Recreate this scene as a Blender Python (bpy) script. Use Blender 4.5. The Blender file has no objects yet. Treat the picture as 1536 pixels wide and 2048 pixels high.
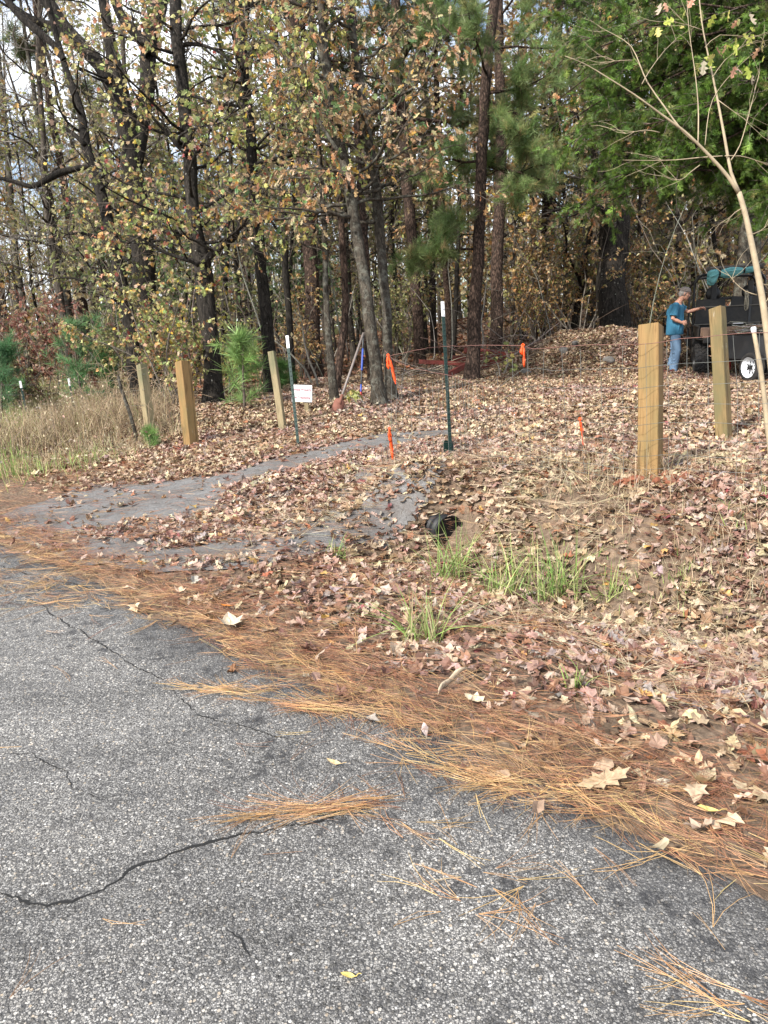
import bpy, math, random
import numpy as np
from math import sin, cos, pi, radians, atan2, sqrt, exp
from mathutils import Vector, Matrix
SC = bpy.context.scene
COL = SC.collection
rng = np.random.default_rng(11)
random.seed(11)

# ------------------------------------------------------------------ camera
FP = 1479.0                       # focal length in pixels of the 1536 x 2048 photograph
PITCH, ROLL, EYE = radians(14.0), radians(3.0), 1.55
cF = np.array([0, cos(PITCH), -sin(PITCH)])
_R0 = np.array([1.0, 0, 0]); _U0 = np.array([0, sin(PITCH), cos(PITCH)])
cU = _U0 * cos(ROLL) + _R0 * sin(ROLL)
cR = _R0 * cos(ROLL) - _U0 * sin(ROLL)
cC = np.array([0, 0, EYE])
cam_d = bpy.data.cameras.new('camera'); cam = bpy.data.objects.new('camera', cam_d); COL.objects.link(cam)
cam_d.sensor_fit = 'VERTICAL'; cam_d.sensor_height = 36.0; cam_d.sensor_width = 27.0
cam_d.lens = 36.0 * FP / 2048.0
cam_d.clip_start = 0.05; cam_d.clip_end = 600
cam.matrix_world = Matrix(((cR[0], cU[0], -cF[0], cC[0]), (cR[1], cU[1], -cF[1], cC[1]), (cR[2], cU[2], -cF[2], cC[2]), (0, 0, 0, 1)))
SC.camera = cam

# ------------------------------------------------------------------ world, sun, exposure
SUN_EL, SUN_AZ = radians(42), radians(-133)        # azimuth from +Y towards +X
SUN_POWER, SUN_ANGLE = 4.3, 2.0
SKY_STRENGTH, EXPOSURE = 0.12, 0.88
w = bpy.data.worlds.new('World'); SC.world = w; w.use_nodes = True
nt = w.node_tree; nt.nodes.clear()
def WN(t): return nt.nodes.new(t)
out = WN('ShaderNodeOutputWorld'); bg = WN('ShaderNodeBackground'); sky = WN('ShaderNodeTexSky')
sky.sky_type = 'NISHITA'; sky.sun_disc = False; sky.sun_elevation = SUN_EL; sky.sun_rotation = SUN_AZ % (2 * pi)
sky.air_density = 1.0; sky.dust_density = 1.5; sky.ozone_density = 1.5
tc = WN('ShaderNodeTexCoord'); mp = WN('ShaderNodeMapping'); mp.inputs['Scale'].default_value = (1, 1, 2.2)
ns = WN('ShaderNodeTexNoise'); ns.inputs['Scale'].default_value = 3.4; ns.inputs['Detail'].default_value = 7; ns.inputs['Roughness'].default_value = .58
cr = WN('ShaderNodeValToRGB'); cr.color_ramp.elements[0].position = .43; cr.color_ramp.elements[1].position = .58
mx = WN('ShaderNodeMix'); mx.data_type = 'RGBA'; mx.inputs[7].default_value = (10, 10.3, 10.9, 1)
nt.links.new(tc.outputs['Generated'], mp.inputs[0]); nt.links.new(mp.outputs[0], ns.inputs[0]); nt.links.new(ns.outputs[0], cr.inputs[0])
nt.links.new(cr.outputs[0], mx.inputs[0]); nt.links.new(sky.outputs[0], mx.inputs[6])
nt.links.new(mx.outputs[2], bg.inputs[0]); bg.inputs[1].default_value = SKY_STRENGTH; nt.links.new(bg.outputs[0], out.inputs[0])
sd = bpy.data.lights.new('sun', 'SUN'); sd.energy = SUN_POWER; sd.angle = radians(SUN_ANGLE); sd.color = (1, .95, .87)
so = bpy.data.objects.new('sun', sd); COL.objects.link(so)
_s = Vector((sin(SUN_AZ) * cos(SUN_EL), cos(SUN_AZ) * cos(SUN_EL), sin(SUN_EL)))
so.rotation_euler = _s.to_track_quat('Z', 'Y').to_euler(); so.location = (0, 0, 30)
SC.view_settings.view_transform = 'Standard'; SC.view_settings.look = 'None'
SC.view_settings.exposure = EXPOSURE; SC.view_settings.gamma = 1
SC.render.engine = 'CYCLES'
cy = SC.cycles
cy.max_bounces = 5; cy.diffuse_bounces = 3; cy.glossy_bounces = 2; cy.transmission_bounces = 3; cy.transparent_max_bounces = 4
cy.volume_bounces = 0; cy.caustics_reflective = False; cy.caustics_refractive = False
cy.use_denoising = True
try: cy.denoiser = 'OPENIMAGEDENOISE'; cy.denoising_input_passes = 'RGB_ALBEDO_NORMAL'
except Exception: pass

# ------------------------------------------------------------------ projection and terrain
def P(u, v, d): return cC + d * (cF + cR * (u - 768) / FP + cU * (1024 - v) / FP)
def proj(p):
    q = np.asarray(p) - cC; d = q @ cF
    dd = np.where(np.abs(d) < 1e-6, 1e-6, d)
    return 768 + FP * (q @ cR) / dd, 1024 - FP * (q @ cU) / dd, d

def hsh(ix, iy, k):
    n = (ix * 374761393 + iy * 668265263 + k * 982451653) & 0x7fffffff
    n = ((n ^ (n >> 13)) * 1274126177) & 0x7fffffff
    return ((n ^ (n >> 16)) & 0xffff) / 65535.0
def vnoise(x, y, k=0):
    x = np.asarray(x, float); y = np.asarray(y, float)
    ix = np.floor(x).astype(np.int64); iy = np.floor(y).astype(np.int64)
    fx = x - ix; fy = y - iy; fx = fx * fx * (3 - 2 * fx); fy = fy * fy * (3 - 2 * fy)
    a = hsh(ix, iy, k); b = hsh(ix + 1, iy, k); c = hsh(ix, iy + 1, k); d = hsh(ix + 1, iy + 1, k)
    return (a * (1 - fx) + b * fx) * (1 - fy) + (c * (1 - fx) + d * fx) * fy
def fbm(x, y, k=0, o=4):
    s = 0; a = .5; t = 0
    for i in range(o):
        s = s + a * vnoise(x * 2 ** i, y * 2 ** i, k + i); t += a; a *= .5
    return s / t
def sstep(a, b, x):
    t = np.clip((np.asarray(x, float) - a) / (b - a), 0, 1); return t * t * (3 - 2 * t)
CTRL = np.array([(1.88, 5.08, .43), (3.24, 6.92, .36), (.58, 6.12, .46), (-.93, 8.34, .30), (-2.35, 9.15, .22), (-3.24, 10.5, .2), (-1.38, 10.5, .24),
    (6.5, 15.2, .32), (7.0, 14.2, .24), (8.5, 16.5, .3), (-2.9, 13.2, .40), (0, 12, .38), (1.93, 15.2, .40), (-.8, 13.1, .45), (-6.5, 16, .2), (-4, 41, 1.0), (12, 41, 2.2),
    (-25, 40, .8), (30, 40, 4.5), (22, 28, 2.6), (-4.5, 8, .12), (-8, 9, .05), (0, 9, .33), (-5, 6.5, .03), (5, 4, .42), (8, 3, .4), (-30, 10, 0), (-20, 20, .2), (30, 5, .6), (0, 80, 1.5), (40, 80, 6), (-50, 80, 1), (4, 11, .38), (6, 20, .7), (4.5, 9, .38)])
def mound(x, y):
    m = P(1215, 690, 16.8)
    dx = (x - m[0]) / 2.0; dx = dx + .25 * (fbm(x * .9, y * .9, 57) - .5); dy = (y - m[1]) / 1.5
    r2 = dx * dx + dy * dy
    return .84 * np.exp(-r2 ** 1.5) * (1 + .45 * (fbm(x * 1.4, y * 1.4, 50) - .5))
def SS(x, y): return (x + y - 2.68) / 1.41421
def TT(x, y): return (x - y) / 1.41421
def Z0(x, y):
    x = np.asarray(x, float); y = np.asarray(y, float)
    num = 0; den = 0
    for cx, cy_, cz in CTRL:
        wgt = ((x - cx) ** 2 + (y - cy_) ** 2 + 1.5) ** -1.8
        num = num + wgt * cz; den = den + wgt
    pl = num / den
    s = SS(x, y); t = TT(x, y)
    drive = 1 - sstep(-4.3, -3.6, t)
    up = sstep(.9, 3.1, s) * (1 - drive) + sstep(.3, 5.0, s) * drive
    z = pl * up
    dm = (1 - drive) * (1 - .45 * sstep(-2.2, 1.0, t))
    z = z - dm * .36 * np.exp(-((s - 1.95) / .55) ** 2)
    rough = sstep(.05, .8, s)
    z = z + .20 * np.exp(-(((x - .24) / .34) ** 2 + ((y - 6.08) / .36) ** 2) ** 1.5) - .25 * np.exp(-(((x - .57) / .30) ** 2 + ((y - 5.44) / .28) ** 2) ** 1.5)
    z = z + rough * (.05 * (fbm(x * 1.3, y * 1.3, 3) - .5) + .035 * (fbm(x * 5, y * 5, 9, 3) - .5)) * (1 - .7 * drive * (1 - sstep(4, 6, s)))
    return z
def Z(x, y): return Z0(x, y) + mound(np.asarray(x, float), np.asarray(y, float))
def GT(u, v, zf=None):
    """first point where the ray of photo pixel (u, v) meets the ground; returns point, depth"""
    zf = zf or Z0
    ds = np.geomspace(1.2, 90, 500)
    pts = cC[None] + ds[:, None] * (cF + cR * (u - 768) / FP + cU * (1024 - v) / FP)[None]
    h = pts[:, 2] - zf(pts[:, 0], pts[:, 1])
    i = int(np.argmax(h < 0))
    if h[i] >= 0: return pts[-1], ds[-1]
    a, b = ds[i - 1], ds[i]
    for _ in range(18):
        m = .5 * (a + b); q = P(u, v, m)
        if q[2] - zf(q[0], q[1]) < 0: b = m
        else: a = m
    return P(u, v, b), b
def inpoly(x, y, poly):
    x = np.asarray(x); y = np.asarray(y); c = np.zeros(x.shape, bool); n = len(poly)
    for i in range(n):
        x1, y1 = poly[i]; x2, y2 = poly[i - 1]
        cond = ((y1 > y) != (y2 > y)) & (x < (x2 - x1) * (y - y1) / (y2 - y1 + 1e-12) + x1)
        c ^= cond
    return c
def pxpoly(pts): return [tuple(GT(u, v)[0][:2]) for u, v in pts]

# ------------------------------------------------------------------ mesh building
class MB:
    def __init__(s): s.V = []; s.F = []; s.C = []; s.n = 0
    def add(s, V, F, col=(.5, .5, .5), mat=0, smooth=False):
        V = np.asarray(V, float).reshape(-1, 3)
        if not isinstance(F, list) or (len(F) and not isinstance(F[0], np.ndarray)):
            g = {}
            for f in F: g.setdefault(len(f), []).append(f)
            F = [np.array(x) for x in g.values()]
        for f in F: s.F.append((np.asarray(f) + s.n, mat, smooth))
        c = np.asarray(col, float)
        if c.ndim == 1: c = np.tile(c[:3], (len(V), 1))
        s.V.append(V); s.C.append(c[:, :3]); s.n += len(V); return s
    def mesh(s, name, mats, origin=None):
        V = np.concatenate(s.V) if s.V else np.zeros((0, 3)); C_ = np.concatenate(s.C) if s.C else np.zeros((0, 3))
        if origin is not None: V = V - np.asarray(origin)
        me = bpy.data.meshes.new(name)
        me.vertices.add(len(V)); me.vertices.foreach_set('co', V.astype(np.float32).ravel())
        li = []; st = []; mi = []; sm = []; off = 0
        for f, m, smo in s.F:
            k = f.shape[1]; li.append(f.ravel()); st.append(off + np.arange(len(f)) * k); off += f.size
            mi.append(np.full(len(f), m)); sm.append(np.full(len(f), smo))
        if li:
            li = np.concatenate(li); st = np.concatenate(st)
            me.loops.add(len(li)); me.loops.foreach_set('vertex_index', li.astype(np.int32))
            me.polygons.add(len(st)); me.polygons.foreach_set('loop_start', st.astype(np.int32))
            me.polygons.foreach_set('material_index', np.concatenate(mi).astype(np.int32))
            me.polygons.foreach_set('use_smooth', np.concatenate(sm).astype(bool))
        ca = me.color_attributes.new('Col', 'FLOAT_COLOR', 'POINT')
        ca.data.foreach_set('color', np.concatenate([C_, np.ones((len(C_), 1))], 1).astype(np.float32).ravel())
        for m in (mats if isinstance(mats, (list, tuple)) else [mats]): me.materials.append(m)
        me.update(calc_edges=True); return me
    def build(s, name, mats, parent=None, origin=None):
        o = bpy.data.objects.new(name, s.mesh(name, mats, origin)); COL.objects.link(o)
        if parent is not None: o.parent = parent
        elif origin is not None: o.location = Vector(origin)
        return o
    # shapes
    def box(s, c, size, R=None, col=(.5, .5, .5), mat=0, bev=0.0):
        hx, hy, hz = np.asarray(size) / 2.0
        b = min(bev, .45 * min(size))
        if b <= 0:
            V = np.array([(x, y, z) for z in (-hz, hz) for y in (-hy, hy) for x in (-hx, hx)])
            F = [(0, 2, 3, 1), (4, 5, 7, 6), (0, 1, 5, 4), (2, 6, 7, 3), (0, 4, 6, 2), (1, 3, 7, 5)]
        else:
            V = []; idx = {}
            for sx in (-1, 1):
                for sy in (-1, 1):
                    for sz in (-1, 1):
                        for ax in range(3):
                            p = [sx * (hx - b), sy * (hy - b), sz * (hz - b)]
                            p[ax] = (sx * hx, sy * hy, sz * hz)[ax]
                            idx[(sx, sy, sz, ax)] = len(V); V.append(p)
            V = np.array(V); F = []
            def order(ids):
                pts = V[ids]; c0 = pts.mean(0); n = c0 / (np.linalg.norm(c0) + 1e-9)
                a = pts[0] - c0; a -= n * (a @ n); a /= np.linalg.norm(a) + 1e-9; bb = np.cross(n, a)
                ang = np.arctan2((pts - c0) @ bb, (pts - c0) @ a); return [ids[i] for i in np.argsort(ang)]
            S = (-1, 1)
            for ax in range(3):
                for sg in S:
                    F.append(order([idx[k] for k in idx if k[3] == ax and k[ax] == sg]))
            for a1 in range(3):
                for a2 in range(a1 + 1, 3):
                    for s1 in S:
                        for s2 in S:
                            F.append(order([idx[k] for k in idx if k[3] in (a1, a2) and k[a1] == s1 and k[a2] == s2]))
            for sx in S:
                for sy in S:
                    for sz in S: F.append(order([idx[(sx, sy, sz, a)] for a in range(3)]))
        if R is not None: V = V @ np.asarray(R).T
        return s.add(V + np.asarray(c), [tuple(f) for f in F], col, mat)
    def tube(s, pts, rad, sides=8, col=(.5, .5, .5), mat=0, cap=True, smooth=True, closed=False, squash=None):
        pts = np.asarray(pts, float); n = len(pts); rad = np.broadcast_to(np.asarray(rad, float), (n,))
        T = np.gradient(pts, axis=0) if n > 2 else np.tile(pts[-1] - pts[0], (n, 1))
        T = T / (np.linalg.norm(T, axis=1)[:, None] + 1e-9)
        a = np.array([0, 0, 1.0]) if abs(T[0][2]) < .9 else np.array([1.0, 0, 0])
        N = a - T[0] * (a @ T[0]); N /= np.linalg.norm(N); an = np.arange(sides) * 2 * pi / sides; V = []
        for i in range(n):
            N = N - T[i] * (N @ T[i]); N /= np.linalg.norm(N) + 1e-9; B = np.cross(T[i], N)
            ca, sa = np.cos(an), np.sin(an)
            if squash is not None: sa = sa * squash
            V.append(pts[i] + rad[i] * (ca[:, None] * N + sa[:, None] * B))
        V = np.concatenate(V); j = np.arange(sides); F = []
        for i in range(n - 1):
            F.append(np.stack([i * sides + j, i * sides + (j + 1) % sides, (i + 1) * sides + (j + 1) % sides, (i + 1) * sides + j], 1))
        F = [np.concatenate(F)]
        if cap: F.append(np.stack([np.arange(sides)[::-1], (n - 1) * sides + np.arange(sides)]))
        return s.add(V, F, col, mat, smooth)
    def segs(s, A, B, ra, rb, sides=4, col=(.5, .5, .5), mat=0):
        A = np.asarray(A, float); B = np.asarray(B, float); n = len(A)
        if n == 0: return s
        ra = np.broadcast_to(ra, (n,)); rb = np.broadcast_to(rb, (n,))
        T = B - A; T /= np.linalg.norm(T, axis=1)[:, None] + 1e-9
        h = np.where(np.abs(T[:, 2:3]) < .9, np.array([[0, 0, 1.0]]), np.array([[1.0, 0, 0]]))
        N = np.cross(T, h); N /= np.linalg.norm(N, axis=1)[:, None] + 1e-9; W = np.cross(T, N)
        an = np.arange(sides) * 2 * pi / sides
        D = np.cos(an)[None, :, None] * N[:, None] + np.sin(an)[None, :, None] * W[:, None]
        V = np.concatenate([A[:, None] + D * ra[:, None, None], B[:, None] + D * rb[:, None, None]], 1)
        j = np.arange(sides); f = np.stack([j, (j + 1) % sides, sides + (j + 1) % sides, sides + j], 1)
        F = (f[None] + (np.arange(n) * 2 * sides)[:, None, None]).reshape(-1, 4)
        return s.add(V.reshape(-1, 3), [F], col, mat, True)
    def lathe(s, prof, sides=24, axis='z', c=(0, 0, 0), R=None, col=(.5, .5, .5), mat=0, smooth=True):
        prof = np.asarray(prof, float); an = np.arange(sides) * 2 * pi / sides; n = len(prof)
        V = np.stack([prof[:, 0][:, None] * np.cos(an), prof[:, 0][:, None] * np.sin(an), np.repeat(prof[:, 1][:, None], sides, 1)], 2).reshape(-1, 3)
        if axis == 'x': V = V[:, [2, 0, 1]]
        if R is not None: V = V @ np.asarray(R).T
        j = np.arange(sides)
        F = np.concatenate([np.stack([i * sides + j, i * sides + (j + 1) % sides, (i + 1) * sides + (j + 1) % sides, (i + 1) * sides + j], 1) for i in range(n - 1)])
        return s.add(V + np.asarray(c), [F], col, mat, smooth)
    def inst(s, tv, tf, pos, R, scale, col, mat=0, smooth=False, colvar=None):
        n = len(pos)
        if n == 0: return s
        tv = np.asarray(tv, float); k = len(tv)
        sc_ = np.asarray(scale, float)
        sc_ = sc_[:, None, None] if sc_.ndim == 1 else sc_[:, None, :]
        V = np.einsum('nij,nkj->nki', R, tv[None] * sc_) + np.asarray(pos)[:, None]
        F = [(f[None] + (np.arange(n) * k)[:, None, None]).reshape(-1, f.shape[1]) for f in tf]
        C_ = np.repeat(np.asarray(col)[:, None], k, 1)
        if colvar is not None: C_ = C_ * np.asarray(colvar)[None, :, None]
        return s.add(V.reshape(-1, 3), F, C_.reshape(-1, 3), mat, smooth)

def rot_euler(yaw, pitch, roll):
    """arrays -> (n,3,3): Rz(yaw) Rx(pitch) Ry(roll)"""
    cy_, sy = np.cos(yaw), np.sin(yaw); cp, sp = np.cos(pitch), np.sin(pitch); cr_, sr = np.cos(roll), np.sin(roll)
    n = len(yaw); z = np.zeros(n); o = np.ones(n)
    Rz = np.stack([cy_, -sy, z, sy, cy_, z, z, z, o], 1).reshape(n, 3, 3)
    Rx = np.stack([o, z, z, z, cp, -sp, z, sp, cp], 1).reshape(n, 3, 3)
    Ry = np.stack([cr_, z, sr, z, o, z, -sr, z, cr_], 1).reshape(n, 3, 3)
    return Rz @ Rx @ Ry
def align(dirs, spin):
    """(n,3,3) whose local Y points along dirs"""
    d = dirs / (np.linalg.norm(dirs, axis=1)[:, None] + 1e-9)
    h = np.where(np.abs(d[:, 2:3]) < .95, np.array([[0, 0, 1.0]]), np.array([[1.0, 0, 0]]))
    X = np.cross(d, h); X /= np.linalg.norm(X, axis=1)[:, None] + 1e-9; Zc = np.cross(X, d)
    c, s_ = np.cos(spin)[:, None], np.sin(spin)[:, None]
    X2 = X * c + Zc * s_; Z2 = -X * s_ + Zc * c
    return np.stack([X2, d, Z2], 2)
def tag(o, label=None, cat=None, group=None, kind=None):
    if label: o['label'] = label
    if cat: o['category'] = cat
    if group: o['group'] = group
    if kind: o['kind'] = kind
    return o
def empty(name, loc, label=None, cat=None, group=None, rot=None):
    o = bpy.data.objects.new(name, None); o.empty_display_size = .1; COL.objects.link(o); o.location = Vector(loc)
    if rot is not None: o.rotation_euler = rot
    return tag(o, label, cat, group)
def copy_thing(root, loc, rz=0, sc=1, label=None, group=None):
    r = root.copy(); COL.objects.link(r); r.location = Vector(loc); r.rotation_euler = (0, 0, rz); r.scale = (sc, sc, sc)
    if label: r['label'] = label
    if group: r['group'] = group
    for ch in list(root.children):
        c = ch.copy(); COL.objects.link(c); c.parent = r
    return r
def pick(pal, n, var=.18):
    cols = np.array([p[:3] for p in pal]); wts = np.array([p[3] if len(p) > 3 else 1 for p in pal], float); wts /= wts.sum()
    c = cols[rng.choice(len(cols), n, p=wts)]
    return np.clip(c * (1 + rng.normal(0, var, (n, 1))) * (1 + rng.normal(0, .05, (n, 3))), .004, .95)

# ------------------------------------------------------------------ materials
def newmat(name):
    m = bpy.data.materials.new(name); m.use_nodes = True; t = m.node_tree; t.nodes.clear()
    o = t.nodes.new('ShaderNodeOutputMaterial'); b = t.nodes.new('ShaderNodeBsdfPrincipled')
    t.links.new(b.outputs[0], o.inputs[0]); return m, t, b, o
def nd(t, typ, ins=None, **kw):
    n = t.nodes.new(typ)
    for k, v in kw.items(): setattr(n, k, v)
    for k, v in (ins or {}).items():
        if isinstance(v, bpy.types.NodeSocket): t.links.new(v, n.inputs[k])
        else: n.inputs[k].default_value = v
    return n
def mapped(t, scale, coord='Object'):
    tc_ = nd(t, 'ShaderNodeTexCoord'); return nd(t, 'ShaderNodeMapping', {0: tc_.outputs[coord], 'Scale': scale}).outputs[0]
def ramp(t, fac, stops):
    r = nd(t, 'ShaderNodeValToRGB', {0: fac}); e = r.color_ramp.elements
    while len(e) < len(stops): e.new(.5)
    for i, (p, c) in enumerate(stops): e[i].position = p; e[i].color = (*c, 1) if len(c) == 3 else c
    return r.outputs[0]
def mix(t, fac, a, b, mode='MIX'):
    m = nd(t, 'ShaderNodeMix', data_type='RGBA', blend_type=mode)
    for i, v in ((0, fac), (6, a), (7, b)):
        if isinstance(v, bpy.types.NodeSocket): t.links.new(v, m.inputs[i])
        else: m.inputs[i].default_value = (*v, 1) if isinstance(v, tuple) and len(v) == 3 else v
    return m.outputs[2]
def mth(t, op, a, b=None, c=None):
    m = nd(t, 'ShaderNodeMath', operation=op)
    for i, v in enumerate((a, b, c)):
        if v is None: continue
        if isinstance(v, bpy.types.NodeSocket): t.links.new(v, m.inputs[i])
        else: m.inputs[i].default_value = v
    return m.outputs[0]
def plain(name, col, rough=.6, metal=0, var=.25, scale=14, bump=.15, spec=.4, dirt=None, dirt_amt=.5):
    m, t, b, o = newmat(name); co = mapped(t, (1, 1, 1))
    n = nd(t, 'ShaderNodeTexNoise', {0: co, 'Scale': scale, 'Detail': 6, 'Roughness': .65}).outputs[0]
    c = mix(t, n, tuple(x * (1 - var) for x in col), tuple(min(1, x * (1 + var)) for x in col))
    if dirt:
        n2 = nd(t, 'ShaderNodeTexNoise', {0: co, 'Scale': scale * .35, 'Detail': 8, 'Roughness': .7}).outputs[0]
        c = mix(t, mth(t, 'MULTIPLY', ramp(t, n2, [(.42, (0, 0, 0)), (.68, (1, 1, 1))]), dirt_amt), c, dirt)
    t.links.new(c, b.inputs['Base Color']); b.inputs['Roughness'].default_value = rough; b.inputs['Metallic'].default_value = metal
    b.inputs['Specular IOR Level'].default_value = spec
    if bump: t.links.new(nd(t, 'ShaderNodeBump', {'Height': n, 'Strength': bump, 'Distance': .01}).outputs[0], b.inputs['Normal'])
    return m
def attrmat(name, rough=.65, trans=0., spec=.3, nscale=40, nvar=.35):
    m, t, b, o = newmat(name)
    a = nd(t, 'ShaderNodeAttribute', attribute_name='Col').outputs[0]
    n = nd(t, 'ShaderNodeTexNoise', {0: mapped(t, (1, 1, 1)), 'Scale': nscale, 'Detail': 3}).outputs[0]
    c = mix(t, 1.0, a, ramp(t, n, [(.3, (1 - nvar,) * 3), (.7, (1 + nvar * .6,) * 3)]), 'MULTIPLY')
    t.links.new(c, b.inputs['Base Color']); b.inputs['Roughness'].default_value = rough; b.inputs['Specular IOR Level'].default_value = spec
    if trans:
        tr = nd(t, 'ShaderNodeBsdfTranslucent'); t.links.new(c, tr.inputs[0])
        ms = nd(t, 'ShaderNodeMixShader', {0: trans}); t.links.new(b.outputs[0], ms.inputs[1]); t.links.new(tr.outputs[0], ms.inputs[2]); t.links.new(ms.outputs[0], o.inputs[0])
    return m
def bark(name, dark, light, scale=9, stretch=.16, spots=None, bump=.9, lich=None, plates=.25):
    m, t, b, o = newmat(name)
    c0 = mapped(t, (1, 1, 1)); wn = nd(t, 'ShaderNodeTexNoise', {0: c0, 'Scale': 7, 'Detail': 4}).outputs[1]
    cw = nd(t, 'ShaderNodeVectorMath', {0: c0, 1: nd(t, 'ShaderNodeVectorMath', {0: wn, 'Scale': .12}, operation='SCALE').outputs[0]}, operation='ADD').outputs[0]
    co = nd(t, 'ShaderNodeMapping', {0: cw, 'Scale': (1, 1, stretch)}).outputs[0]
    wv = nd(t, 'ShaderNodeTexNoise', {0: co, 'Scale': scale * 2.6, 'Detail': 8, 'Roughness': .72, 'Distortion': .8}).outputs[0]
    vo = nd(t, 'ShaderNodeTexVoronoi', {0: co, 'Scale': scale * 2.2}, feature='DISTANCE_TO_EDGE').outputs['Distance']
    h = mth(t, 'ADD', mth(t, 'MULTIPLY', ramp(t, vo, [(0, (0, 0, 0)), (.35, (1, 1, 1))]), plates), mth(t, 'MULTIPLY', ramp(t, wv, [(.32, (0, 0, 0)), (.68, (1, 1, 1))]), 1 - plates))
    c = ramp(t, h, [(.20, dark), (.6, tuple((a + b_) / 2 for a, b_ in zip(dark, light))), (.95, light)])
    big = nd(t, 'ShaderNodeTexNoise', {0: mapped(t, (1, 1, .6)), 'Scale': 3, 'Detail': 6, 'Roughness': .65}).outputs[0]
    c = mix(t, 1.0, c, ramp(t, big, [(.3, (.55, .55, .55)), (.7, (1.35, 1.32, 1.28))]), 'MULTIPLY')
    if lich:
        ln = nd(t, 'ShaderNodeTexNoise', {0: c0, 'Scale': 6, 'Detail': 10, 'Roughness': .78}).outputs[0]
        c = mix(t, mth(t, 'MULTIPLY', ramp(t, ln, [(.50, (0, 0, 0)), (.60, (1, 1, 1))]), .6), c, lich)
    if spots:
        vs = nd(t, 'ShaderNodeTexVoronoi', {0: cw, 'Scale': 11, 'Randomness': 1.0}); sr = nd(t, 'ShaderNodeSeparateColor', {0: vs.outputs['Color']}).outputs[0]
        c = mix(t, mth(t, 'MULTIPLY', ramp(t, vs.outputs['Distance'], [(.08, (1, 1, 1)), (.2, (0, 0, 0))]), ramp(t, sr, [(.5, (0, 0, 0)), (.9, (1, 1, 1))])), c, spots)
    t.links.new(c, b.inputs['Base Color']); b.inputs['Roughness'].default_value = .9; b.inputs['Specular IOR Level'].default_value = .15
    t.links.new(nd(t, 'ShaderNodeBump', {'Height': h, 'Strength': bump, 'Distance': .03}).outputs[0], b.inputs['Normal'])
    return m
M = {}
M['leaf_ground'] = attrmat('fallen_leaf', .55, .12, .35, 60, .3)
M['needle_ground'] = attrmat('pine_straw', .55, .0, .35, 30, .25)
M['leaf_tree'] = attrmat('tree_leaf', .5, .38, .35, 25, .25)
M['needle_green'] = attrmat('green_needle', .5, .25, .3, 4, .35)
M['grass'] = attrmat('grass_blade', .6, .25, .3, 5, .3)
M['bark_dark'] = bark('dark_oak_bark', (.008, .007, .006), (.062, .054, .046), 9, .12)
M['bark_oak'] = bark('oak_bark', (.010, .009, .008), (.082, .072, .062), 10, .09, spots=(.32, .31, .27))
M['bark_pine'] = bark('pine_bark', (.014, .010, .008), (.15, .10, .078), 9, .28, bump=.8, plates=.5)
M['bark_grey'] = bark('grey_bark', (.022, .019, .015), (.115, .098, .078), 9, .25, bump=.6, lich=(.17, .17, .14), plates=.15)
M['bark_bg'] = bark('woodland_bark', (.025, .021, .018), (.15, .128, .105), 10, .25, bump=.4)
M['bark_sap'] = plain('sapling_bark', (.36, .29, .19), .75, var=.3, scale=18, bump=.2, dirt=(.16, .12, .08), dirt_amt=.6)
M['twig'] = plain('twig_bark', (.10, .08, .062), .8, bump=0)
M['twig_grey'] = plain('grey_twig', (.21, .185, .155), .8, bump=0)
# ------------------------------------------------------------------ ground, road, driveway
def grid_mesh(name, xs, ys, zf, mat, keep=None, skirt=0):
    X, Y = np.meshgrid(xs, ys); Zz = zf(X, Y); nx, ny = len(xs), len(ys)
    V = np.stack([X, Y, Zz], 2).reshape(-1, 3)
    i, j = np.meshgrid(np.arange(nx - 1), np.arange(ny - 1)); a = (j * nx + i).ravel()
    F = np.stack([a, a + 1, a + nx + 1, a + nx], 1)
    if keep is not None:
        k = keep(X, Y).ravel(); F = F[k[F].all(1)]
        used = np.unique(F); remap = np.full(len(V), -1); remap[used] = np.arange(len(used)); V = V[used]; F = remap[F]
    mb = MB(); mb.add(V, [F], (.4, .35, .3), 0, True)
    o = mb.build(name, mat); o['kind'] = 'structure'; return o
def spaced(a, b, c, d, fine, coarse):
    """fine step between b and c, growing to a and d"""
    mid = list(np.arange(b, c, fine)); lo = []; x = b; st = fine
    while x > a: st = min(st * 1.12, coarse); x -= st; lo.append(x)
    hi = []; x = mid[-1]; st = fine
    while x < d: st = min(st * 1.12, coarse); x += st; hi.append(x)
    return np.array(lo[::-1] + mid + hi)
# soil
m, t, b, o = newmat('leaf_strewn_soil'); co = mapped(t, (1, 1, 1))
n1 = nd(t, 'ShaderNodeTexNoise', {0: co, 'Scale': 1.1, 'Detail': 6, 'Roughness': .6}).outputs[0]
n2 = nd(t, 'ShaderNodeTexNoise', {0: co, 'Scale': 28, 'Detail': 8, 'Roughness': .75}).outputs[0]
vo = nd(t, 'ShaderNodeTexVoronoi', {0: co, 'Scale': 15, 'Randomness': 1}); vo2 = nd(t, 'ShaderNodeTexVoronoi', {0: co, 'Scale': 31, 'Randomness': 1})
c = ramp(t, n2, [(.25, (.045, .032, .024)), (.5, (.135, .098, .07)), (.75, (.29, .22, .16))])
leafc = ramp(t, nd(t, 'ShaderNodeSeparateColor', {0: vo.outputs['Color']}).outputs[0], [(0, (.06, .04, .028)), (.3, (.17, .10, .065)), (.6, (.28, .19, .125)), (1, (.38, .29, .2))])
leafm = ramp(t, vo.outputs['Distance'], [(.3, (1, 1, 1)), (.5, (0, 0, 0))])
c = mix(t, mth(t, 'MULTIPLY', leafm, .45), c, leafc)
c = mix(t, mth(t, 'MULTIPLY', ramp(t, n1, [(.45, (0, 0, 0)), (.62, (1, 1, 1))]), .5), c, (.16, .115, .082))
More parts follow.
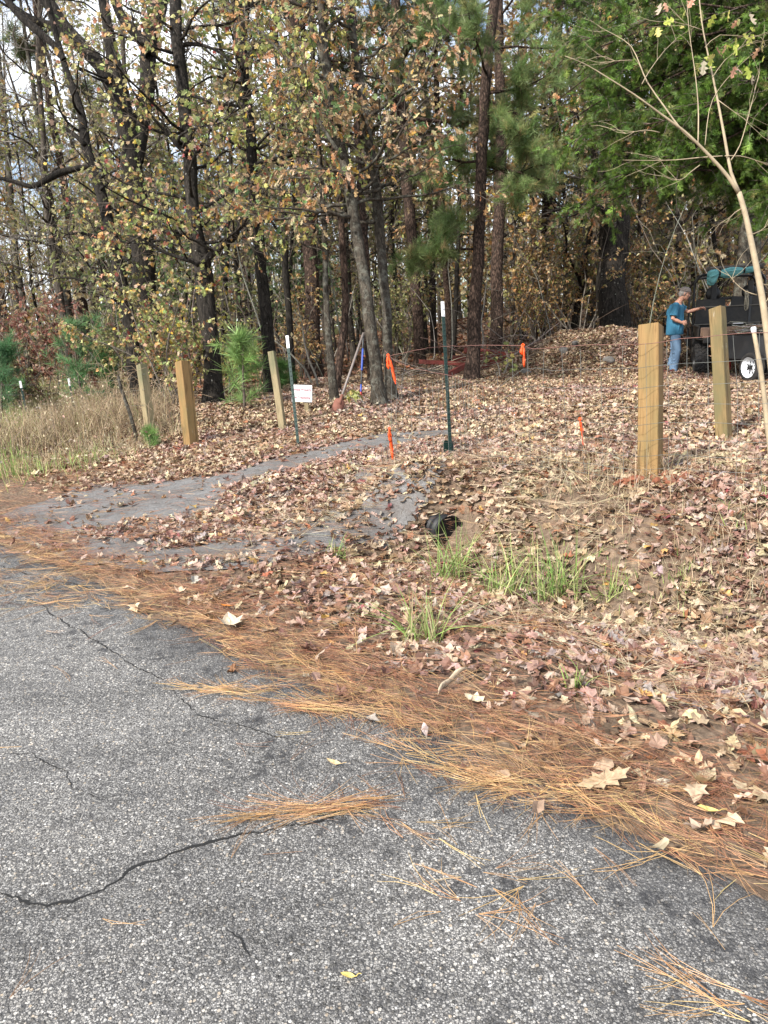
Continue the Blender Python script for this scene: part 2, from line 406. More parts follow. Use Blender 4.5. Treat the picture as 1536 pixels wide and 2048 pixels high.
t.links.new(c, b.inputs['Base Color']); b.inputs['Roughness'].default_value = .95; b.inputs['Specular IOR Level'].default_value = .1
t.links.new(nd(t, 'ShaderNodeBump', {'Height': mth(t, 'ADD', n2, vo2.outputs['Distance']), 'Strength': .7, 'Distance': .02}).outputs[0], b.inputs['Normal'])
M['soil'] = m
xs = spaced(-90, -5, 9, 100, .07, 5); ys = spaced(-25, .8, 19, 140, .07, 5)
def zground(x, y):
    s = SS(x, y); return Z0(x, y) - .035 * (1 - sstep(-.05, .25, s))
grid_mesh('ground', xs, ys, zground, M['soil'])
mc = P(1215, 690, 16.8)
grid_mesh('dirt_mound', np.arange(mc[0] - 5, mc[0] + 5, .09), np.arange(mc[1] - 4.5, mc[1] + 4.5, .09), lambda x, y: Z(x, y) - .012, M['soil'],
          keep=lambda x, y: mound(x, y) > .004)

# asphalt road
m, t, b, o = newmat('worn_asphalt'); co = mapped(t, (1, 1, 1))
wob = nd(t, 'ShaderNodeTexNoise', {0: co, 'Scale': 60, 'Detail': 2}).outputs[1]
co2 = nd(t, 'ShaderNodeVectorMath', {0: co, 1: nd(t, 'ShaderNodeVectorMath', {0: wob, 'Scale': .006}, operation='SCALE').outputs[0]}, operation='ADD').outputs[0]
va = nd(t, 'ShaderNodeTexVoronoi', {0: co2, 'Scale': 105, 'Randomness': 1}); vb = nd(t, 'ShaderNodeTexVoronoi', {0: co2, 'Scale': 215, 'Randomness': 1})
sa = nd(t, 'ShaderNodeSeparateColor', {0: va.outputs['Color']}); sb = nd(t, 'ShaderNodeSeparateColor', {0: vb.outputs['Color']})
stone = ramp(t, sa.outputs[0], [(0, (.06, .057, .052)), (.3, (.145, .138, .127)), (.6, (.25, .242, .226)), (.82, (.40, .388, .364)), (.9, (.32, .26, .19)), (1, (.60, .585, .55))])
small = ramp(t, sb.outputs[0], [(0, (.045, .043, .040)), (.5, (.16, .153, .143)), (1, (.42, .405, .38))])
isbig = ramp(t, sa.outputs[1], [(.48, (0, 0, 0)), (.52, (1, 1, 1))])
edgea = ramp(t, va.outputs['Distance'], [(.40, (1, 1, 1)), (.60, (0, 0, 0))])
edgeb = ramp(t, vb.outputs['Distance'], [(.38, (1, 1, 1)), (.6, (.25, .25, .25))])
c = mix(t, edgeb, (.045, .045, .047), small)
c = mix(t, mth(t, 'MULTIPLY', isbig, edgea), c, stone)
# broad wear: dark bitumen patches towards the edge
sx = nd(t, 'ShaderNodeSeparateXYZ', {0: co}); s_ = mth(t, 'MULTIPLY', mth(t, 'ADD', mth(t, 'ADD', sx.outputs[0], sx.outputs[1]), -2.68), .7071)
nb = nd(t, 'ShaderNodeTexNoise', {0: co, 'Scale': 3.2, 'Detail': 6, 'Roughness': .62}).outputs[0]
nf = nd(t, 'ShaderNodeTexNoise', {0: co, 'Scale': 15, 'Detail': 7, 'Roughness': .7}).outputs[0]
edge = mth(t, 'ADD', s_, mth(t, 'MULTIPLY', mth(t, 'SUBTRACT', nb, .5), 1.1))
em = ramp(t, edge, [(.0, (0, 0, 0)), (.16, (1, 1, 1))]); 
em = ramp(t, mth(t, 'ADD', edge, .55), [(.22, (0, 0, 0)), (.55, (1, 1, 1))])
c = mix(t, mth(t, 'MULTIPLY', em, .62), c, (.06, .06, .062))
band = ramp(t, mth(t, 'MULTIPLY', mth(t, 'ADD', s_, 1.7), .6), [(.25, (.12, .12, .12)), (.75, (1, 1, 1))])
tar = mth(t, 'MULTIPLY', ramp(t, nf, [(.50, (0, 0, 0)), (.60, (1, 1, 1))]), mth(t, 'MULTIPLY', ramp(t, nb, [(.44, (0, 0, 0)), (.56, (1, 1, 1))]), band))
c = mix(t, mth(t, 'MULTIPLY', tar, .85), c, (.028, .028, .03))
nl = nd(t, 'ShaderNodeTexNoise', {0: co, 'Scale': .9, 'Detail': 4}).outputs[0]
c = mix(t, 1.0, c, ramp(t, nl, [(.3, (.80, .80, .80)), (.7, (1.2, 1.2, 1.2))]), 'MULTIPLY')
pit = nd(t, 'ShaderNodeTexNoise', {0: co, 'Scale': 42, 'Detail': 3, 'Roughness': .6}).outputs[0]
c = mix(t, mth(t, 'MULTIPLY', ramp(t, pit, [(.60, (0, 0, 0)), (.68, (1, 1, 1))]), .75), c, (.03, .029, .027))
nm = nd(t, 'ShaderNodeTexNoise', {0: nd(t, 'ShaderNodeMapping', {0: co, 'Rotation': (0, 0, .78), 'Scale': (1, 3.2, 1)}).outputs[0], 'Scale': 1.6, 'Detail': 7, 'Roughness': .65}).outputs[0]
c = mix(t, 1.0, c, ramp(t, nm, [(.32, (.68, .68, .68)), (.5, (1, 1, 1)), (.7, (1.22, 1.21, 1.19))]), 'MULTIPLY')
t.links.new(c, b.inputs['Base Color']); b.inputs['Roughness'].default_value = .72; b.inputs['Specular IOR Level'].default_value = .4
hh = mth(t, 'ADD', mth(t, 'MULTIPLY', mth(t, 'MULTIPLY', isbig, edgea), mth(t, 'ADD', sa.outputs[2], .4)), mth(t, 'MULTIPLY', edgeb, .35))
t.links.new(nd(t, 'ShaderNodeBump', {'Height': hh, 'Strength': .85, 'Distance': .006}).outputs[0], b.inputs['Normal'])
M['asphalt'] = m
ts = spaced(-70, -9, 5, 60, .06, 4)
redge = .05 + .16 * (fbm(ts * 1.3, ts * 0, 21) - .5) + .10 * (fbm(ts * 6, ts * 0 + 3, 22, 3) - .5)
V = []; off = [-7.5, -5, -3, -1.5, -.6, -.25, -.12, -.05, 0]
for k, o_ in enumerate(off):
    s = redge + o_; x = (s * 1.41421 + 2.68 + ts * 1.41421) / 2; y = (s * 1.41421 + 2.68 - ts * 1.41421) / 2
    z = np.zeros(len(ts)) + {0: -.03, -.05: -.006}.get(o_, 0); V.append(np.stack([x, y, z], 1))
n = len(ts); F = np.concatenate([np.stack([k * n + np.arange(n - 1), (k + 1) * n + np.arange(n - 1), (k + 1) * n + 1 + np.arange(n - 1), k * n + 1 + np.arange(n - 1)], 1) for k in range(len(off) - 1)])
mb = MB(); mb.add(np.concatenate(V), [F[:, ::-1]], (.3, .3, .3), 0, True); tag(mb.build('road', M['asphalt']), kind='structure')

# old asphalt driveway
m, t, b, o = newmat('old_driveway_asphalt'); co = mapped(t, (1, 1, 1))
n1 = nd(t, 'ShaderNodeTexNoise', {0: co, 'Scale': 55, 'Detail': 8, 'Roughness': .7}).outputs[0]
n2 = nd(t, 'ShaderNodeTexNoise', {0: co, 'Scale': 2.2, 'Detail': 7, 'Roughness': .62}).outputs[0]
c = ramp(t, n1, [(.3, (.085, .082, .08)), (.55, (.17, .166, .162)), (.8, (.27, .262, .252))])
c = mix(t, ramp(t, n2, [(.42, (0, 0, 0)), (.68, (.8, .8, .8))]), c, (.085, .07, .06))
rm = nd(t, 'ShaderNodeMapping', {0: co, 'Rotation': (0, 0, -.55), 'Scale': (1, 5, 1)}).outputs[0]
cw = nd(t, 'ShaderNodeTexNoise', {0: rm, 'Scale': 2.4, 'Detail': 7, 'Roughness': .6, 'Distortion': .6}).outputs[0]
ck = ramp(t, mth(t, 'ABSOLUTE', mth(t, 'SUBTRACT', cw, .5)), [(0, (0, 0, 0)), (.012, (1, 1, 1))]); c = mix(t, mth(t, 'MULTIPLY', mth(t, 'SUBTRACT', 1.0, ck), .6), c, (.04, .036, .033))
t.links.new(c, b.inputs['Base Color']); b.inputs['Roughness'].default_value = .8; b.inputs['Specular IOR Level'].default_value = .3
t.links.new(nd(t, 'ShaderNodeBump', {'Height': mth(t, 'ADD', n1, mth(t, 'MULTIPLY', ck, .6)), 'Strength': .5, 'Distance': .008}).outputs[0], b.inputs['Normal'])
M['drive'] = m
DRIVE = pxpoly([(-130, 1100), (-60, 1052), (0, 1030), (60, 1012), (150, 975), (300, 955), (430, 935), (520, 912), (620, 888), (760, 864), (900, 850), (960, 862), (930, 885), (900, 915), (900, 950), (880, 985), (850, 1025), (810, 1062), (740, 1085), (640, 1105), (560, 1125), (470, 1135), (320, 1150), (200, 1142), (100, 1128), (0, 1110)])
EXPO = [pxpoly(p) for p in (
    [(-130, 1062), (-20, 1050), (50, 1040), (105, 1012), (165, 985), (300, 970), (420, 955), (480, 942), (560, 916), (640, 898), (700, 882), (790, 868), (880, 862), (905, 870), (830, 886), (740, 902), (640, 922), (560, 948), (505, 962), (452, 975), (445, 1000), (435, 1020), (380, 1028), (330, 1040), (270, 1042), (200, 1062), (120, 1066), (60, 1055), (0, 1056)],
    [(168, 1095), (200, 1084), (262, 1080), (285, 1092), (265, 1106), (200, 1114), (176, 1110)],
    [(300, 1108), (360, 1098), (440, 1092), (480, 1100), (478, 1112), (420, 1120), (330, 1128), (308, 1120)],
    [(690, 1062), (720, 1040), (735, 1012), (770, 998), (832, 1004), (850, 1022), (820, 1052), (770, 1062)], [(590, 1085), (640, 1072), (668, 1076), (640, 1090)],
    [(690, 958), (740, 942), (800, 948), (790, 962), (720, 972)])]
def zdrive(x, y):
    return Z0(x, y) + .012 + .01 * (fbm(x * 2, y * 2, 77) - .5)
dx0 = [p[0] for p in DRIVE]; dy0 = [p[1] for p in DRIVE]
def kd(x, y):
    wx = x + .3 * (fbm(x * 3.5, y * 3.5, 31, 5) - .5); wy = y + .3 * (fbm(x * 3.5, y * 3.5, 35, 5) - .5)
    return inpoly(wx, wy, DRIVE) & (SS(x, y) > .12)
grid_mesh('driveway', np.arange(min(dx0) - .3, max(dx0) + .3, .022), np.arange(min(dy0) - .3, max(dy0) + .3, .022), zdrive, M['drive'], keep=kd)
def exposed(x, y):
    wx = x + .34 * (fbm(x * 3.5, y * 3.5, 41) - .5); wy = y + .34 * (fbm(x * 3.5, y * 3.5, 45) - .5)
    e = np.zeros(np.shape(x), bool)
    for p in EXPO: e |= inpoly(wx, wy, p)
    return e

# cracks in the road
M['crack'] = plain('crack_fill', (.012, .012, .012), .95, var=.4, scale=60, bump=0)  # dark filling of the cracks, laid as thin strips on the asphalt
def crack(pts, wd, seed):
    r = np.random.default_rng(seed); pw = np.array([P_[:2] for P_ in (GT(u, v, lambda x, y: 0 * x)[0] for u, v in pts)])
    seg = np.linalg.norm(np.diff(pw, axis=0), axis=1); L = np.r_[0, np.cumsum(seg)]; q = np.arange(0, L[-1], .012)
    x = np.interp(q, L, pw[:, 0]); y = np.interp(q, L, pw[:, 1]); n = len(q)
    w_ = np.cumsum(r.normal(0, .0035, n)); w_ -= np.linspace(0, w_[-1], n); w_ += .018 * (fbm(q * 11, q * 0, seed + 4, 4) - .5)
    tx = np.gradient(x); ty = np.gradient(y); l = np.hypot(tx, ty); nx_, ny_ = -ty / l, tx / l
    x = x + nx_ * w_ + r.normal(0, .0012, n); y = y + ny_ * w_ + r.normal(0, .0012, n)
    ww = wd * np.maximum(0, -.25 + 1.9 * fbm(q * 14, q * 0, seed, 4)) * np.minimum(1, np.minimum(q, q[-1] - q) / .1) * .5
    V = np.concatenate([np.stack([x + nx_ * ww, y + ny_ * ww, np.full(n, .002)], 1), np.stack([x - nx_ * ww, y - ny_ * ww, np.full(n, .002)], 1)])
    i = np.arange(n - 1); return V, np.stack([i, i + 1, n + i + 1, n + i], 1)
for k, (pts, wd) in enumerate([([(-40, 1760), (0, 1785), (45, 1813), (80, 1817), (140, 1812), (190, 1795), (230, 1770), (290, 1733), (340, 1715), (380, 1697), (450, 1677), (530, 1662), (620, 1642), (700, 1622)], .011),
        ([(60, 1195), (150, 1255), (215, 1300), (270, 1335), (330, 1365)], .008), ([(450, 1855), (490, 1880), (522, 1930)], .007),
        ([(0, 1505), (60, 1515), (110, 1540), (150, 1580), (200, 1600), (260, 1585)], .005), ([(330, 1365), (420, 1430), (520, 1462), (640, 1500)], .006), ([(-30, 1120), (60, 1150), (190, 1180)], .014)]):
    V, F = crack(pts, wd, 60 + k); mb = MB(); mb.add(V, [F], (.02, .02, .02)); tag(mb.build('road_crack', M['crack']), kind='structure')

# ------------------------------------------------------------------ leaf shapes
def outline(kind):
    if kind == 'maple':
        a = [(0, -.46), (.16, -.44), (.40, -.38), (.35, -.14), (.54, .10), (.30, .18), (.22, .34), (0, .56)]
    elif kind == 'bigoak':
        a = [(0, -.66), (.08, -.44), (.17, -.38), (.12, -.28), (.22, -.14), (.30, -.12), (.17, .0), (.25, .18), (.33, .24), (.17, .28), (.14, .42), (.19, .50), (.07, .52), (0, .70)]
    elif kind == 'oak':
        a = [(0, -.66), (.06, -.46), (.19, -.38), (.12, -.22), (.29, -.10), (.15, .02), (.34, .20), (.17, .26), (.22, .44), (.10, .50), (0, .70)]
    else:
        a = [(0, -.55), (.20, -.25), (.27, .05), (.14, .38), (0, .58)]
    a = np.array(a); return np.concatenate([a, (a[1:-1] * [-1, 1])[::-1]])
def leaf_tpl(kind, curl, cup, twist, seed, stem=True):
    r = np.random.default_rng(seed); o = outline(kind); o = o + r.normal(0, .018, o.shape)
    o = o * (1 + r.normal(0, .07, (len(o), 1))); V = np.concatenate([[[0, -.05]], o * 1.0]); n = len(o)
    x, y = V[:, 0], V[:, 1]
    z = .55 * (curl * y * y * 2 + cup * x * x * 3 + twist * x * y * 3) + r.normal(0, .055, len(V)); z[0] -= .05
    V = np.stack([x, y, z], 1); F = [np.stack([np.zeros(n, int), 1 + np.arange(n), 1 + (np.arange(n) + 1) % n], 1)]
    if stem:
        s0 = V[1]; V = np.concatenate([V, [s0 + [.012, 0, 0], s0 + [-.012, 0, 0], s0 + [.05, -.33, .04 + curl * .3]]]); F[0] = np.concatenate([F[0], [[n + 1, n + 3, n + 2]]])
    return V, F
GL = [leaf_tpl(k, c_, u_, t_, i) for i, (k, c_, u_, t_) in enumerate([('maple', .35, .3, .1), ('maple', -.3, .45, -.3), ('maple', .15, -.35, .3), ('oak', .4, .6, .2), ('oak', -.35, .5, -.4), ('oval', .3, .8, .5), ('maple', .6, .8, .2), ('oak', .1, -.6, .4), ('oval', -.5, .9, .3), ('oval', .8, .3, -.6), ('oak', .7, 1.0, .3)])]
CUL = (.56, 5.50)
def nearcul(x, y): return ((x - CUL[0]) ** 2 + (y - CUL[1]) ** 2) < .17 ** 2
def cand(n, x0, x1, y0, y1, margin=130):
    x = rng.uniform(x0, x1, n); y = rng.uniform(y0, y1, n); z = Z(x, y)
    u, v, d = proj(np.stack([x, y, z], 1))
    k = (d > .5) & (u > -margin) & (u < 1536 + margin) & (v < 2048 + margin) & (v > 300)
    return x[k], y[k], z[k], u[k], v[k], d[k]
PAL_TAN = [(.44, .335, .215, 3), (.52, .41, .275, 2.4), (.34, .235, .14, 3), (.22, .13, .075, 2.6), (.13, .072, .046, 2.2), (.30, .20, .14, 2.4), (.39, .29, .215, 2), (.26, .105, .055, .7)]
PAL_PINK = [(.34, .225, .175, 3), (.42, .31, .24, 3), (.26, .15, .11, 2.4), (.15, .078, .057, 2.8), (.48, .385, .26, 1.8), (.25, .13, .075, 2), (.34, .28, .245, 1.5), (.5, .30, .1, .2), (.22, .06, .06, .2)]
def lay(mb, x, y, z, size, pal, tilt=.45, lift=.02, tpls=GL, fold=1.0):
    n = len(x)
    if n == 0: return
    k = rng.integers(0, len(tpls), n); col = pick(pal, n)
    R = rot_euler(rng.uniform(0, 2 * pi, n), rng.normal(0, tilt, n), rng.normal(0, tilt, n) + (rng.random(n) < .4) * pi)
    sc_ = size * rng.uniform(.6, 1.25, n)
    for j, (tv, tf) in enumerate(tpls):
        q = k == j
        if q.any():
            pos = np.stack([x[q], y[q], z[q] + lift * rng.random(q.sum()) + sc_[q] * .10], 1)
            mb.inst(tv * [1, 1, fold], tf, pos, R[q], sc_[q], col[q], colvar=rng.uniform(.85, 1.12, len(tv)))
# leaf litter
mb = MB()
x, y, z, u, v, d = cand(125000, -6, 7, .8, 6.5)
s = SS(x, y); nz = fbm(x * 1.4, y * 1.4, 5); nz2 = fbm(x * 4, y * 4, 6)
dens = sstep(.12, .62, s + .5 * (nz2 - .5)) * (.6 + .9 * sstep(.42, .6, nz)) * np.where(s > .6, 1, .6) + .03 * sstep(-.2, .2, s)
t_ = TT(x, y); dens *= np.where(t_ < -4.1, .55, 1); dens *= 1 - .55 * sstep(-3.6, -3.0, t_) * sstep(1.1, 1.5, s) * (1 - sstep(2.7, 3.3, s)) * .6 * sstep(.36, .52, fbm(x * 2.2, y * 2.2, 17))
dens = np.where(exposed(x, y), .02 + .05 * sstep(.5, .65, nz2), dens) * np.where(s > 0, .52, 1)
rough_patch = inpoly(x, y, EXPO[3]); dens = np.where(rough_patch, .22, dens); dens = np.where(nearcul(x, y), .03, dens)
k = rng.random(len(x)) < dens; pk = (fbm(x * .9, y * .9, 8) + .22 * sstep(-2.5, 2, t_)) > .5
lay(mb, x[k & pk], y[k & pk], z[k & pk], .062, PAL_PINK, .42, .035); lay(mb, x[k & ~pk], y[k & ~pk], z[k & ~pk], .064, PAL_TAN, .40, .035)
x, y, z, u, v, d = cand(330000, -8, 12, 5.5, 19)
z = Z(x, y); s = SS(x, y); nz = fbm(x * .8, y * .8, 15)
dens = sstep(.8, 2.4, s) * (.35 + .8 * sstep(.36, .55, nz)); dens = np.where(exposed(x, y), .025 + .06 * sstep(.48, .66, fbm(x * 3, y * 3, 16)), dens)
dens = np.where(nearcul(x, y), 0, dens); dens *= np.where((y > 5.5) & (y < 6.5), .7, 1) * np.where(TT(x, y) < -7.5, .8, 1) * .8
gl = sstep(-3.2, -4.2, x) * sstep(9.0, 9.8, y); dens *= 1 - .8 * gl
k = rng.random(len(x)) < dens; pk = (fbm(x * .7, y * .7, 28) > .60) | ((y < 8) & (rng.random(len(x)) < .35))
lay(mb, x[k & ~pk], y[k & ~pk], z[k & ~pk], .074, PAL_TAN, .38, .03); lay(mb, x[k & pk], y[k & pk], z[k & pk], .071, PAL_PINK, .38, .03)
x, y, z, u, v, d = cand(90000, -30, 34, 19, 55)
k = rng.random(len(x)) < .75; PAL_FAR = [(.34, .22, .14, 3), (.42, .29, .18, 2), (.26, .13, .075, 3), (.16, .09, .05, 2), (.34, .13, .06, 1.5)]
lay(mb, x[k], y[k], z[k], .2, PAL_FAR, .35, .03, tpls=GL[:5:2])
tag(mb.build('leaf_litter', M['leaf_ground']), kind='stuff')

# pine straw
def needle_tpl(seed, n=3, L=1.0, wd=.0078, spread=.16):
    r = np.random.default_rng(seed); V = []; F = []
    for i in range(n):
        a = r.normal(0, spread); cv = r.normal(0, .26); rz_ = r.uniform(-.02, .06); m0 = len(V)
        for j, tt_ in enumerate((0, .35, .7, 1.0)):
            aa = a + cv * tt_; px, py = sin(aa) * L * tt_, cos(aa) * L * tt_; nx_, ny_ = cos(aa), -sin(aa); hw = wd * (.5, .5, .42, .15)[j]; zz = rz_ * tt_ * (1 if tt_ < .8 else .6)
            V += [(px - nx_ * hw, py - ny_ * hw, zz), (px + nx_ * hw * .2, py, zz + wd * .5), (px + nx_ * hw, py + ny_ * hw, zz)]
        for j in range(3):
            q = m0 + 3 * j; F += [(q, q + 1, q + 4, q + 3), (q + 1, q + 2, q + 5, q + 4)]
    return np.array(V), [np.array(F)]
NT = [needle_tpl(i, n=(3 if i % 3 else 2)) for i in range(8)]
PAL_N = [(.31, .155, .08, 3), (.255, .11, .058, 3), (.19, .078, .043, 3), (.40, .25, .13, 2), (.11, .055, .035, 2.8)]
PAL_NY = [(.47, .31, .145, 3), (.40, .24, .10, 3), (.31, .16, .07, 2.6), (.19, .095, .05, 2.2)]
def needles(mb, x, y, z, yaw, pal, L=.19, tilt=.07, lift=.02):
    n = len(x)
    if n == 0: return
    R = rot_euler(yaw, rng.normal(.03, tilt, n), rng.normal(0, .3, n)); k = rng.integers(0, len(NT), n); sc_ = L * rng.uniform(.65, 1.2, n); col = pick(pal, n)
    pos = np.stack([x, y, z + .004 + lift * rng.random(n)], 1)
    for j, (tv, tf) in enumerate(NT):
        q = k == j; mb.inst(tv, tf, pos[q], R[q], sc_[q], col[q])
mb = MB()
x, y, z, u, v, d = cand(340000, -9, 4.5, .6, 10)
s = SS(x, y); t_ = TT(x, y); nz = fbm(x * 1.7, y * 1.7, 61); n2 = fbm(x * .8 + 9, y * .8, 62)
e0 = .02 + .34 * (fbm(t_ * .9, t_ * 0, 63) - .5) + .25 * (nz - .5)
band = sstep(e0 - .16, e0 + .14, s) * (1 - .82 * sstep(.0 + .4 * n2, .30 + .5 * n2, s)) * (1 - sstep(1.0 + .5 * n2, 1.8 + .5 * n2, s))
rest = .20 * sstep(.5, 1, s) * (1 - sstep(3, 5, s)) * sstep(.4, .6, n2)
dens = np.maximum(.62 * band, rest); dens = np.where(exposed(x, y) & (s > .3), .03, dens)
dens = np.where((t_ < -5) & (s > 1.2) & (s < 4) & ~exposed(x, y), np.maximum(dens, .2), dens)
k = (rng.random(len(x)) < dens) & (rng.random(len(x)) < .85)
x, y, s = x[k], y[k], s[k]; z = np.maximum(Z0(x, y), np.where(s < .12, .0, -1)); z = np.where(exposed(x, y), zdrive(x, y), z)
thick = .03 * sstep(0, .4, s - .1) * (1 - sstep(.9, 1.6, s))
yl = rng.random(len(x)) < (.55 * (1 - sstep(-.05, .35, s)) + .1)
yaw = np.where(rng.random(len(x)) < .6, rng.normal(pi / 4 + pi * 0, .55, len(x)) + pi * rng.integers(0, 2, len(x)), rng.uniform(0, 2 * pi, len(x)))
for q, pal in ((yl, PAL_NY), (~yl, PAL_N)): needles(mb, x[q], y[q], z[q] + thick[q] * rng.random(q.sum()), yaw[q], pal)
# dry straw strewn over the bank
x, y, z, u, v, d = cand(30000, -4, 8, 1.5, 8.5); s = SS(x, y); k = (s > .7) & ~exposed(x, y) & ~nearcul(x, y) & (rng.random(len(x)) < .9 * sstep(.42, .62, fbm(x * 1.6, y * 1.6, 64)) * sstep(5.5, 3.5, s) * sstep(-5.5, -3.5, TT(x, y)))
needles(mb, x[k], y[k], z[k] + .03 * rng.random(k.sum()), rng.uniform(0, 2 * pi, k.sum()), [(.42, .34, .22, 3), (.30, .22, .14, 3), (.52, .43, .28, 2), (.18, .12, .08, 2)], L=.24, tilt=.22)
# loose bundles lying on the road
def drift(cu, cv, n, a, bdt, ang, pal=PAL_NY, yawc=None, ys_=.35):
    c0 = GT(cu, cv, lambda x, y: 0 * x)[0]; p = rng.normal(0, 1, (n, 2)) * [a, bdt]; ca, sa = cos(ang), sin(ang)
    x = c0[0] + p[:, 0] * ca - p[:, 1] * sa; y = c0[1] + p[:, 0] * sa + p[:, 1] * ca
    k = SS(x, y) < .15; x, y = x[k], y[k]; n = len(x)
    yw = rng.uniform(0, 2 * pi, n) if yawc is None else rng.normal(yawc, ys_, n) + pi * rng.integers(0, 2, n)
    needles(mb, x, y, np.zeros(n), yw, pal)
def pxang(u1, v1, u2, v2):
    a, b_ = GT(u1, v1, lambda x, y: 0 * x)[0], GT(u2, v2, lambda x, y: 0 * x)[0]; return atan2(b_[1] - a[1], b_[0] - a[0])
a1 = pxang(500, 1630, 760, 1605); drift(625, 1625, 80, .10, .016, a1, yawc=a1 - pi / 2, ys_=.22)
a2 = pxang(370, 1370, 520, 1390); drift(450, 1385, 55, .10, .02, a2, yawc=a2 - pi / 2, ys_=.3)
a3 = pxang(540, 1400, 690, 1430); drift(630, 1418, 85, .09, .03, a3, yawc=a3 - pi / 2, ys_=.5)
a4 = pxang(860, 1530, 1100, 1600); drift(960, 1555, 110, .16, .03, a4, yawc=a4 - pi / 2, ys_=.4)
drift(1050, 1590, 30, .12, .04, a4); drift(230, 1195, 90, .3, .1, a2, yawc=a2 - pi / 2, ys_=.6); drift(80, 1160, 170, .45, .16, a2, yawc=a2 - pi / 2, ys_=.7); drift(60, 1200, 60, .4, .1, a2)
drift(1020, 1785, 11, .13, .05, a4, yawc=a4 - pi / 2, ys_=.9); drift(1500, 2015, 16, .04, .04, a4, yawc=a4 - pi / 2, ys_=.4); drift(960, 1840, 6, .06, .02, a4, yawc=a4 - pi / 2, ys_=.4)
drift(780, 1640, 16, .12, .04, a4, yawc=a4 - pi / 2, ys_=.6)
x, y, z, u, v, d = cand(1500, -4, 2, .8, 6.5); s = SS(x, y)
k = (s < 0) & (rng.random(len(x)) < .06 + .36 * sstep(-.8, -.05, s)); needles(mb, x[k], y[k], 0 * x[k], rng.uniform(0, 2 * pi, k.sum()), PAL_NY)
tag(mb.build('pine_straw', M['needle_ground']), kind='stuff')

# single leaves and bark that stand out
def single(name, label, cat, u, v, kind, size, col, yaw, curl=.3, cup=.5, tilt=.15):
    p, d_ = GT(u, v); p = p + [0, 0, .03 if SS(p[0], p[1]) > .1 else .012]; rs = np.random.default_rng(int(u))
    o2 = outline(kind); N = 5; V = [[0, 0, 0]]; F = []; rings = []
    m_ = len(o2)
    for r_ in (.4, .7, 1.0):
        V += [[a * r_, b_ * r_, 0] for a, b_ in o2]
    V = np.array(V, float)
    F = [(0, 1 + i, 1 + (i + 1) % m_) for i in range(m_)]
    for k_ in (0, 1): F += [(1 + k_ * m_ + i, 1 + (k_ + 1) * m_ + i, 1 + (k_ + 1) * m_ + (i + 1) % m_, 1 + k_ * m_ + (i + 1) % m_) for i in range(m_)]
    V[:, 2] = curl * V[:, 1] ** 2 + cup * V[:, 0] ** 2 + rs.normal(0, .02, len(V)) + .04
    g_ = MB(); g_.add(V * size, F, np.array(col)); s0 = V[1 + 2 * m_] * size
    g_.tube([s0, s0 + [.01, -.12 * size, .02 * size], s0 + [.03 * size, -.34 * size, .01]], [.0016, .0013, .001], 5, np.array(col) * .8)
    ob = g_.build(name, M['leaf_ground']); ob.location = p; ob.rotation_euler = (tilt, .1, yaw); tag(ob, label, cat)
single('oak_leaf', 'large tan lobed oak leaf lying on the pine straw at the road edge', 'leaf', 1205, 1580, 'bigoak', .15, (.40, .29, .18), radians(-80), .25, .5)
single('fallen_leaf', 'pale cream leaf on the pine straw just right of the curled bark strip', 'leaf', 948, 1412, 'maple', .085, (.62, .50, .34), 1.0)
single('fallen_leaf', 'curled tan leaf lying alone on the asphalt below the needle clump', 'leaf', 668, 1533, 'oval', .055, (.6, .44, .24), 1.2, .6, 1.2)
single('fallen_leaf', 'small yellow leaf lying alone low on the asphalt near the bottom', 'leaf', 697, 1960, 'oval', .035, (.68, .52, .16), 1.4, .3, .8)
single('fallen_leaf', 'yellow oval leaf on the pine straw at the right edge', 'leaf', 1415, 1637, 'oval', .06, (.66, .48, .16), 1.3, .3, .8)
single('fallen_leaf', 'bright orange leaf on the needles at the driveway corner', 'leaf', 455, 1222, 'oval', .07, (.62, .22, .03), 1.6, .4, .8)
single('fallen_leaf', 'big cream curled leaf on the needles beside the orange leaf', 'leaf', 462, 1258, 'maple', .13, (.56, .46, .33), .4, .8, 1.0)
p, _ = GT(905, 1385); mb = MB(); tt_ = np.linspace(0, 1, 9)
pp = np.stack([-.09 + .2 * tt_, .03 * np.sin(tt_ * 3), .03 + .03 * tt_ + .01 * np.sin(tt_ * 9)], 1)
mb.tube(pp, .017 * np.array([.2, .9, 1, 1.1, .95, .9, 1, .7, .25]), 8, (.50, .40, .28), squash=.35)
ob = mb.build('bark_strip', M['leaf_ground']); ob.location = p; ob.rotation_euler = (0, -.1, .75); tag(ob, 'pale curled strip of bark lying on the pine straw', 'bark')
# ------------------------------------------------------------------ vegetation
def tleaf(kind, seed, cup=.5, curl=.2):
    r = np.random.default_rng(seed)
    if kind == 'lobed': o = np.array([(0, -.45), (.18, -.36), (.38, -.26), (.28, -.04), (.42, .2), (.2, .28), (0, .56)]) * (1 + r.normal(0, .06, (7, 1)))
    elif kind == 'oak': o = np.array([(0, -.5), (.25, -.28), (.1, -.1), (.38, .1), (.13, .2), (.22, .42), (0, .62)])
    else: o = np.array([(0, -.5), (.24, -.12), (.2, .2), (0, .55)])
    L_ = o * [-1, 1]; n = len(o); V = np.concatenate([o, L_[1:-1]])
    z = cup * np.abs(V[:, 0]) + curl * V[:, 1] ** 2 + r.normal(0, .04, len(V)); V = np.concatenate([V, z[:, None]], 1)
    right = np.arange(n); left = np.r_[0, n - 1, np.arange(len(V) - 1, n - 1, -1)]
    V[:, 1] += .5
    return V, [np.array([right]), np.array([left])]
TL = {k: [tleaf(k, i, c_, u_) for i, (c_, u_) in enumerate([(.5, .2), (-.3, -.4), (.9, .5)])] for k in ('lobed', 'oak', 'oval')}
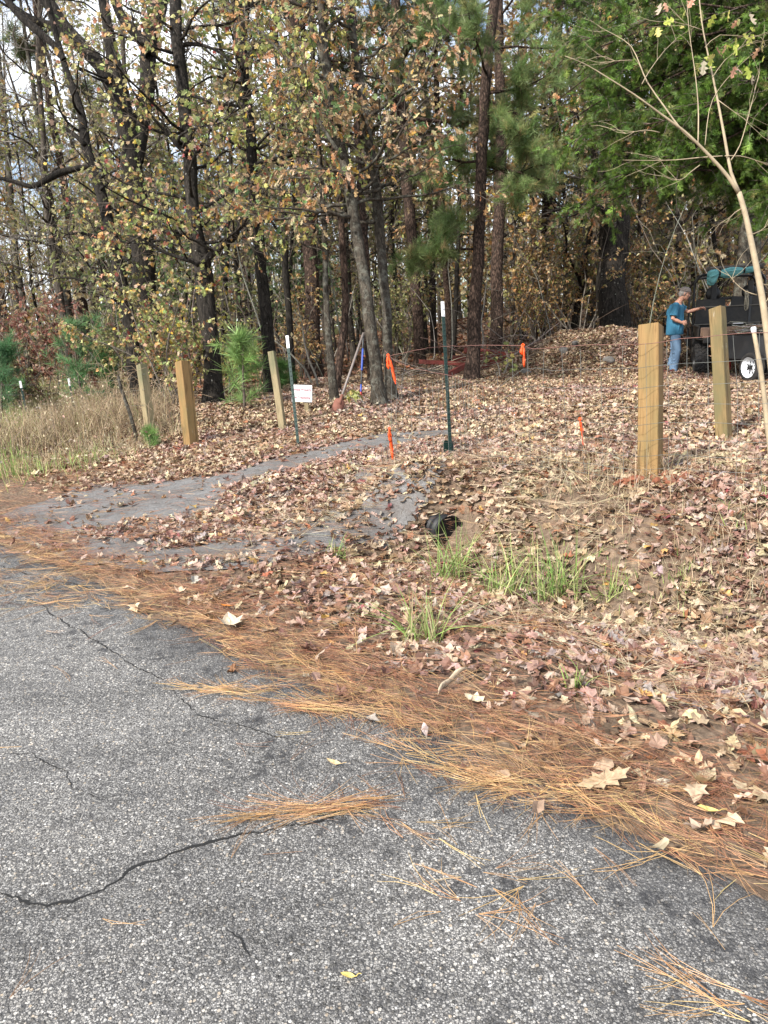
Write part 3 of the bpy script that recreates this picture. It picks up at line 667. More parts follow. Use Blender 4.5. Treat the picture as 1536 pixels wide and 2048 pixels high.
PAL = {
 'gum': [(.42, .43, .17, 2.5), (.30, .34, .12, 2), (.55, .48, .22, 2.4), (.55, .34, .13, 1.6), (.50, .24, .14, .8), (.18, .25, .08, 1.5), (.58, .40, .28, 1.4), (.64, .46, .08, .5), (.42, .10, .08, .25)],
 'oakfall': [(.46, .29, .15, 3), (.54, .39, .24, 3), (.34, .19, .09, 1.6), (.24, .29, .12, 2.2), (.55, .48, .26, 2), (.13, .22, .08, 1.6), (.60, .38, .08, .6), (.54, .26, .12, .8)],
 'olive': [(.30, .31, .12, 3), (.40, .38, .16, 2), (.20, .23, .08, 2), (.46, .42, .22, 1.5), (.36, .24, .11, 1)],
 'dull': [(.38, .30, .17, 3), (.29, .28, .14, 3), (.46, .38, .24, 2), (.44, .26, .14, 1), (.50, .43, .16, 1)],
 'rust': [(.44, .26, .11, 3), (.38, .21, .08, 2), (.52, .36, .18, 2), (.32, .31, .10, 2.4), (.56, .42, .25, 1)],
 'red': [(.30, .13, .09, 3), (.22, .09, .07, 2), (.38, .24, .17, 2), (.20, .15, .08, 1.5)],
 'yellow': [(.50, .48, .15, 3), (.38, .42, .14, 3), (.6, .52, .18, 1.5), (.28, .33, .11, 2)],
 'dark': [(.08, .13, .055, 3), (.12, .17, .07, 2), (.17, .20, .08, 1)],
}
def rnd_unit(r): v = r.normal(0, 1, 3); return v / (np.linalg.norm(v) + 1e-9)
class Wood:
    """collects limbs, twigs and leaf sites of one plant"""
    def __init__(s, seed): s.r = np.random.default_rng(seed); s.tubes = []; s.sa = []; s.sb = []; s.ra = []; s.rb = []; s.lp = []; s.ld = []
    def line(s, p, d, L, r0, n=6, jit=.22, up=.0, sag=0.):
        pts = [np.array(p, float)]; d = np.array(d, float); d /= np.linalg.norm(d)
        for i in range(n):
            d = d + s.r.normal(0, jit, 3) + [0, 0, up - sag * i / n]; d /= np.linalg.norm(d); pts.append(pts[-1] + d * L / n)
        return np.array(pts)
    def addline(s, pts, r0, r1):
        n = len(pts); rr = np.linspace(r0, r1, n)
        for i in range(n - 1): s.sa.append(pts[i]); s.sb.append(pts[i + 1]); s.ra.append(rr[i]); s.rb.append(rr[i + 1])
    def limb(s, p, d, L, r0, nsub=8, ntw=4, leaves=4, up=.06, sag=.0, twl=.35, spread=1.0, jit=.2):
        pts = s.line(p, d, L, r0, 8, jit, up, sag); s.tubes.append((pts, np.linspace(r0, r0 * .22, len(pts))))
        T = pts[-1] - pts[0]; T /= np.linalg.norm(T)
        for k in range(nsub):
            f = s.r.uniform(.22, 1.0) * (len(pts) - 1); i = min(int(f), len(pts) - 2); q = pts[i] + (pts[i + 1] - pts[i]) * (f - i)
            dd = (pts[i + 1] - pts[i]); dd /= np.linalg.norm(dd); dd = dd * .7 + rnd_unit(s.r) * spread * [1, 1, .55] + [0, 0, .1]
            l2 = L * s.r.uniform(.2, .42) * (1.15 - .5 * f / len(pts)); sub = s.line(q, dd, l2, 0, 4, jit * 1.1, up, sag); s.addline(sub, max(r0 * .28, .006), .0035)
            for j in range(ntw):
                g = s.r.uniform(.2, 1.0) * 4; i2 = min(int(g), 3); q2 = sub[i2] + (sub[i2 + 1] - sub[i2]) * (g - i2)
                d3 = (sub[i2 + 1] - sub[i2]) / (l2 / 4) * .8 + rnd_unit(s.r) * .9; tw = s.line(q2, d3, twl * s.r.uniform(.5, 1.2), 0, 2, .25, 0, sag * .5); s.addline(tw, .0042, .0022)
                for m_ in range(leaves):
                    h = s.r.random() * 2; i3 = min(int(h), 1); s.lp.append(tw[i3] + (tw[i3 + 1] - tw[i3]) * (h - i3)); s.ld.append((tw[i3 + 1] - tw[i3]) * 3 + rnd_unit(s.r) * .35 + [0, 0, -.35])
        return pts
    def wood_mesh(s, mb, twigs=True, col=(.5, .5, .5), sides=7):
        for pts, rr in s.tubes: mb.tube(pts, rr, sides, col, 0)
        if twigs and s.sa: mb.segs(np.array(s.sa), np.array(s.sb), np.array(s.ra), np.array(s.rb), 3, col, 0)
    def leaf_mesh(s, mb, kind, size, pal, keep=1.0, mat=0):
        if not s.lp: return
        lp = np.array(s.lp); ld = np.array(s.ld)
        if keep < 1: k = s.r.random(len(lp)) < keep; lp, ld = lp[k], ld[k]
        n = len(lp); R = align(ld, s.r.uniform(0, 2 * pi, n)); k = s.r.integers(0, 3, n); col = pick(PAL[pal] if isinstance(pal, str) else pal, n); sc_ = size * s.r.uniform(.55, 1.2, n)
        for j, (tv, tf) in enumerate(TL[kind]):
            q = k == j; mb.inst(tv, tf, lp[q], R[q], sc_[q], col[q], mat)
def smooth_path(pts, rad, step=.18):
    pts = np.asarray(pts, float); n = len(pts); out = []; rr = []
    for i in range(n - 1):
        p0 = pts[max(i - 1, 0)]; p1 = pts[i]; p2 = pts[i + 1]; p3 = pts[min(i + 2, n - 1)]
        m_ = max(2, int(np.linalg.norm(p2 - p1) / step))
        for k in range(m_):
            t_ = k / m_; out.append(.5 * ((2 * p1) + (-p0 + p2) * t_ + (2 * p0 - 5 * p1 + 4 * p2 - p3) * t_ ** 2 + (-p0 + 3 * p1 - 3 * p2 + p3) * t_ ** 3)); rr.append(rad[i] + (rad[i + 1] - rad[i]) * t_)
    out.append(pts[-1]); rr.append(rad[-1]); return np.array(out), np.array(rr)
def trunk_tube(mb, pts, rad, sides=16, seed=0, rough=.10, flare=.32, base=0):
    P_, R_ = smooth_path(pts, rad); n = len(P_); r = np.random.default_rng(seed)
    L = np.r_[0, np.cumsum(np.linalg.norm(np.diff(P_, axis=0), axis=1))]
    if flare: R_ = R_ * (1 + flare * np.exp(-np.maximum(L - .25, 0) / .22))
    P_ = P_ + np.stack([fbm(L * 1.1, L * 0, seed + 1) - .5, fbm(L * 1.1, L * 0 + 5, seed + 2) - .5, 0 * L], 1) * R_[:, None] * .8 * np.minimum(1, L / 1.0)[:, None]
    T = np.gradient(P_, axis=0); T /= np.linalg.norm(T, axis=1)[:, None]
    N = np.array([1.0, 0, 0]); V = []; an = np.arange(sides) * 2 * pi / sides
    for i in range(n):
        N = N - T[i] * (N @ T[i]); N /= np.linalg.norm(N); B = np.cross(T[i], N)
        k = 1 + rough * (fbm(an * 1.6 + 7, an * 0 + L[i] * .9, seed + 3) - .5) * 2 + .10 * np.cos(3 * an + seed) * np.exp(-L[i] / .35)
        V.append(P_[i] + (R_[i] * k)[:, None] * (np.cos(an)[:, None] * N + np.sin(an)[:, None] * B))
    V = np.concatenate(V); j = np.arange(sides)
    F = np.concatenate([np.stack([i * sides + j, i * sides + (j + 1) % sides, (i + 1) * sides + (j + 1) % sides, (i + 1) * sides + j], 1) for i in range(n - 1)])
    mb.add(V, [F], (.5, .5, .5), 0, True)
    mb.add(V[-sides:], [np.arange(sides)[None]], (.5, .5, .5), 0)
    return P_, R_
def pxline(pts, D, drift=0):
    n = len(pts); return np.array([P(u, v, D + drift * i / max(1, n - 1)) for i, (u, v, *_w) in enumerate(pts)]), np.array([w_[0] * .5 * D / FP if w_ else .03 for (u, v, *w_) in pts])
def extend_up(pts, rad, H=13.0):
    d = pts[-1] - pts[-2]; d /= np.linalg.norm(d); d = d * .8 + np.array([0, 0, .35]); d /= np.linalg.norm(d)
    top = pts[-1][2]; n = 4; L = max(0, H - top) / max(.3, d[2])
    if L < .5: return pts, rad
    e = [pts[-1] + d * L * (i + 1) / n for i in range(n)]
    return np.concatenate([pts, e]), np.concatenate([rad, rad[-1] * np.array([.85, .65, .4, .15])])
def tree(name, label, cat, stem, D, bk, crown=None, extra=(), H=13, drift=0, group=None, seed=1, rough=.1, ground=True, crown_name='crown', twig_mat=None):
    """stem: photo pixels (u, v, width px) from the foot upwards at depth D; extra: further stems / explicit limbs"""
    pts, rad = pxline(stem, D, drift)
    base = pts[0].copy(); gz = float(Z(base[0], base[1]))
    root = empty(name, (base[0], base[1], gz), label, cat, group)
    dirn = pts[0] - pts[1]; dirn /= np.linalg.norm(dirn)
    foot = np.array([base[0], base[1], gz - .25])
    if base[2] - gz > .15: pts = np.concatenate([[foot], [foot * .4 + pts[0] * .6], pts]); rad = np.r_[rad[0] * 1.05, rad[0] * 1.02, rad]
    else: pts = np.concatenate([[foot], pts]); rad = np.r_[rad[0] * 1.05, rad]
    pts, rad = extend_up(pts, rad, H)
    mb = MB(); TP, TR = trunk_tube(mb, pts, rad, 16, seed, rough)
    wd = Wood(seed)
    for e in extra:
        ep, er = pxline(e['p'], D + e.get('dd', 0), e.get('drift', 0))
        if e.get('stem'):
            ep, er = extend_up(ep, er, e.get('H', H)); trunk_tube(mb, ep, er, 12, seed + 5, rough, flare=0)
        else:
            ep, er = smooth_path(ep, er, .2); mb.tube(ep, er, 9)
        for k in range(e.get('subs', 0)):
            i = wd.r.integers(len(ep) // 4, len(ep)); d = (ep[min(i + 1, len(ep) - 1)] - ep[max(0, i - 1)]); d /= np.linalg.norm(d) + 1e-9
            wd.limb(ep[i], d * .5 + rnd_unit(wd.r) * [1, 1, .6], e.get('sl', 1.2) * wd.r.uniform(.6, 1.2), max(.012, er[i] * .45), **e.get('kw', dict(nsub=5, ntw=4, leaves=4)))
    c = crown or {}
    for k in range(c.get('n', 0)):
        z = wd.r.uniform(c['z0'], c['z1']); i = int(np.argmin(np.abs(TP[:, 2] - z))); az = wd.r.uniform(*c.get('az', (0, 2 * pi)))
        L = c['L'] * wd.r.uniform(.55, 1.15); d = np.array([cos(az), sin(az), wd.r.uniform(*c.get('el', (-.05, .5)))])
        wd.limb(TP[i] + d * TR[i] * .5, d, L, min(TR[i] * .42, c.get('rl', .03)), **c.get('kw', {}))
    wd.wood_mesh(mb, twigs=False)
    mb.build('trunk', M[bk], root, origin=root.location); 
    if wd.sa or wd.lp or c.get('needles'):
        cb = MB(); cb.segs(np.array(wd.sa), np.array(wd.sb), np.array(wd.ra), np.array(wd.rb), 3, (.1, .085, .07), 1)
        if c.get('needles'): c['needles'](cb, wd)
        elif c: wd.leaf_mesh(cb, c.get('leaf', 'lobed'), c.get('size', .1), c.get('pal', 'gum'), c.get('keep', 1))
        cb.build(crown_name, [M[c.get('mat', 'leaf_tree')], M[twig_mat or 'twig']], root, origin=root.location)
    return root
# needle tufts
def tuft(seed, n=26, L=1, wd=.022, back=.2):
    r = np.random.default_rng(seed); V = []; F = []
    for i in range(n):
        y0 = r.uniform(-.45, .1); d = np.array([r.normal(0, .6), r.uniform(back, 1.2), r.normal(0, .6)]); d /= np.linalg.norm(d); s_ = np.cross(d, rnd_unit(r)); s_ /= np.linalg.norm(s_)
        l = L * r.uniform(.7, 1.1); p0 = np.array([0, y0, 0]); p1 = p0 + d * l * .6; p2 = p0 + d * l + [0, 0, -.0]; m_ = len(V)
        V += [p0 - s_ * wd * .5, p0 + s_ * wd * .5, p1 + s_ * wd * .5, p1 - s_ * wd * .5, p2]; F += [(m_, m_ + 1, m_ + 2, m_ + 3), (m_ + 3, m_ + 2, m_ + 4)]
    return np.array(V), [np.array([f for f in F if len(f) == 4]), np.array([f for f in F if len(f) == 3])]
TUFT = [tuft(i) for i in range(4)]
def spray(seed):
    """flat feathery spray of a cedar"""
    r = np.random.default_rng(seed); V = []; F = []
    def blade(p, d, l, w_):
        s_ = np.cross(d, [r.normal(0, .4), r.normal(0, .4), 1]); s_ /= np.linalg.norm(s_); m_ = len(V)
        V.extend([p - s_ * w_ * .5, p + s_ * w_ * .5, p + d * l]); F.append((m_, m_ + 1, m_ + 2))
    for i in range(34):
        y0 = r.uniform(0, 1) ** .8; sd_ = r.choice([-1, 1]); d = np.array([sd_ * r.uniform(.5, 1), r.uniform(.3, 1.0), r.normal(0, .35)]); d /= np.linalg.norm(d)
        l = .42 * (1.1 - y0) + .1; p = np.array([0, y0, -.12 * y0 * y0]); blade(p, d, l, .05)
        if r.random() < .7: q = p + d * l * .5; d2 = d + rnd_unit(r) * .6; d2 /= np.linalg.norm(d2); blade(q, d2, l * .55, .04)
    blade(np.zeros(3), np.array([0, 1, -.1]), 1.15, .05)
    return np.array(V), [np.array(F)]
SPRAY = [spray(i + 40) for i in range(4)]
def put(mb, tpls, pos, dirs, size, pal, r, mat=0, var=.22, clumpy=0):
    n = len(pos)
    if n == 0: return
    pos = np.asarray(pos); dirs = np.asarray(dirs)
    R = align(dirs, r.uniform(0, 2 * pi, n)); k = r.integers(0, len(tpls), n); col = pick(pal, n, var); sc_ = size * r.uniform(.7, 1.25, n)
    if clumpy: col = col * (1 - clumpy + 2 * clumpy * sstep(.3, .7, fbm(pos[:, 0] * 1.7 + pos[:, 1], pos[:, 2] * 1.9 - pos[:, 1] * .6, 33)))[:, None]
    for j, (tv, tf) in enumerate(tpls):
        q = k == j; mb.inst(tv, tf, pos[q], R[q], sc_[q], col[q], mat)
PINE_G = [(.20, .29, .10, 3), (.27, .35, .14, 2), (.14, .20, .07, 2), (.38, .32, .14, .8)]
PINE_DULL = [(.11, .15, .06, 3), (.16, .18, .08, 2), (.08, .11, .045, 2), (.36, .17, .07, .5)]
PINE_YOUNG = [(.20, .34, .10, 3), (.16, .28, .08, 2), (.26, .38, .13, 1)]
CEDAR_G = [(.105, .185, .032, 3), (.075, .135, .026, 3), (.15, .24, .04, 2), (.18, .18, .06, .9)]
def pine_needles(pal, size=.2, mult=1):
    def f(cb, wd):
        if wd.lp:
            for _ in range(mult): put(cb, TUFT, np.array(wd.lp), np.array(wd.ld) + [0, 0, .5], size, pal, wd.r)
    return f
KW_OAK = dict(nsub=8, ntw=4, leaves=5, twl=.4)
# ---- the near trees, left to right
tree('oak_tree', 'slender dark trunk leaning left at the left, behind the two left wooden posts', 'tree',
     [(268, 735, 27), (258, 650, 26), (240, 550, 25), (221, 470, 23), (205, 400, 22), (188, 345, 21), (175, 300, 21), (160, 215, 17), (142, 165, 15), (125, 115, 13)], 14, 'bark_dark',
     dict(n=10, z0=2.0, z1=6, L=2.0, az=(2.4, 5.6), kw=dict(nsub=6, ntw=3, leaves=4, twl=.4), leaf='oak', size=.10, pal='olive', keep=.45),
     extra=[dict(p=[(128, 120, 12), (108, 90, 13), (75, 62, 15), (40, 30, 14), (15, 0, 12)], H=10, stem=True),
            dict(p=[(170, 290, 10), (152, 272, 9), (128, 255, 6), (110, 240, 4)], subs=3, sl=.8, kw=dict(nsub=4, ntw=3, leaves=3)),
            dict(p=[(190, 330, 8), (120, 345, 14), (85, 365, 13), (60, 373, 10), (25, 362, 8), (-20, 352, 7)], dd=-.3, subs=3, sl=.9, kw=dict(nsub=4, ntw=3, leaves=3)),
            dict(p=[(208, 470, 9), (192, 474, 8), (165, 466, 6), (130, 470, 3)], subs=3, sl=.8)], seed=3, drift=1.2)
tree('oak_tree', 'massive dark forked oak at the left with a thick limb arching up to the left', 'tree',
     [(292, 690, 46), (292, 610, 46), (288, 525, 46), (284, 470, 45), (277, 420, 44), (268, 350, 42), (262, 290, 40), (252, 245, 34)], 16.5, 'bark_dark',
     dict(n=11, z0=3.0, z1=8, L=2.5, kw=dict(nsub=7, ntw=4, leaves=3, twl=.45), leaf='lobed', size=.1, pal='gum', keep=.4),
     extra=[dict(p=[(258, 300, 34), (248, 240, 33), (228, 185, 31), (208, 148, 29), (185, 115, 29), (160, 88, 28), (128, 52, 27), (100, 14, 26), (82, -15, 25)], stem=True, H=14),
            dict(p=[(272, 320, 28), (282, 270, 30), (290, 200, 31), (296, 125, 32), (303, 70, 34), (312, 20, 36), (322, -25, 34)], stem=True, H=16, drift=.6),
            dict(p=[(300, 110, 22), (278, 72, 22), (252, 45, 20), (236, 18, 18), (222, -15, 16)], stem=True, H=13),
            dict(p=[(166, 92, 12), (130, 75, 12), (98, 50, 15), (66, 40, 15), (30, 18, 14), (8, -8, 12)], dd=-.4, subs=4, sl=1.3, kw=dict(nsub=5, ntw=4, leaves=2))], seed=5, H=10)
tree('oak_tree', 'dark furrowed oak with two low forking limbs just right of the left fence posts', 'tree',
     [(428, 812, 38), (425, 740, 34), (418, 660, 34), (408, 580, 38), (399, 515, 36), (393, 460, 26), (386, 400, 25), (380, 340, 26), (374, 270, 27), (366, 190, 25), (357, 110, 24), (352, 40, 23), (349, -20, 22)], 13.2, 'bark_oak',
     dict(n=20, z0=3.2, z1=7.0, L=2.4, kw=dict(nsub=8, ntw=4, leaves=5, twl=.38), leaf='lobed', size=.092, pal='gum', keep=.55),
     extra=[dict(p=[(403, 528, 15), (420, 512, 15), (440, 494, 13), (466, 478, 12), (480, 455, 6), (500, 430, 4)], dd=-.2, subs=6, sl=1.3, kw=dict(nsub=6, ntw=4, leaves=5)),
            dict(p=[(398, 530, 12), (385, 522, 11), (362, 516, 8), (330, 505, 6), (300, 488, 5), (270, 470, 3)], dd=-.4, subs=7, sl=1.3, kw=dict(nsub=6, ntw=4, leaves=5)),
            dict(p=[(388, 490, 11), (372, 472, 10), (348, 462, 8), (325, 440, 5), (300, 400, 4)], dd=.3, subs=6, sl=1.3, kw=dict(nsub=6, ntw=4, leaves=5)),
            dict(p=[(376, 308, 12), (366, 300, 11), (350, 285, 10), (340, 265, 6), (318, 235, 4)], dd=-.2, subs=5, sl=1.2),
            dict(p=[(362, 90, 9), (385, 88, 8), (410, 92, 6), (440, 105, 5), (470, 130, 3)], subs=4, sl=1.2)], seed=7)
tree('oak_tree', 'straight dark trunk rising behind the square wooden post left of the white sign', 'tree',
     [(541, 742, 28), (536, 660, 26), (528, 580, 24), (520, 500, 23), (513, 420, 21), (506, 330, 21), (499, 260, 20), (490, 170, 19), (482, 80, 18), (476, -15, 17)], 14.5, 'bark_oak',
     dict(n=18, z0=3.4, z1=8, L=2.2, kw=dict(nsub=7, ntw=4, leaves=5, twl=.38), leaf='lobed', size=.095, pal='gum', keep=.5),
     extra=[dict(p=[(508, 330, 7), (530, 322, 7), (560, 316, 7), (590, 308, 7), (612, 285, 7), (640, 258, 6), (655, 225, 5)], dd=-.5, subs=7, sl=1.2)], seed=9)
tree('pine_tree', 'tall reddish barked pine behind the white sign', 'tree',
     [(628, 700, 34), (626, 620, 30), (620, 520, 28), (612, 420, 26), (604, 320, 25), (596, 220, 24), (588, 110, 24), (582, -20, 23)], 19, 'bark_pine',
     dict(n=7, z0=8, z1=12, L=2, kw=dict(nsub=6, ntw=3, leaves=4, twl=.3), needles=pine_needles(PINE_DULL)), seed=11, H=17)
tree('maple_tree', 'thin pale grey trunk standing between the white sign and the rusty spade', 'tree',
     [(668, 788, 17), (662, 720, 15), (656, 650, 13), (652, 580, 12), (651, 500, 11), (648, 420, 11), (640, 330, 10), (634, 240, 10), (628, 150, 9)], 12.3, 'bark_grey',
     dict(n=14, z0=2.8, z1=6.5, L=1.5, kw=dict(nsub=5, ntw=4, leaves=4, twl=.35), leaf='lobed', size=.10, pal='yellow', keep=.7), seed=13, H=9)
tree('oak_tree', 'thin brown trunk tilting right behind the leaning rusty spade', 'tree',
     [(674, 765, 15), (681, 700, 15), (688, 640, 14), (690, 560, 13), (684, 470, 13), (676, 380, 12), (668, 290, 12), (660, 200, 11), (655, 100, 11)], 13.6, 'bark_pine',
     dict(n=8, z0=3.5, z1=8, L=1.6, kw=dict(nsub=5, ntw=4, leaves=4), leaf='oak', size=.12, pal='oakfall'), seed=15, H=10)
tree('oak_tree', 'crooked grey mottled trunk that the blue and red bar leans against', 'tree',
     [(760, 808, 30), (752, 760, 25), (744, 690, 24), (738, 640, 24), (730, 570, 23), (716, 490, 22), (704, 410, 21), (692, 340, 20), (680, 290, 19), (668, 230, 18), (656, 160, 18), (646, 90, 17), (640, -15, 15)], 11.6, 'bark_grey',
     dict(n=17, z0=3.2, z1=6.5, L=2.1, kw=dict(nsub=7, ntw=4, leaves=5, twl=.35), leaf='oak', size=.115, pal='oakfall', keep=.5),
     extra=[dict(p=[(672, 250, 12), (655, 155, 12), (640, 100, 10), (622, 50, 8), (612, -10, 7)], dd=.2, subs=3, sl=1.1),
            dict(p=[(686, 318, 8), (655, 270, 7), (630, 230, 5), (600, 200, 4)], dd=-.4, subs=5, sl=1.0)], seed=17, rough=.16)
tree('oak_tree', 'grey trunk with a dark mossy side right beside the leaning mottled trunk', 'tree',
     [(783, 803, 25), (778, 740, 20), (774, 660, 20), (768, 580, 19), (762, 500, 19), (755, 420, 20), (748, 350, 20), (738, 280, 18), (728, 210, 17), (716, 130, 16), (706, 60, 15), (694, -20, 15)], 12.2, 'bark_grey',
     dict(n=15, z0=3.2, z1=7, L=2.0, kw=dict(nsub=7, ntw=4, leaves=5, twl=.35), leaf='oak', size=.115, pal='oakfall', keep=.5), seed=19)
tree('pine_tree', 'pine with a high dark fork spreading right, behind the middle trunks', 'tree',
     [(838, 690, 22), (832, 600, 22), (824, 500, 22), (815, 400, 22), (808, 320, 22), (802, 220, 22), (797, 130, 23), (793, 60, 20), (791, -20, 18)], 20, 'bark_pine',
     dict(n=9, z0=6.5, z1=13, L=2.4, kw=dict(nsub=7, ntw=3, leaves=4, twl=.35), needles=pine_needles(PINE_DULL, .22)),
     extra=[dict(p=[(800, 120, 15), (815, 95, 15), (832, 62, 14), (848, 30, 13), (868, 5, 11), (880, -20, 9)], dd=-.2, subs=3, sl=1.6), dict(p=[(806, 60, 9), (838, 36, 9), (860, 8, 8), (872, -16, 7)], dd=-.4, subs=2, sl=1.4),
            dict(p=[(826, 72, 8), (850, 76, 7), (878, 70, 6), (905, 62, 4)], subs=2, sl=1.2), dict(p=[(806, 240, 9), (835, 238, 8), (880, 243, 7), (930, 244, 6), (975, 240, 4)], subs=3, sl=1.3), dict(p=[(808, 262, 8), (840, 266, 7), (880, 272, 6), (905, 270, 4)], subs=2, sl=1.2)], seed=21, H=17)
tree('pine_tree', 'straight brown pine trunk rising in front of the rusty beam pile', 'tree',
     [(943, 768, 30), (948, 700, 26), (951, 640, 25), (955, 560, 24), (959, 480, 23), (962, 400, 22), (965, 320, 22), (969, 240, 21), (974, 150, 21), (982, 60, 20), (990, -20, 19)], 15.2, 'bark_pine',
     dict(n=12, z0=5.8, z1=9, L=2.1, rl=.028, el=(-.1, .35), kw=dict(nsub=8, ntw=4, leaves=4, twl=.3, up=.02), needles=pine_needles(PINE_G, .21)),
     extra=[dict(p=[(962, 185, 7), (985, 205, 6), (1020, 222, 5), (1050, 235, 4)], subs=5, sl=1.2, kw=dict(nsub=6, ntw=4, leaves=4)),
            dict(p=[(958, 500, 6), (935, 498, 5), (905, 500, 4), (880, 505, 3)], subs=6, sl=.7, kw=dict(nsub=5, ntw=4, leaves=4, sag=.1)),
            dict(p=[(964, 320, 6), (930, 325, 5), (905, 318, 4)], subs=3, sl=.7, kw=dict(nsub=5, ntw=4, leaves=4)),
            dict(p=[(964, 330, 7), (1000, 338, 6), (1040, 345, 5), (1080, 360, 4)], dd=.5, subs=7, sl=1.1, kw=dict(nsub=6, ntw=4, leaves=4, sag=.1))], seed=23, H=15, crown_name='crown')
tree('pine_tree', 'second straight pine trunk, close behind and right of the one by the beam pile', 'tree',
     [(992, 700, 27), (993, 620, 25), (995, 540, 24), (998, 460, 24), (1000, 380, 23), (1002, 300, 22), (1002, 220, 21), (1001, 130, 21), (998, 50, 21), (995, -20, 20)], 18.5, 'bark_pine',
     dict(n=7, z0=7.5, z1=12, L=2.4, kw=dict(nsub=8, ntw=4, leaves=4, twl=.35), needles=pine_needles(PINE_G, .23)), seed=25, H=16)
tree('oak_tree', 'massive dark oak trunk flecked with pale lichen behind the leaf covered dirt mound', 'tree',
     [(1226, 700, 62), (1225, 640, 60), (1224, 570, 58), (1223, 500, 58), (1223, 430, 56), (1221, 350, 52), (1217, 270, 42), (1214, 180, 38), (1210, 80, 34), (1208, -20, 30)], 19.5, 'bark_oak',
     dict(n=16, z0=5.0, z1=9, L=3.6, rl=.05, el=(-.25, .3), kw=dict(nsub=9, ntw=4, leaves=5, twl=.4), leaf='oak', size=.2, pal='oakfall', keep=.7),
     extra=[dict(p=[(1212, 425, 12), (1190, 410, 10), (1160, 412, 8), (1120, 418, 6), (1085, 430, 4)], dd=-1.2, subs=7, sl=1.0, kw=dict(nsub=4, ntw=3, leaves=4))], seed=27, H=16)
# trunks behind the vehicle at the right
for k, (st, D, bk, lb, cr) in enumerate([
    ([(1470, 690, 24), (1476, 600, 24), (1484, 520, 23), (1492, 440, 22), (1500, 360, 20), (1506, 260, 18)], 20, 'bark_grey', 'pale grey trunk leaning right behind the roll bars of the utility vehicle', 'dull'),
    ([(1505, 680, 20), (1510, 580, 19), (1512, 480, 18), (1517, 380, 17)], 22, 'bark_grey', 'grey trunk just right of the pale leaning trunk behind the utility vehicle', 'dull'),
    ([(1328, 680, 17), (1328, 580, 17), (1330, 500, 18), (1331, 420, 18), (1332, 330, 16)], 27, 'bark_bg', 'grey brown trunk in the wood right of the massive oak, above the man', 'dull'),
    ([(1299, 670, 14), (1300, 560, 14), (1302, 470, 14), (1302, 380, 13)], 29, 'bark_dark', 'thin dark trunk between the massive oak and the grey brown trunk', 'olive'),
    ([(1390, 690, 12), (1390, 560, 12), (1391, 470, 11), (1392, 400, 11), (1390, 300, 10)], 25, 'bark_dark', 'thin dark trunk rising above the left roll bar of the vehicle', 'olive'),
    ([(1446, 690, 25), (1446, 560, 25), (1446, 460, 25), (1446, 370, 24), (1446, 280, 22)], 30, 'bark_pine', 'broad reddish trunk deep in the wood above the teal cloth', 'dull'),
    ([(1176, 640, 10), (1172, 540, 10), (1168, 470, 10), (1160, 400, 9)], 24, 'bark_dark', 'crooked black trunk just left of the massive oak', 'dark'),
    ([(1072, 690, 12), (1070, 600, 11), (1068, 500, 11), (1066, 400, 10)], 27, 'bark_bg', 'slim brown trunk in the wood above the orange tape on the fence', 'rust'),
    ([(868, 690, 14), (866, 600, 14), (864, 500, 13), (860, 400, 13), (856, 300, 12)], 26, 'bark_bg', 'brown trunk in the wood left of the tall metal fence stake', 'dull'),
    ([(903, 735, 10), (908, 660, 11), (912, 600, 10), (915, 520, 9), (918, 440, 8)], 21, 'bark_dark', 'short dark trunk with rusty needles just right of the tall metal fence stake', 'rust'),
    ([(582, 720, 13), (576, 620, 13), (570, 520, 13), (566, 400, 13), (560, 280, 12), (556, 160, 11)], 17, 'bark_dark', 'thin dark trunk right of the trunk behind the wooden post', 'olive'),
    ([(740, 690, 15), (736, 600, 15), (730, 500, 14), (722, 400, 14), (716, 300, 13), (712, 180, 13), (708, 60, 12)], 17, 'bark_pine', 'reddish pine trunk seen between the two mottled grey trunks', 'dull'),
    ([(150, 690, 12), (135, 600, 12), (115, 500, 12), (100, 400, 11), (85, 300, 10)], 24, 'bark_grey', 'pale grey trunk leaning left above the small green pine', 'yellow'),
    ([(52, 690, 12), (45, 600, 12), (32, 500, 12), (20, 380, 11), (12, 260, 10)], 26, 'bark_grey', 'grey trunk near the left edge behind the dry grass', 'dull')]):
    tree('oak_tree' if bk != 'bark_pine' else 'pine_tree', lb, 'tree', st, D, bk, dict(n=9, z0=3.5, z1=10, L=2.2, kw=dict(nsub=6, ntw=3, leaves=4, twl=.5), leaf='oval', size=.13, pal=cr), seed=40 + k, H=15)
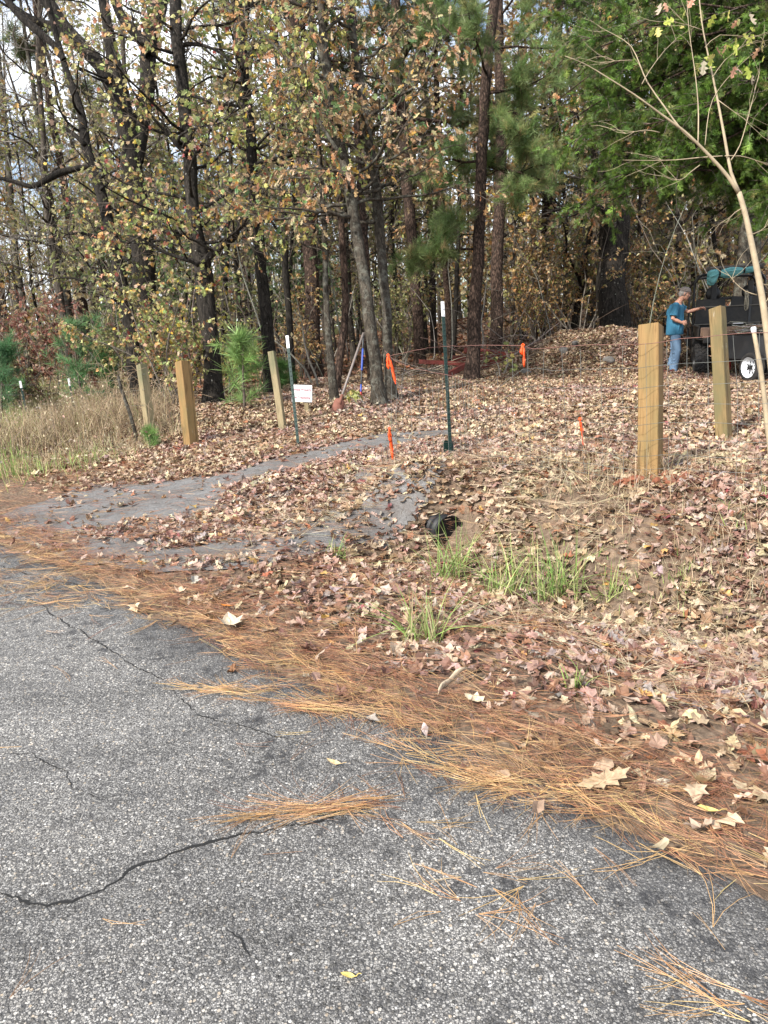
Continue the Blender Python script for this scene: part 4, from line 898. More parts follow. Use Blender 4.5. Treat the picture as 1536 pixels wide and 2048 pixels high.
# ---- red cedar whose boughs hang in from the right
def cedar():
    D = 11.5; b = P(1690, 640, D); gz = float(Z(b[0], b[1])); root = empty('cedar_tree', (b[0], b[1], gz), 'big green feathery cedar whose boughs fill the upper right corner', 'tree')
    pts = np.array([[b[0], b[1], gz - .2], [b[0], b[1], gz + 2], [b[0] + .1, b[1], gz + 5], [b[0], b[1] + .1, gz + 9], [b[0], b[1], gz + 12]]); mb = MB(); trunk_tube(mb, pts, np.array([.2, .18, .15, .09, .02]), 14, 5)
    wd = Wood(77); r = wd.r; cb = MB(); sp = []; sdr = []
    def bough(tu, tv, dd, rr=.03, dens=1.0, z0=None):
        tgt = P(tu, tv, D + dd); h = tgt[2] + r.uniform(-.2, .9) if z0 is None else z0; h = min(max(h, 3.0), 10.5)
        p0 = np.array([b[0], b[1], h]); L = np.linalg.norm(tgt - p0); n = 9; mid = np.array([0, 0, .12 * L]); q = [p0 + (tgt - p0) * t_ + mid * 4 * t_ * (1 - t_) * (1 - .3 * t_) + r.normal(0, .05, 3) for t_ in np.linspace(0, 1, n)]
        q = np.array(q); wd.tubes.append((q, np.linspace(rr, .006, n)))
        for k in range(int(20 * dens)):
            f = r.uniform(.25, 1) * (n - 1); i = min(int(f), n - 2); s0 = q[i] + (q[i + 1] - q[i]) * (f - i); d = (q[i + 1] - q[i]) / np.linalg.norm(q[i + 1] - q[i]); d = d * .7 + rnd_unit(r) * [.9, .9, .5]
            sub = wd.line(s0, d, r.uniform(.35, .85), 0, 4, .2, 0, .25); wd.addline(sub, .007, .003)
            for j in range(11):
                g = r.uniform(.1, 1) * 4; i2 = min(int(g), 3); dv = sub[i2 + 1] - sub[i2]; dv /= np.linalg.norm(dv)
                sp.append(sub[i2] + dv * .1 * (g - i2) + rnd_unit(r) * .03); sdr.append(dv * .7 + rnd_unit(r) * .8 + [0, 0, -.15])
    for k in range(104):
        tu = r.uniform(1130, 1640); lo = np.interp(tu, [1130, 1180, 1230, 1290, 1360, 1430, 1500, 1640], [330, 360, 400, 385, 355, 390, 440, 470]); tv = r.uniform(-140, lo) if r.random() < .7 else r.uniform(lo - 130, lo)
        bough(tu, tv, r.uniform(-1.6, 2.2))
    for tu, tv in [(1095, 30), (1120, 110), (1110, 200), (1140, 235), (1135, 290), (1185, 395), (1215, 405), (1290, 380), (1150, 60), (1330, 350)]: bough(tu, tv, r.uniform(-.6, .6), dens=.9)
    for k in range(22): bough(r.uniform(1600, 1900), r.uniform(-500, 300), r.uniform(-2, 2), dens=.6)
    put(cb, SPRAY, sp, sdr, .155, CEDAR_G, r, var=.3, clumpy=.42)
    cb.segs(np.array(wd.sa), np.array(wd.sb), np.array(wd.ra), np.array(wd.rb), 3, (.1, .08, .06), 1)
    for pp, rr in wd.tubes: mb.tube(pp, rr, 6)
    mb.build('trunk', M['bark_pine'], root, origin=root.location); cb.build('crown', [M['needle_green'], M['twig']], root, origin=root.location)
cedar()
# ---- pale bare sapling in front of the vehicle
def sapling():
    D = 5.0; st = [(1562, 905, 16), (1550, 800, 14.5), (1538, 700, 13.5), (1528, 620, 13), (1518, 560, 12.5), (1506, 500, 11.5), (1491, 430, 10.5), (1478, 385, 10)]
    pts, rad = pxline(st, D); rad = rad * .96; g = float(Z(pts[0][0], pts[0][1])); root = empty('sapling_tree', (pts[0][0], pts[0][1], g), 'pale tan bare sapling forking in front of the utility vehicle at the right edge', 'sapling')
    pts[0][2] = min(pts[0][2], g - .1); mb = MB(); a_, b_ = smooth_path(pts, rad, .1); mb.tube(a_, b_, 12)
    wd = Wood(5); r = wd.r
    for l, dd in [([(1478, 385, 14), (1462, 345, 12), (1450, 280, 11), (1438, 215, 9.5), (1425, 150, 8), (1412, 90, 7), (1403, 40, 6), (1396, -30, 5)], .1),
                  ([(1478, 387, 15), (1455, 352, 13), (1425, 318, 12), (1396, 288, 11), (1368, 262, 10), (1345, 245, 9.5), (1318, 225, 8), (1270, 190, 6.5), (1215, 155, 5.5), (1170, 128, 4), (1130, 112, 3)], -.2),
                  ([(1396, 288, 7), (1365, 262, 6), (1330, 215, 5.5), (1295, 165, 5), (1280, 130, 4.5), (1262, 92, 4), (1230, 70, 3), (1200, 55, 2.4)], .1),
                  ([(1396, 286, 5), (1397, 230, 4.5), (1394, 180, 4), (1388, 130, 3.6), (1378, 60, 3), (1374, 0, 2.5)], .2),
                  ([(1284, 168, 3.5), (1300, 140, 3), (1330, 100, 2.6), (1352, 80, 2)], .1), ([(1265, 120, 2.6), (1230, 122, 2.4), (1200, 126, 2)], 0),
                  ([(1445, 312, 4.5), (1400, 315, 4), (1350, 320, 3.5), (1300, 321, 3), (1245, 320, 2)], .1), ([(1450, 312, 4), (1480, 312, 3.6), (1510, 320, 3), (1545, 335, 2.4)], .1),
                  ([(1320, 265, 3), (1290, 260, 2.6), (1252, 267, 2)], .0), ([(1400, 330, 3.4), (1380, 345, 3), (1365, 358, 2.4), (1345, 360, 2)], .1),
                  ([(1462, 320, 4), (1480, 290, 3.4), (1500, 220, 3), (1520, 140, 2.4)], .1), ([(1410, 290, 3), (1425, 200, 2.6), (1480, 130, 2.2), (1530, 90, 2)], .1),
                  ([(1514, 590, 4), (1490, 582, 3.6), (1470, 565, 3), (1460, 552, 2.2)], .0), ([(1522, 620, 4), (1540, 590, 3), (1550, 560, 2.4)], 0), ([(1518, 565, 3.4), (1538, 572, 3)], 0),
                  ([(1488, 415, 4), (1470, 425, 3.6), (1452, 445, 3)], 0), ([(1500, 470, 3.4), (1520, 462, 3), (1535, 450, 2.4)], 0), ([(1425, 155, 3), (1450, 120, 2.6), (1490, 90, 2)], 0), ([(1410, 95, 3), (1440, 70, 2.6), (1500, 75, 2)], 0),
                  ([(1436, 200, 3), (1470, 225, 2.6), (1500, 245, 2)], 0), ([(1405, 60, 3), (1375, 50, 2.4), (1340, 42, 1.8)], 0)]:
        p_, q_ = pxline(l, D, dd); q_ = q_ * np.linspace(.55, .38, len(q_)); a_, b_ = smooth_path(p_, q_, .08); mb.tube(a_, b_, 8)
        if l[0][2] < 8:
            for k in range(4): i = r.integers(len(a_) // 2, len(a_)); wd.addline(wd.line(a_[i], a_[min(i + 1, len(a_) - 1)] - a_[i - 1] + rnd_unit(r) * .05, .26, 0, 4, .15), .0017, .0008)
    mb.segs(np.array(wd.sa), np.array(wd.sb), np.array(wd.ra), np.array(wd.rb), 3)
    mb.build('trunk', M['bark_sap'], root, origin=root.location)
    cb = MB(); pos = []; 
    for (u, v, s_, dx_, dy_) in [(1312, 62, 2, 8, 22), (1352, 40, 2, 8, 10), (1368, 20, 1, 5, 4), (1385, 8, 2, 12, 8), (1412, 108, 3, 10, 12), (1428, 118, 2, 10, 12), (1450, 75, 3, 14, 14), (1475, 95, 3, 16, 12), (1490, 55, 3, 16, 14), (1515, 60, 3, 16, 16), (1470, 135, 2, 6, 6), (1500, 140, 2, 10, 10), (1495, 30, 2, 10, 10), (1440, 25, 2, 12, 10), (1325, 5, 2, 6, 4), (1530, 110, 2, 8, 10)]:
        for _ in range(s_): pos.append(P(u + r.normal(0, dx_), v + r.normal(0, dy_), D + r.normal(0, .1)))
    pos = np.array(pos); n = len(pos); dr = np.tile([0, 0, -.8], (n, 1)) + r.normal(0, .5, (n, 3))
    col = pick([(.42, .46, .10, 3), (.50, .45, .14, 2), (.55, .32, .20, 1.5), (.5, .4, .3, 1)], n)
    R = align(dr, r.uniform(0, 6, n)); cb.inst(TL['oak'][0][0] * [1.2, 1, 1], TL['oak'][0][1], pos, R, .07 * r.uniform(.6, 1.2, n), col)
    cb.build('crown', M['leaf_tree'], root, origin=root.location)
sapling()
# ---- young pines
def young_pine(u, v, D, h, wd_, label, n=34, pal=PINE_YOUNG, seed=1, size=.2):
    b = P(u, v, D); g = float(Z(b[0], b[1])); root = empty('young_pine', (b[0], b[1], g), label, 'young pine'); w_ = Wood(seed); r = w_.r; mb = MB()
    stem = w_.line((b[0], b[1], g - .05), (0.03, 0, 1), h, 0, 8, .05, .1); mb.tube(stem, np.linspace(.028, .007, 9), 8)
    for k in range(n):
        f = r.uniform(.12, 1) * 8; i = min(int(f), 7); p0 = stem[i] + (stem[i + 1] - stem[i]) * (f - i); az = r.uniform(0, 2 * pi); l = wd_ * (1.15 - .75 * f / 8) * r.uniform(.6, 1.1)
        q = w_.line(p0, (cos(az), sin(az), .25 + .3 * r.random()), l * r.uniform(.6, 1.25), 0, 4, .22, .14); w_.addline(q, .007, .004)
        for j in range(5): i2 = r.integers(1, 5); w_.lp.append(q[i2]); w_.ld.append((q[i2] - q[i2 - 1]) * 4 + rnd_unit(r) * .35 + [0, 0, .1])
    for j in range(6): w_.lp.append(stem[-1]); w_.ld.append(rnd_unit(r) * .5 + [0, 0, .8])
    cb = MB(); put(cb, TUFT, w_.lp, w_.ld, size, pal, r); cb.segs(np.array(w_.sa), np.array(w_.sb), np.array(w_.ra), np.array(w_.rb), 3, (.1, .08, .05), 1)
    mb.build('trunk', M['twig'], root, origin=root.location); cb.build('crown', [M['needle_green'], M['twig']], root, origin=root.location)
young_pine(488, 812, 12.3, 1.2, .68, 'bright green young pine with drooping long needles beside the dark furrowed oak', 17, seed=3, size=.27, pal=[(.24, .38, .12, 3), (.18, .30, .09, 2), (.32, .44, .17, 1)])
young_pine(165, 800, 14.5, 1.75, .95, 'soft green young pine behind the metal stakes in the dry grass', 30, seed=4, pal=[(.14, .28, .11, 3), (.10, .21, .09, 2), (.18, .32, .13, 1)])
young_pine(0, 820, 14.5, 1.5, .8, 'green young pine cut by the left edge of the picture', 40, seed=6, pal=[(.12, .25, .11, 3), (.09, .2, .09, 2)])
young_pine(232, 772, 16, 1.3, .6, 'dark green young pine in the shade behind the weathered wooden stake', 30, seed=8, pal=[(.08, .17, .05, 3), (.05, .12, .04, 2)])
young_pine(565, 800, 15.5, .6, .4, 'small green pine seedling at the foot of the trunk behind the wooden post', 16, seed=9, pal=[(.12, .25, .07, 3), (.09, .18, .05, 2)])
young_pine(302, 905, 10.0, .3, .16, 'tiny green pine seedling at the foot of the leftmost wooden post', 10, seed=12, size=.12)
# ---- shrubs
def shrub(u, v, D, h, w_, label, pal, kind='oval', size=.07, nst=6, seed=1, dens=1.0, name='shrub', group=None, el=(.5, 1.6)):
    tw_ = min(.3, .28 * h)
    b = P(u, v, D); g = float(Z(b[0], b[1])); root = empty(name, (b[0], b[1], g), label, 'shrub', group); wd = Wood(seed); r = wd.r; mb = MB()
    for k in range(nst):
        az = r.uniform(0, 2 * pi); d = np.array([cos(az) * w_ / h, sin(az) * w_ / h, r.uniform(*el)]); L = h * r.uniform(.75, 1.15)
        wd.limb((b[0] + r.normal(0, .1), b[1] + r.normal(0, .1), g - .05), d, L, .018, nsub=int(11 * dens), ntw=4 if h > .8 else 2, leaves=6 if h > .8 else 2, twl=tw_, up=.04)
    wd.wood_mesh(mb, twigs=False); cb = MB(); cb.segs(np.array(wd.sa), np.array(wd.sb), np.array(wd.ra), np.array(wd.rb), 3, (.1, .08, .05), 1); wd.leaf_mesh(cb, kind, size, pal)
    mb.build('trunk', M['twig_grey'], root, origin=root.location); cb.build('crown', [M['leaf_tree'], M['twig']], root, origin=root.location)
shrub(345, 800, 13.0, 2.3, .9, 'tall shrub with yellow green leaves behind the two left wooden posts', 'gum', 'lobed', .075, 8, 21, 1.3)
shrub(290, 760, 15.2, 2.2, 1.0, 'greyish green shrub behind the leftmost wooden post', 'olive', 'oval', .08, 7, 22, 1.2)
shrub(95, 770, 16.5, 2.3, 1.3, 'shrub with dry reddish brown leaves behind the left metal stakes', 'red', 'oak', .11, 8, 23, 1.2)
shrub(40, 780, 15.5, 1.4, .9, 'small leaved dull green shrub at the far left', 'olive', 'oval', .06, 7, 24, 1.2)
shrub(445, 770, 15, 1.7, .8, 'leafy green shrub in the gap right of the dark furrowed oak', 'yellow', 'oval', .08, 6, 25)
shrub(600, 720, 19, 2.2, 1.0, 'yellow and orange shrub in the shade behind the metal stake with the sign', 'rust', 'oval', .09, 6, 26)
shrub(1080, 715, 21, 3.2, 1.4, 'olive and orange shrub behind the rusty beam pile', 'rust', 'oval', .085, 9, 27, 1.5, el=(.9, 1.6))
shrub(1160, 700, 20.5, 3.4, 1.3, 'rusty orange leaved shrub touching the left side of the massive oak', 'rust', 'oval', .085, 9, 28, 1.5, el=(.9, 1.6))
shrub(1290, 700, 20.5, 2.6, 1.1, 'orange brown shrub touching the right side of the massive oak', 'rust', 'oval', .085, 8, 29, 1.4)
shrub(1345, 690, 23, 3.0, 1.2, 'olive green shrub in the shade behind the man', 'olive', 'oval', .09, 8, 30, 1.4)
shrub(1420, 690, 24, 2.6, 1.2, 'orange leaved shrub seen through the roll bars of the vehicle', 'rust', 'oval', .1, 7, 31, 1.2)
shrub(1120, 640, 25, 5.5, 1.6, 'dark green holly like tree between the straight pines and the massive oak', 'dark', 'oval', .11, 10, 32, 1.7, name='evergreen_shrub', el=(1.2, 2.2))
shrub(1250, 660, 27, 5.5, 1.6, 'dark evergreen bush standing behind the massive oak', 'dark', 'oval', .11, 9, 33, 1.5, name='evergreen_shrub', el=(1.2, 2.2))
shrub(800, 690, 21, 2.6, 1.2, 'low dark green shrub between the mottled trunks and the tall metal stake', 'olive', 'oval', .08, 7, 34, 1.2)
shrub(722, 816, 11.4, .35, .22, 'small green leafed seedling at the foot of the red tipped bar', 'yellow', 'oak', .1, 3, 35, .4)
shrub(1015, 735, 15.6, .6, .4, 'small seedling with pale yellow green leaves in front of the beam pile', 'yellow', 'lobed', .1, 4, 36, .35)
shrub(570, 560, 21, 5.0, 1.6, 'dark pine green tree crown in the gap above the white sign', 'dark', 'oval', .12, 8, 37, 1.2, name='evergreen_shrub', el=(1.0, 2.0))
shrub(300, 640, 22, 5.5, 2.0, 'deep green tree between the slender leaning trunk and the furrowed oak', 'dark', 'oval', .12, 10, 38, 1.4, name='evergreen_shrub', el=(1.0, 2.0))

# ---- the wood behind: copies of a few kinds of tree
def proto(kind, seed, h, r0, bk, pal, leaf, size, nl, z0, L, keep, kw, needles=None, label=''):
    root = empty('forest_tree', (0, 0, 0), label, 'tree'); wd = Wood(seed); r = wd.r; mb = MB()
    st = wd.line((0, 0, -.3), (r.normal(0, .05), r.normal(0, .05), 1), h, 0, 9, .05, .05); TP, TR = trunk_tube(mb, st, np.linspace(r0, r0 * .25, 10), 9, seed)
    for k in range(nl):
        z = r.uniform(z0, h); i = int(np.argmin(np.abs(TP[:, 2] - z))); az = r.uniform(0, 2 * pi); d = np.array([cos(az), sin(az), r.uniform(0, .7)]); wd.limb(TP[i], d, L * r.uniform(.5, 1.1) * (1.2 - .5 * z / h), min(.035, TR[i] * .5), **kw)
    wd.wood_mesh(mb, twigs=False, sides=5); cb = MB(); cb.segs(np.array(wd.sa), np.array(wd.sb), np.array(wd.ra) * 1.3, np.array(wd.rb) * 1.5, 3, (.15, .13, .11), 1)
    if needles: put(cb, TUFT, wd.lp, np.array(wd.ld) + [0, 0, .4], size, needles, r)
    else: wd.leaf_mesh(cb, leaf, size, pal, keep)
    mb.build('trunk', M[bk], root); cb.build('crown', [M['needle_green' if needles else 'leaf_tree'], M['twig_grey']], root); return root
KB = dict(nsub=6, ntw=4, leaves=3, twl=.55, up=.08)
protos = [
 ('bare grey tree with thin twigs', proto('bare', 101, 15, .10, 'bark_bg', 'dull', 'oval', .10, 38, 2.5, 2.3, .13, KB)),
 ('tan leaved forest tree', proto('tan', 102, 13, .10, 'bark_bg', 'dull', 'lobed', .15, 24, 2.0, 2.4, .7, KB)),
 ('yellow green leaved forest tree', proto('yel', 103, 12, .08, 'bark_grey', 'yellow', 'oval', .12, 26, 1.2, 2.2, .65, KB)),
 ('forest pine with reddish bark', proto('pine', 104, 20, .16, 'bark_pine', None, None, .34, 18, 9, 2.6, 1, dict(nsub=7, ntw=3, leaves=4, twl=.4, up=.08), needles=PINE_DULL)),
 ('olive leaved forest tree', proto('oliv', 105, 11, .08, 'bark_dark', 'olive', 'oval', .15, 28, 1.0, 2.3, .9, KB)),
 ('rusty orange forest tree', proto('rust', 106, 9, .06, 'bark_bg', 'rust', 'lobed', .15, 24, .8, 2.0, .9, KB))]
spots = []
r = np.random.default_rng(404)
zones = [(-60, 250, 'beyond the dry grass'), (250, 560, 'behind the left posts'), (560, 800, 'behind the white sign'), (800, 1130, 'behind the beam pile'), (1130, 1340, 'behind the massive oak'), (1340, 1600, 'behind the vehicle')]
wts = [[9, 1.5, 2, .5, 1.3, .6], [5, 2, 1.6, 1.5, 1.8, 1], [2, 3, 2, 2, 2, 1.5], [1.5, 3, 2, 2, 2, 3], [1, 2.5, 1, 2, 2, 3], [2, 2.5, 1, 2, 1.5, 3]]
used = set(); cnt = 0; seen = set()
for zi, (u0, u1, zn) in enumerate(zones):
    nn = int((u1 - u0) / 15)
    for k in range(nn):
        u = u0 + (u1 - u0) * (k + r.random()) / nn; D = [21 + 5 * r.random(), 27 + 8 * r.random(), 36 + 12 * r.random()][k % 3]
        w_ = np.array(wts[zi], float); half = 'left' if k < nn / 2 else 'right'
        for q_ in range(6):
            if (zi, half, k % 3, q_) in seen: w_[q_] = 1e-6
        ki = int(r.choice(6, p=w_ / w_.sum())); seen.add((zi, half, k % 3, ki)); p_ = P(u, 690, D); gz = float(Z(p_[0], p_[1])); lb, pr = protos[ki]
        dist = ['standing nearest', 'standing midway', 'deep in the wood'][k % 3]
        label = '%s %s %s' % (lb, {0: 'nearest', 1: 'midway', 2: 'deep'}[k % 3] + ' in the wood', zn); sc_ = r.uniform(.8, 1.2)
        label += ', %s side' % half
        g = label.replace('tree', 'trees', 1) if 'pine' not in lb else label.replace('forest pine', 'forest pines')
        if ki in used: copy_thing(pr, (p_[0], p_[1], gz), r.uniform(0, 6.28), sc_, label, g)
        else:
            used.add(ki); pr.location = (p_[0], p_[1], gz); pr.rotation_euler = (0, 0, r.uniform(0, 6.28)); pr['label'] = label; pr['group'] = g
        cnt += 1
for ki, (lb, pr) in enumerate(protos):
    if ki not in used:
        p_ = P(900, 690, 30); pr.location = (p_[0], p_[1], float(Z(p_[0], p_[1]))); pr['label'] = lb + ' in the middle of the wood'
# far wood as one mass
mb = MB(); r = np.random.default_rng(9)
n = 520; D = r.uniform(46, 95, n); U_ = r.uniform(-250, 1800, n); X = np.array([P(a, 690, b_) for a, b_ in zip(U_, D)]); gz = Z(X[:, 0], X[:, 1])
A = np.stack([X[:, 0], X[:, 1], gz - .3], 1); hgt = r.uniform(7, 17, n); B = A + np.stack([r.normal(0, .6, n), r.normal(0, .4, n), hgt], 1); rad = r.uniform(.05, .2, n)
cols = pick([(.13, .11, .09, 2), (.20, .18, .155, 2), (.07, .055, .045, 1)], n); mb.segs(A, (A + B) / 2, rad, rad * .8, 6, np.repeat(cols, 12, 0), 1); mb.segs((A + B) / 2, B, rad * .8, rad * .3, 6, np.repeat(cols, 12, 0), 1)
n = 46000; D = r.uniform(44, 98, n); U_ = r.uniform(-300, 1850, n); bx = cC[0] + 0 * D
dirs = cF[None] + cR[None] * ((U_ - 768) / FP)[:, None] + cU[None] * ((1024 - 690) / FP); X = cC + D[:, None] * dirs; gz = Z(X[:, 0], X[:, 1])
clump = fbm(X[:, 0] * .28, X[:, 1] * .28, 88); hh = r.beta(1.0, 2.2, n) * (6 + 13 * clump) * (.38 + .62 * sstep(150, 650, U_)); X[:, 2] = gz + hh + .1; k = r.random(n) < sstep(.30, .55, fbm(X[:, 0] * .5 + hh * .6, X[:, 1] * .5 - hh * .5, 95)) * 1.0
X = X[k]; n = len(X); tone = fbm(X[:, 0] * .2, X[:, 2] * .3, 91); col = pick([(.34, .29, .15, 3), (.26, .26, .12, 3), (.42, .34, .20, 2), (.16, .19, .09, 2), (.40, .24, .12, 1)], n)
R = rot_euler(r.uniform(0, 6.3, n), r.normal(0, .8, n), r.normal(0, .8, n)); tv, tf = TL['lobed'][0]; mb.inst(tv, tf, X, R, r.uniform(.22, .5, n), col)
n = 14000; D = r.uniform(44, 90, n); U_ = r.uniform(-300, 1850, n); dirs = cF[None] + cR[None] * ((U_ - 768) / FP)[:, None] + cU[None] * ((1024 - 690) / FP); X = cC + D[:, None] * dirs; X[:, 2] = Z(X[:, 0], X[:, 1]) + r.uniform(0, 13, n)
dr = r.normal(0, .5, (n, 3)) + [0, 0, .7]; mb.segs(X, X + dr * r.uniform(.6, 1.8, n)[:, None], .022, .012, 3, np.tile((.17, .15, .13), (n * 6, 1)), 1)
mb.build('far_woods', [M['leaf_tree'], attrmat('far_trunk', .9)]); tag(bpy.data.objects['far_woods'], kind='stuff')
# bare twiggy understorey low in the wood
mb = MB(); wd = Wood(55); r = wd.r
for k in range(190):
    u = r.uniform(-50, 1580); D = r.uniform(15.5, 30); p_ = P(u, 720, D); gz = float(Z(p_[0], p_[1]))
    if 700 < u < 1330 and D < 17.5: continue
    q = wd.line((p_[0], p_[1], gz - .1), (r.normal(0, .25), r.normal(0, .25), 1), r.uniform(1.5, 5.5), 0, 6, .12, .03); mb.tube(q, np.linspace(r.uniform(.012, .03), .005, 7), 5, pick([(.2, .18, .15), (.10, .08, .065), (.26, .24, .2)], 1)[0])
    for j in range(7): i = r.integers(1, 7); s_ = wd.line(q[i], rnd_unit(r) + [0, 0, .4], r.uniform(.4, 1.3), 0, 4, .2); wd.addline(s_, .007, .003); wd.lp += [s_[2], s_[3], s_[4]]; wd.ld += [rnd_unit(r), rnd_unit(r), rnd_unit(r)]
mb.segs(np.array(wd.sa), np.array(wd.sb), np.array(wd.ra), np.array(wd.rb), 3, (.17, .15, .12)); mb.n
wd.leaf_mesh(mb, 'oval', .09, 'dull', .6)
tag(mb.build('undergrowth', attrmat('undergrowth_stem', .8)), kind='stuff')

# ------------------------------------------------------------------ grass
def blades(mb, x, y, z, h, lean, pal, wdt=.006, droop=.4, bend=None, r=rng, nseg=3):
    n = len(x)
    if n == 0: return
    az = r.uniform(0, 2 * pi, n); ln = np.abs(r.normal(0, lean, n)); dx_ = np.cos(az) * ln; dy_ = np.sin(az) * ln; hh = h * r.uniform(.5, 1.25, n); pz = r.uniform(0, 2 * pi, n); sx_, sy_ = np.cos(pz), np.sin(pz)
    V = []
    for k in range(nseg + 1):
        t_ = k / nseg; off = t_ + droop * t_ * t_; px_ = x + dx_ * hh * off; py_ = y + dy_ * hh * off; pz_ = z + hh * (t_ - droop * ln * t_ * t_ * .8); w_ = wdt * (1 - t_) ** .6 * (1 if k < nseg else 0)
        if k < nseg: V += [np.stack([px_ - sx_ * w_, py_ - sy_ * w_, pz_], 1), np.stack([px_ + sx_ * w_, py_ + sy_ * w_, pz_], 1)]
        else: V += [np.stack([px_, py_, pz_], 1)]
    V = np.stack(V, 1); kv = V.shape[1]; F4 = np.array([[2 * i, 2 * i + 1, 2 * i + 3, 2 * i + 2] for i in range(nseg - 1)]); F3 = np.array([[2 * nseg - 2, 2 * nseg - 1, 2 * nseg]])
    F = [(f[None] + (np.arange(n) * kv)[:, None, None]).reshape(-1, f.shape[1]) for f in (F4, F3)]; mb.add(V.reshape(-1, 3), F, np.repeat(pick(pal, n), kv, 0))
PAL_DRY = [(.46, .37, .23, 3), (.36, .27, .165, 3), (.26, .19, .125, 2.5), (.55, .46, .30, 1.5), (.17, .125, .09, 1.5), (.30, .30, .12, .8)]
PAL_GREEN = [(.27, .39, .11, 3), (.20, .30, .08, 2), (.38, .45, .16, 2), (.50, .46, .24, 1.3)]
GF = pxpoly([(-160, 975), (0, 962), (60, 950), (150, 940), (240, 925), (300, 905), (345, 890), (352, 860)]); GF = GF + [tuple(P(350, 800, 15)[:2]), tuple(P(330, 760, 20)[:2]), tuple(P(-200, 740, 22)[:2]), tuple(P(-300, 800, 12)[:2])]
xs_ = [p[0] for p in GF]; ys_ = [p[1] for p in GF]
mb = MB(); x = rng.uniform(min(xs_), max(xs_), 90000); y = rng.uniform(min(ys_), max(ys_), 90000)
wx = x + .5 * (fbm(x * 1.5, y * 1.5, 71) - .5); wy = y + .5 * (fbm(x * 1.5, y * 1.5, 75) - .5); k = inpoly(wx, wy, GF) & (rng.random(len(x)) < .35 + .6 * sstep(.35, .6, fbm(x * 1.2, y * 1.2, 73)))
x, y = x[k], y[k]; z = Z(x, y); u, v, d = proj(np.stack([x, y, z], 1)); tall = .22 + .40 * sstep(.38, .66, fbm(x * .9, y * .9, 79)); near = sstep(8.2, 10.5, y)
gr = (fbm(x * .8, y * .8, 83) + .45 * (1 - near) + .1 * sstep(-4.6, -6.5, x)) > .72
blades(mb, x[~gr], y[~gr], z[~gr], (tall * (.45 + .62 * near))[~gr], .55, PAL_DRY, .0045, .7); blades(mb, x[gr], y[gr], z[gr], (tall * (.4 + .5 * near))[gr], .3, PAL_GREEN + PAL_DRY[:2], .005, .5)
# seedy weed heads
k = rng.random(len(x)) < .16; hx = x[k] + rng.normal(0, .1, k.sum()); hy = y[k] + rng.normal(0, .1, k.sum()); n = len(hx); hz = Z(hx, hy) + tall[k] * (.45 + .75 * near[k]) * rng.uniform(.5, 1.1, n)
mb.inst(TL['oval'][0][0], TL['oval'][0][1], np.stack([hx, hy, hz], 1), rot_euler(rng.uniform(0, 6, n), rng.normal(0, 1, n), rng.normal(0, 1, n)), .035 * rng.uniform(.5, 1.6, n), pick([(.5, .42, .30, 2), (.3, .22, .15, 2), (.6, .52, .38, 1)], n))
tag(mb.build('dry_grass', M['grass']), kind='stuff')
# bramble mound and arching stems at the end of the dry grass
wd = Wood(91); r = wd.r; mb = MB()
for k in range(150):
    u = r.uniform(170, 345); p_ = P(u, 840, r.uniform(10.5, 13)); gz = float(Z(p_[0], p_[1])); q = wd.line((p_[0], p_[1], gz), (r.normal(0, .5), r.normal(0, .4), 1), r.uniform(.7, 1.5), 0, 7, .18, 0, .55); wd.addline(q, .004, .002)
mb.segs(np.array(wd.sa), np.array(wd.sb), np.array(wd.ra), np.array(wd.rb), 3, (.34, .25, .16)); tag(mb.build('bramble_stems', attrmat('dry_stem', .8)), kind='stuff')
# thin dry grass on the bank around the right post
mb = MB()
def patch(u, v, n, rad, h, pal, lean=.4, wdt=.003, droop=.5):
    c0, _ = GT(u, v); a_ = rng.normal(0, rad, (n, 2)); x = c0[0] + a_[:, 0]; y = c0[1] + a_[:, 1]; blades(mb, x, y, Z(x, y) - .01, np.full(n, h), lean, pal, wdt, droop, nseg=4)
PAL_STRAW = [(.55, .45, .29, 3), (.44, .34, .21, 2), (.34, .24, .15, 2), (.62, .54, .38, 1)]
for u, v, n, rad, h in [(1200, 1000, 170, .25, .28), (1160, 960, 130, .2, .30), (1240, 960, 120, .2, .3), (1330, 960, 60, .2, .3), (1270, 1030, 120, .25, .22), (1130, 1010, 90, .25, .2), (1400, 1010, 110, .35, .2), (1480, 960, 90, .3, .22), (1420, 1110, 170, .16, .2), (1450, 1130, 120, .14, .2),
        (1520, 1230, 130, .14, .18), (1500, 1400, 140, .12, .12), (1000, 960, 120, .35, .16), (930, 1010, 90, .3, .14), (1100, 900, 90, .4, .2), (1180, 880, 90, .3, .28), (780, 940, 80, .25, .2), (1340, 1210, 110, .2, .14), (1250, 1180, 80, .25, .12), (1050, 1170, 120, .18, .12), (890, 1150, 100, .15, .14), (1380, 1300, 100, .2, .1), (225, 1062, 60, .06, .07), (700, 945, 40, .1, .1), (1480, 1090, 130, .15, .2), (1530, 1130, 130, .15, .2)]: patch(u, v, n, rad * 1.35, h * .75, PAL_STRAW, .75, .0024)
for u, v, n, rad, h in [(690, 948, 50, .1, .1), (1360, 1170, 30, .08, .1), (1330, 1190, 26, .1, .1), (1400, 1260, 30, .15, .08), (1470, 1010, 30, .2, .1), (1180, 1150, 30, .15, .1), (150, 930, 160, .35, .25), (60, 950, 160, .4, .25)]: patch(u, v, n, rad, h, PAL_GREEN, .4, .0035)
tag(mb.build('thin_grass', M['grass']), kind='stuff')
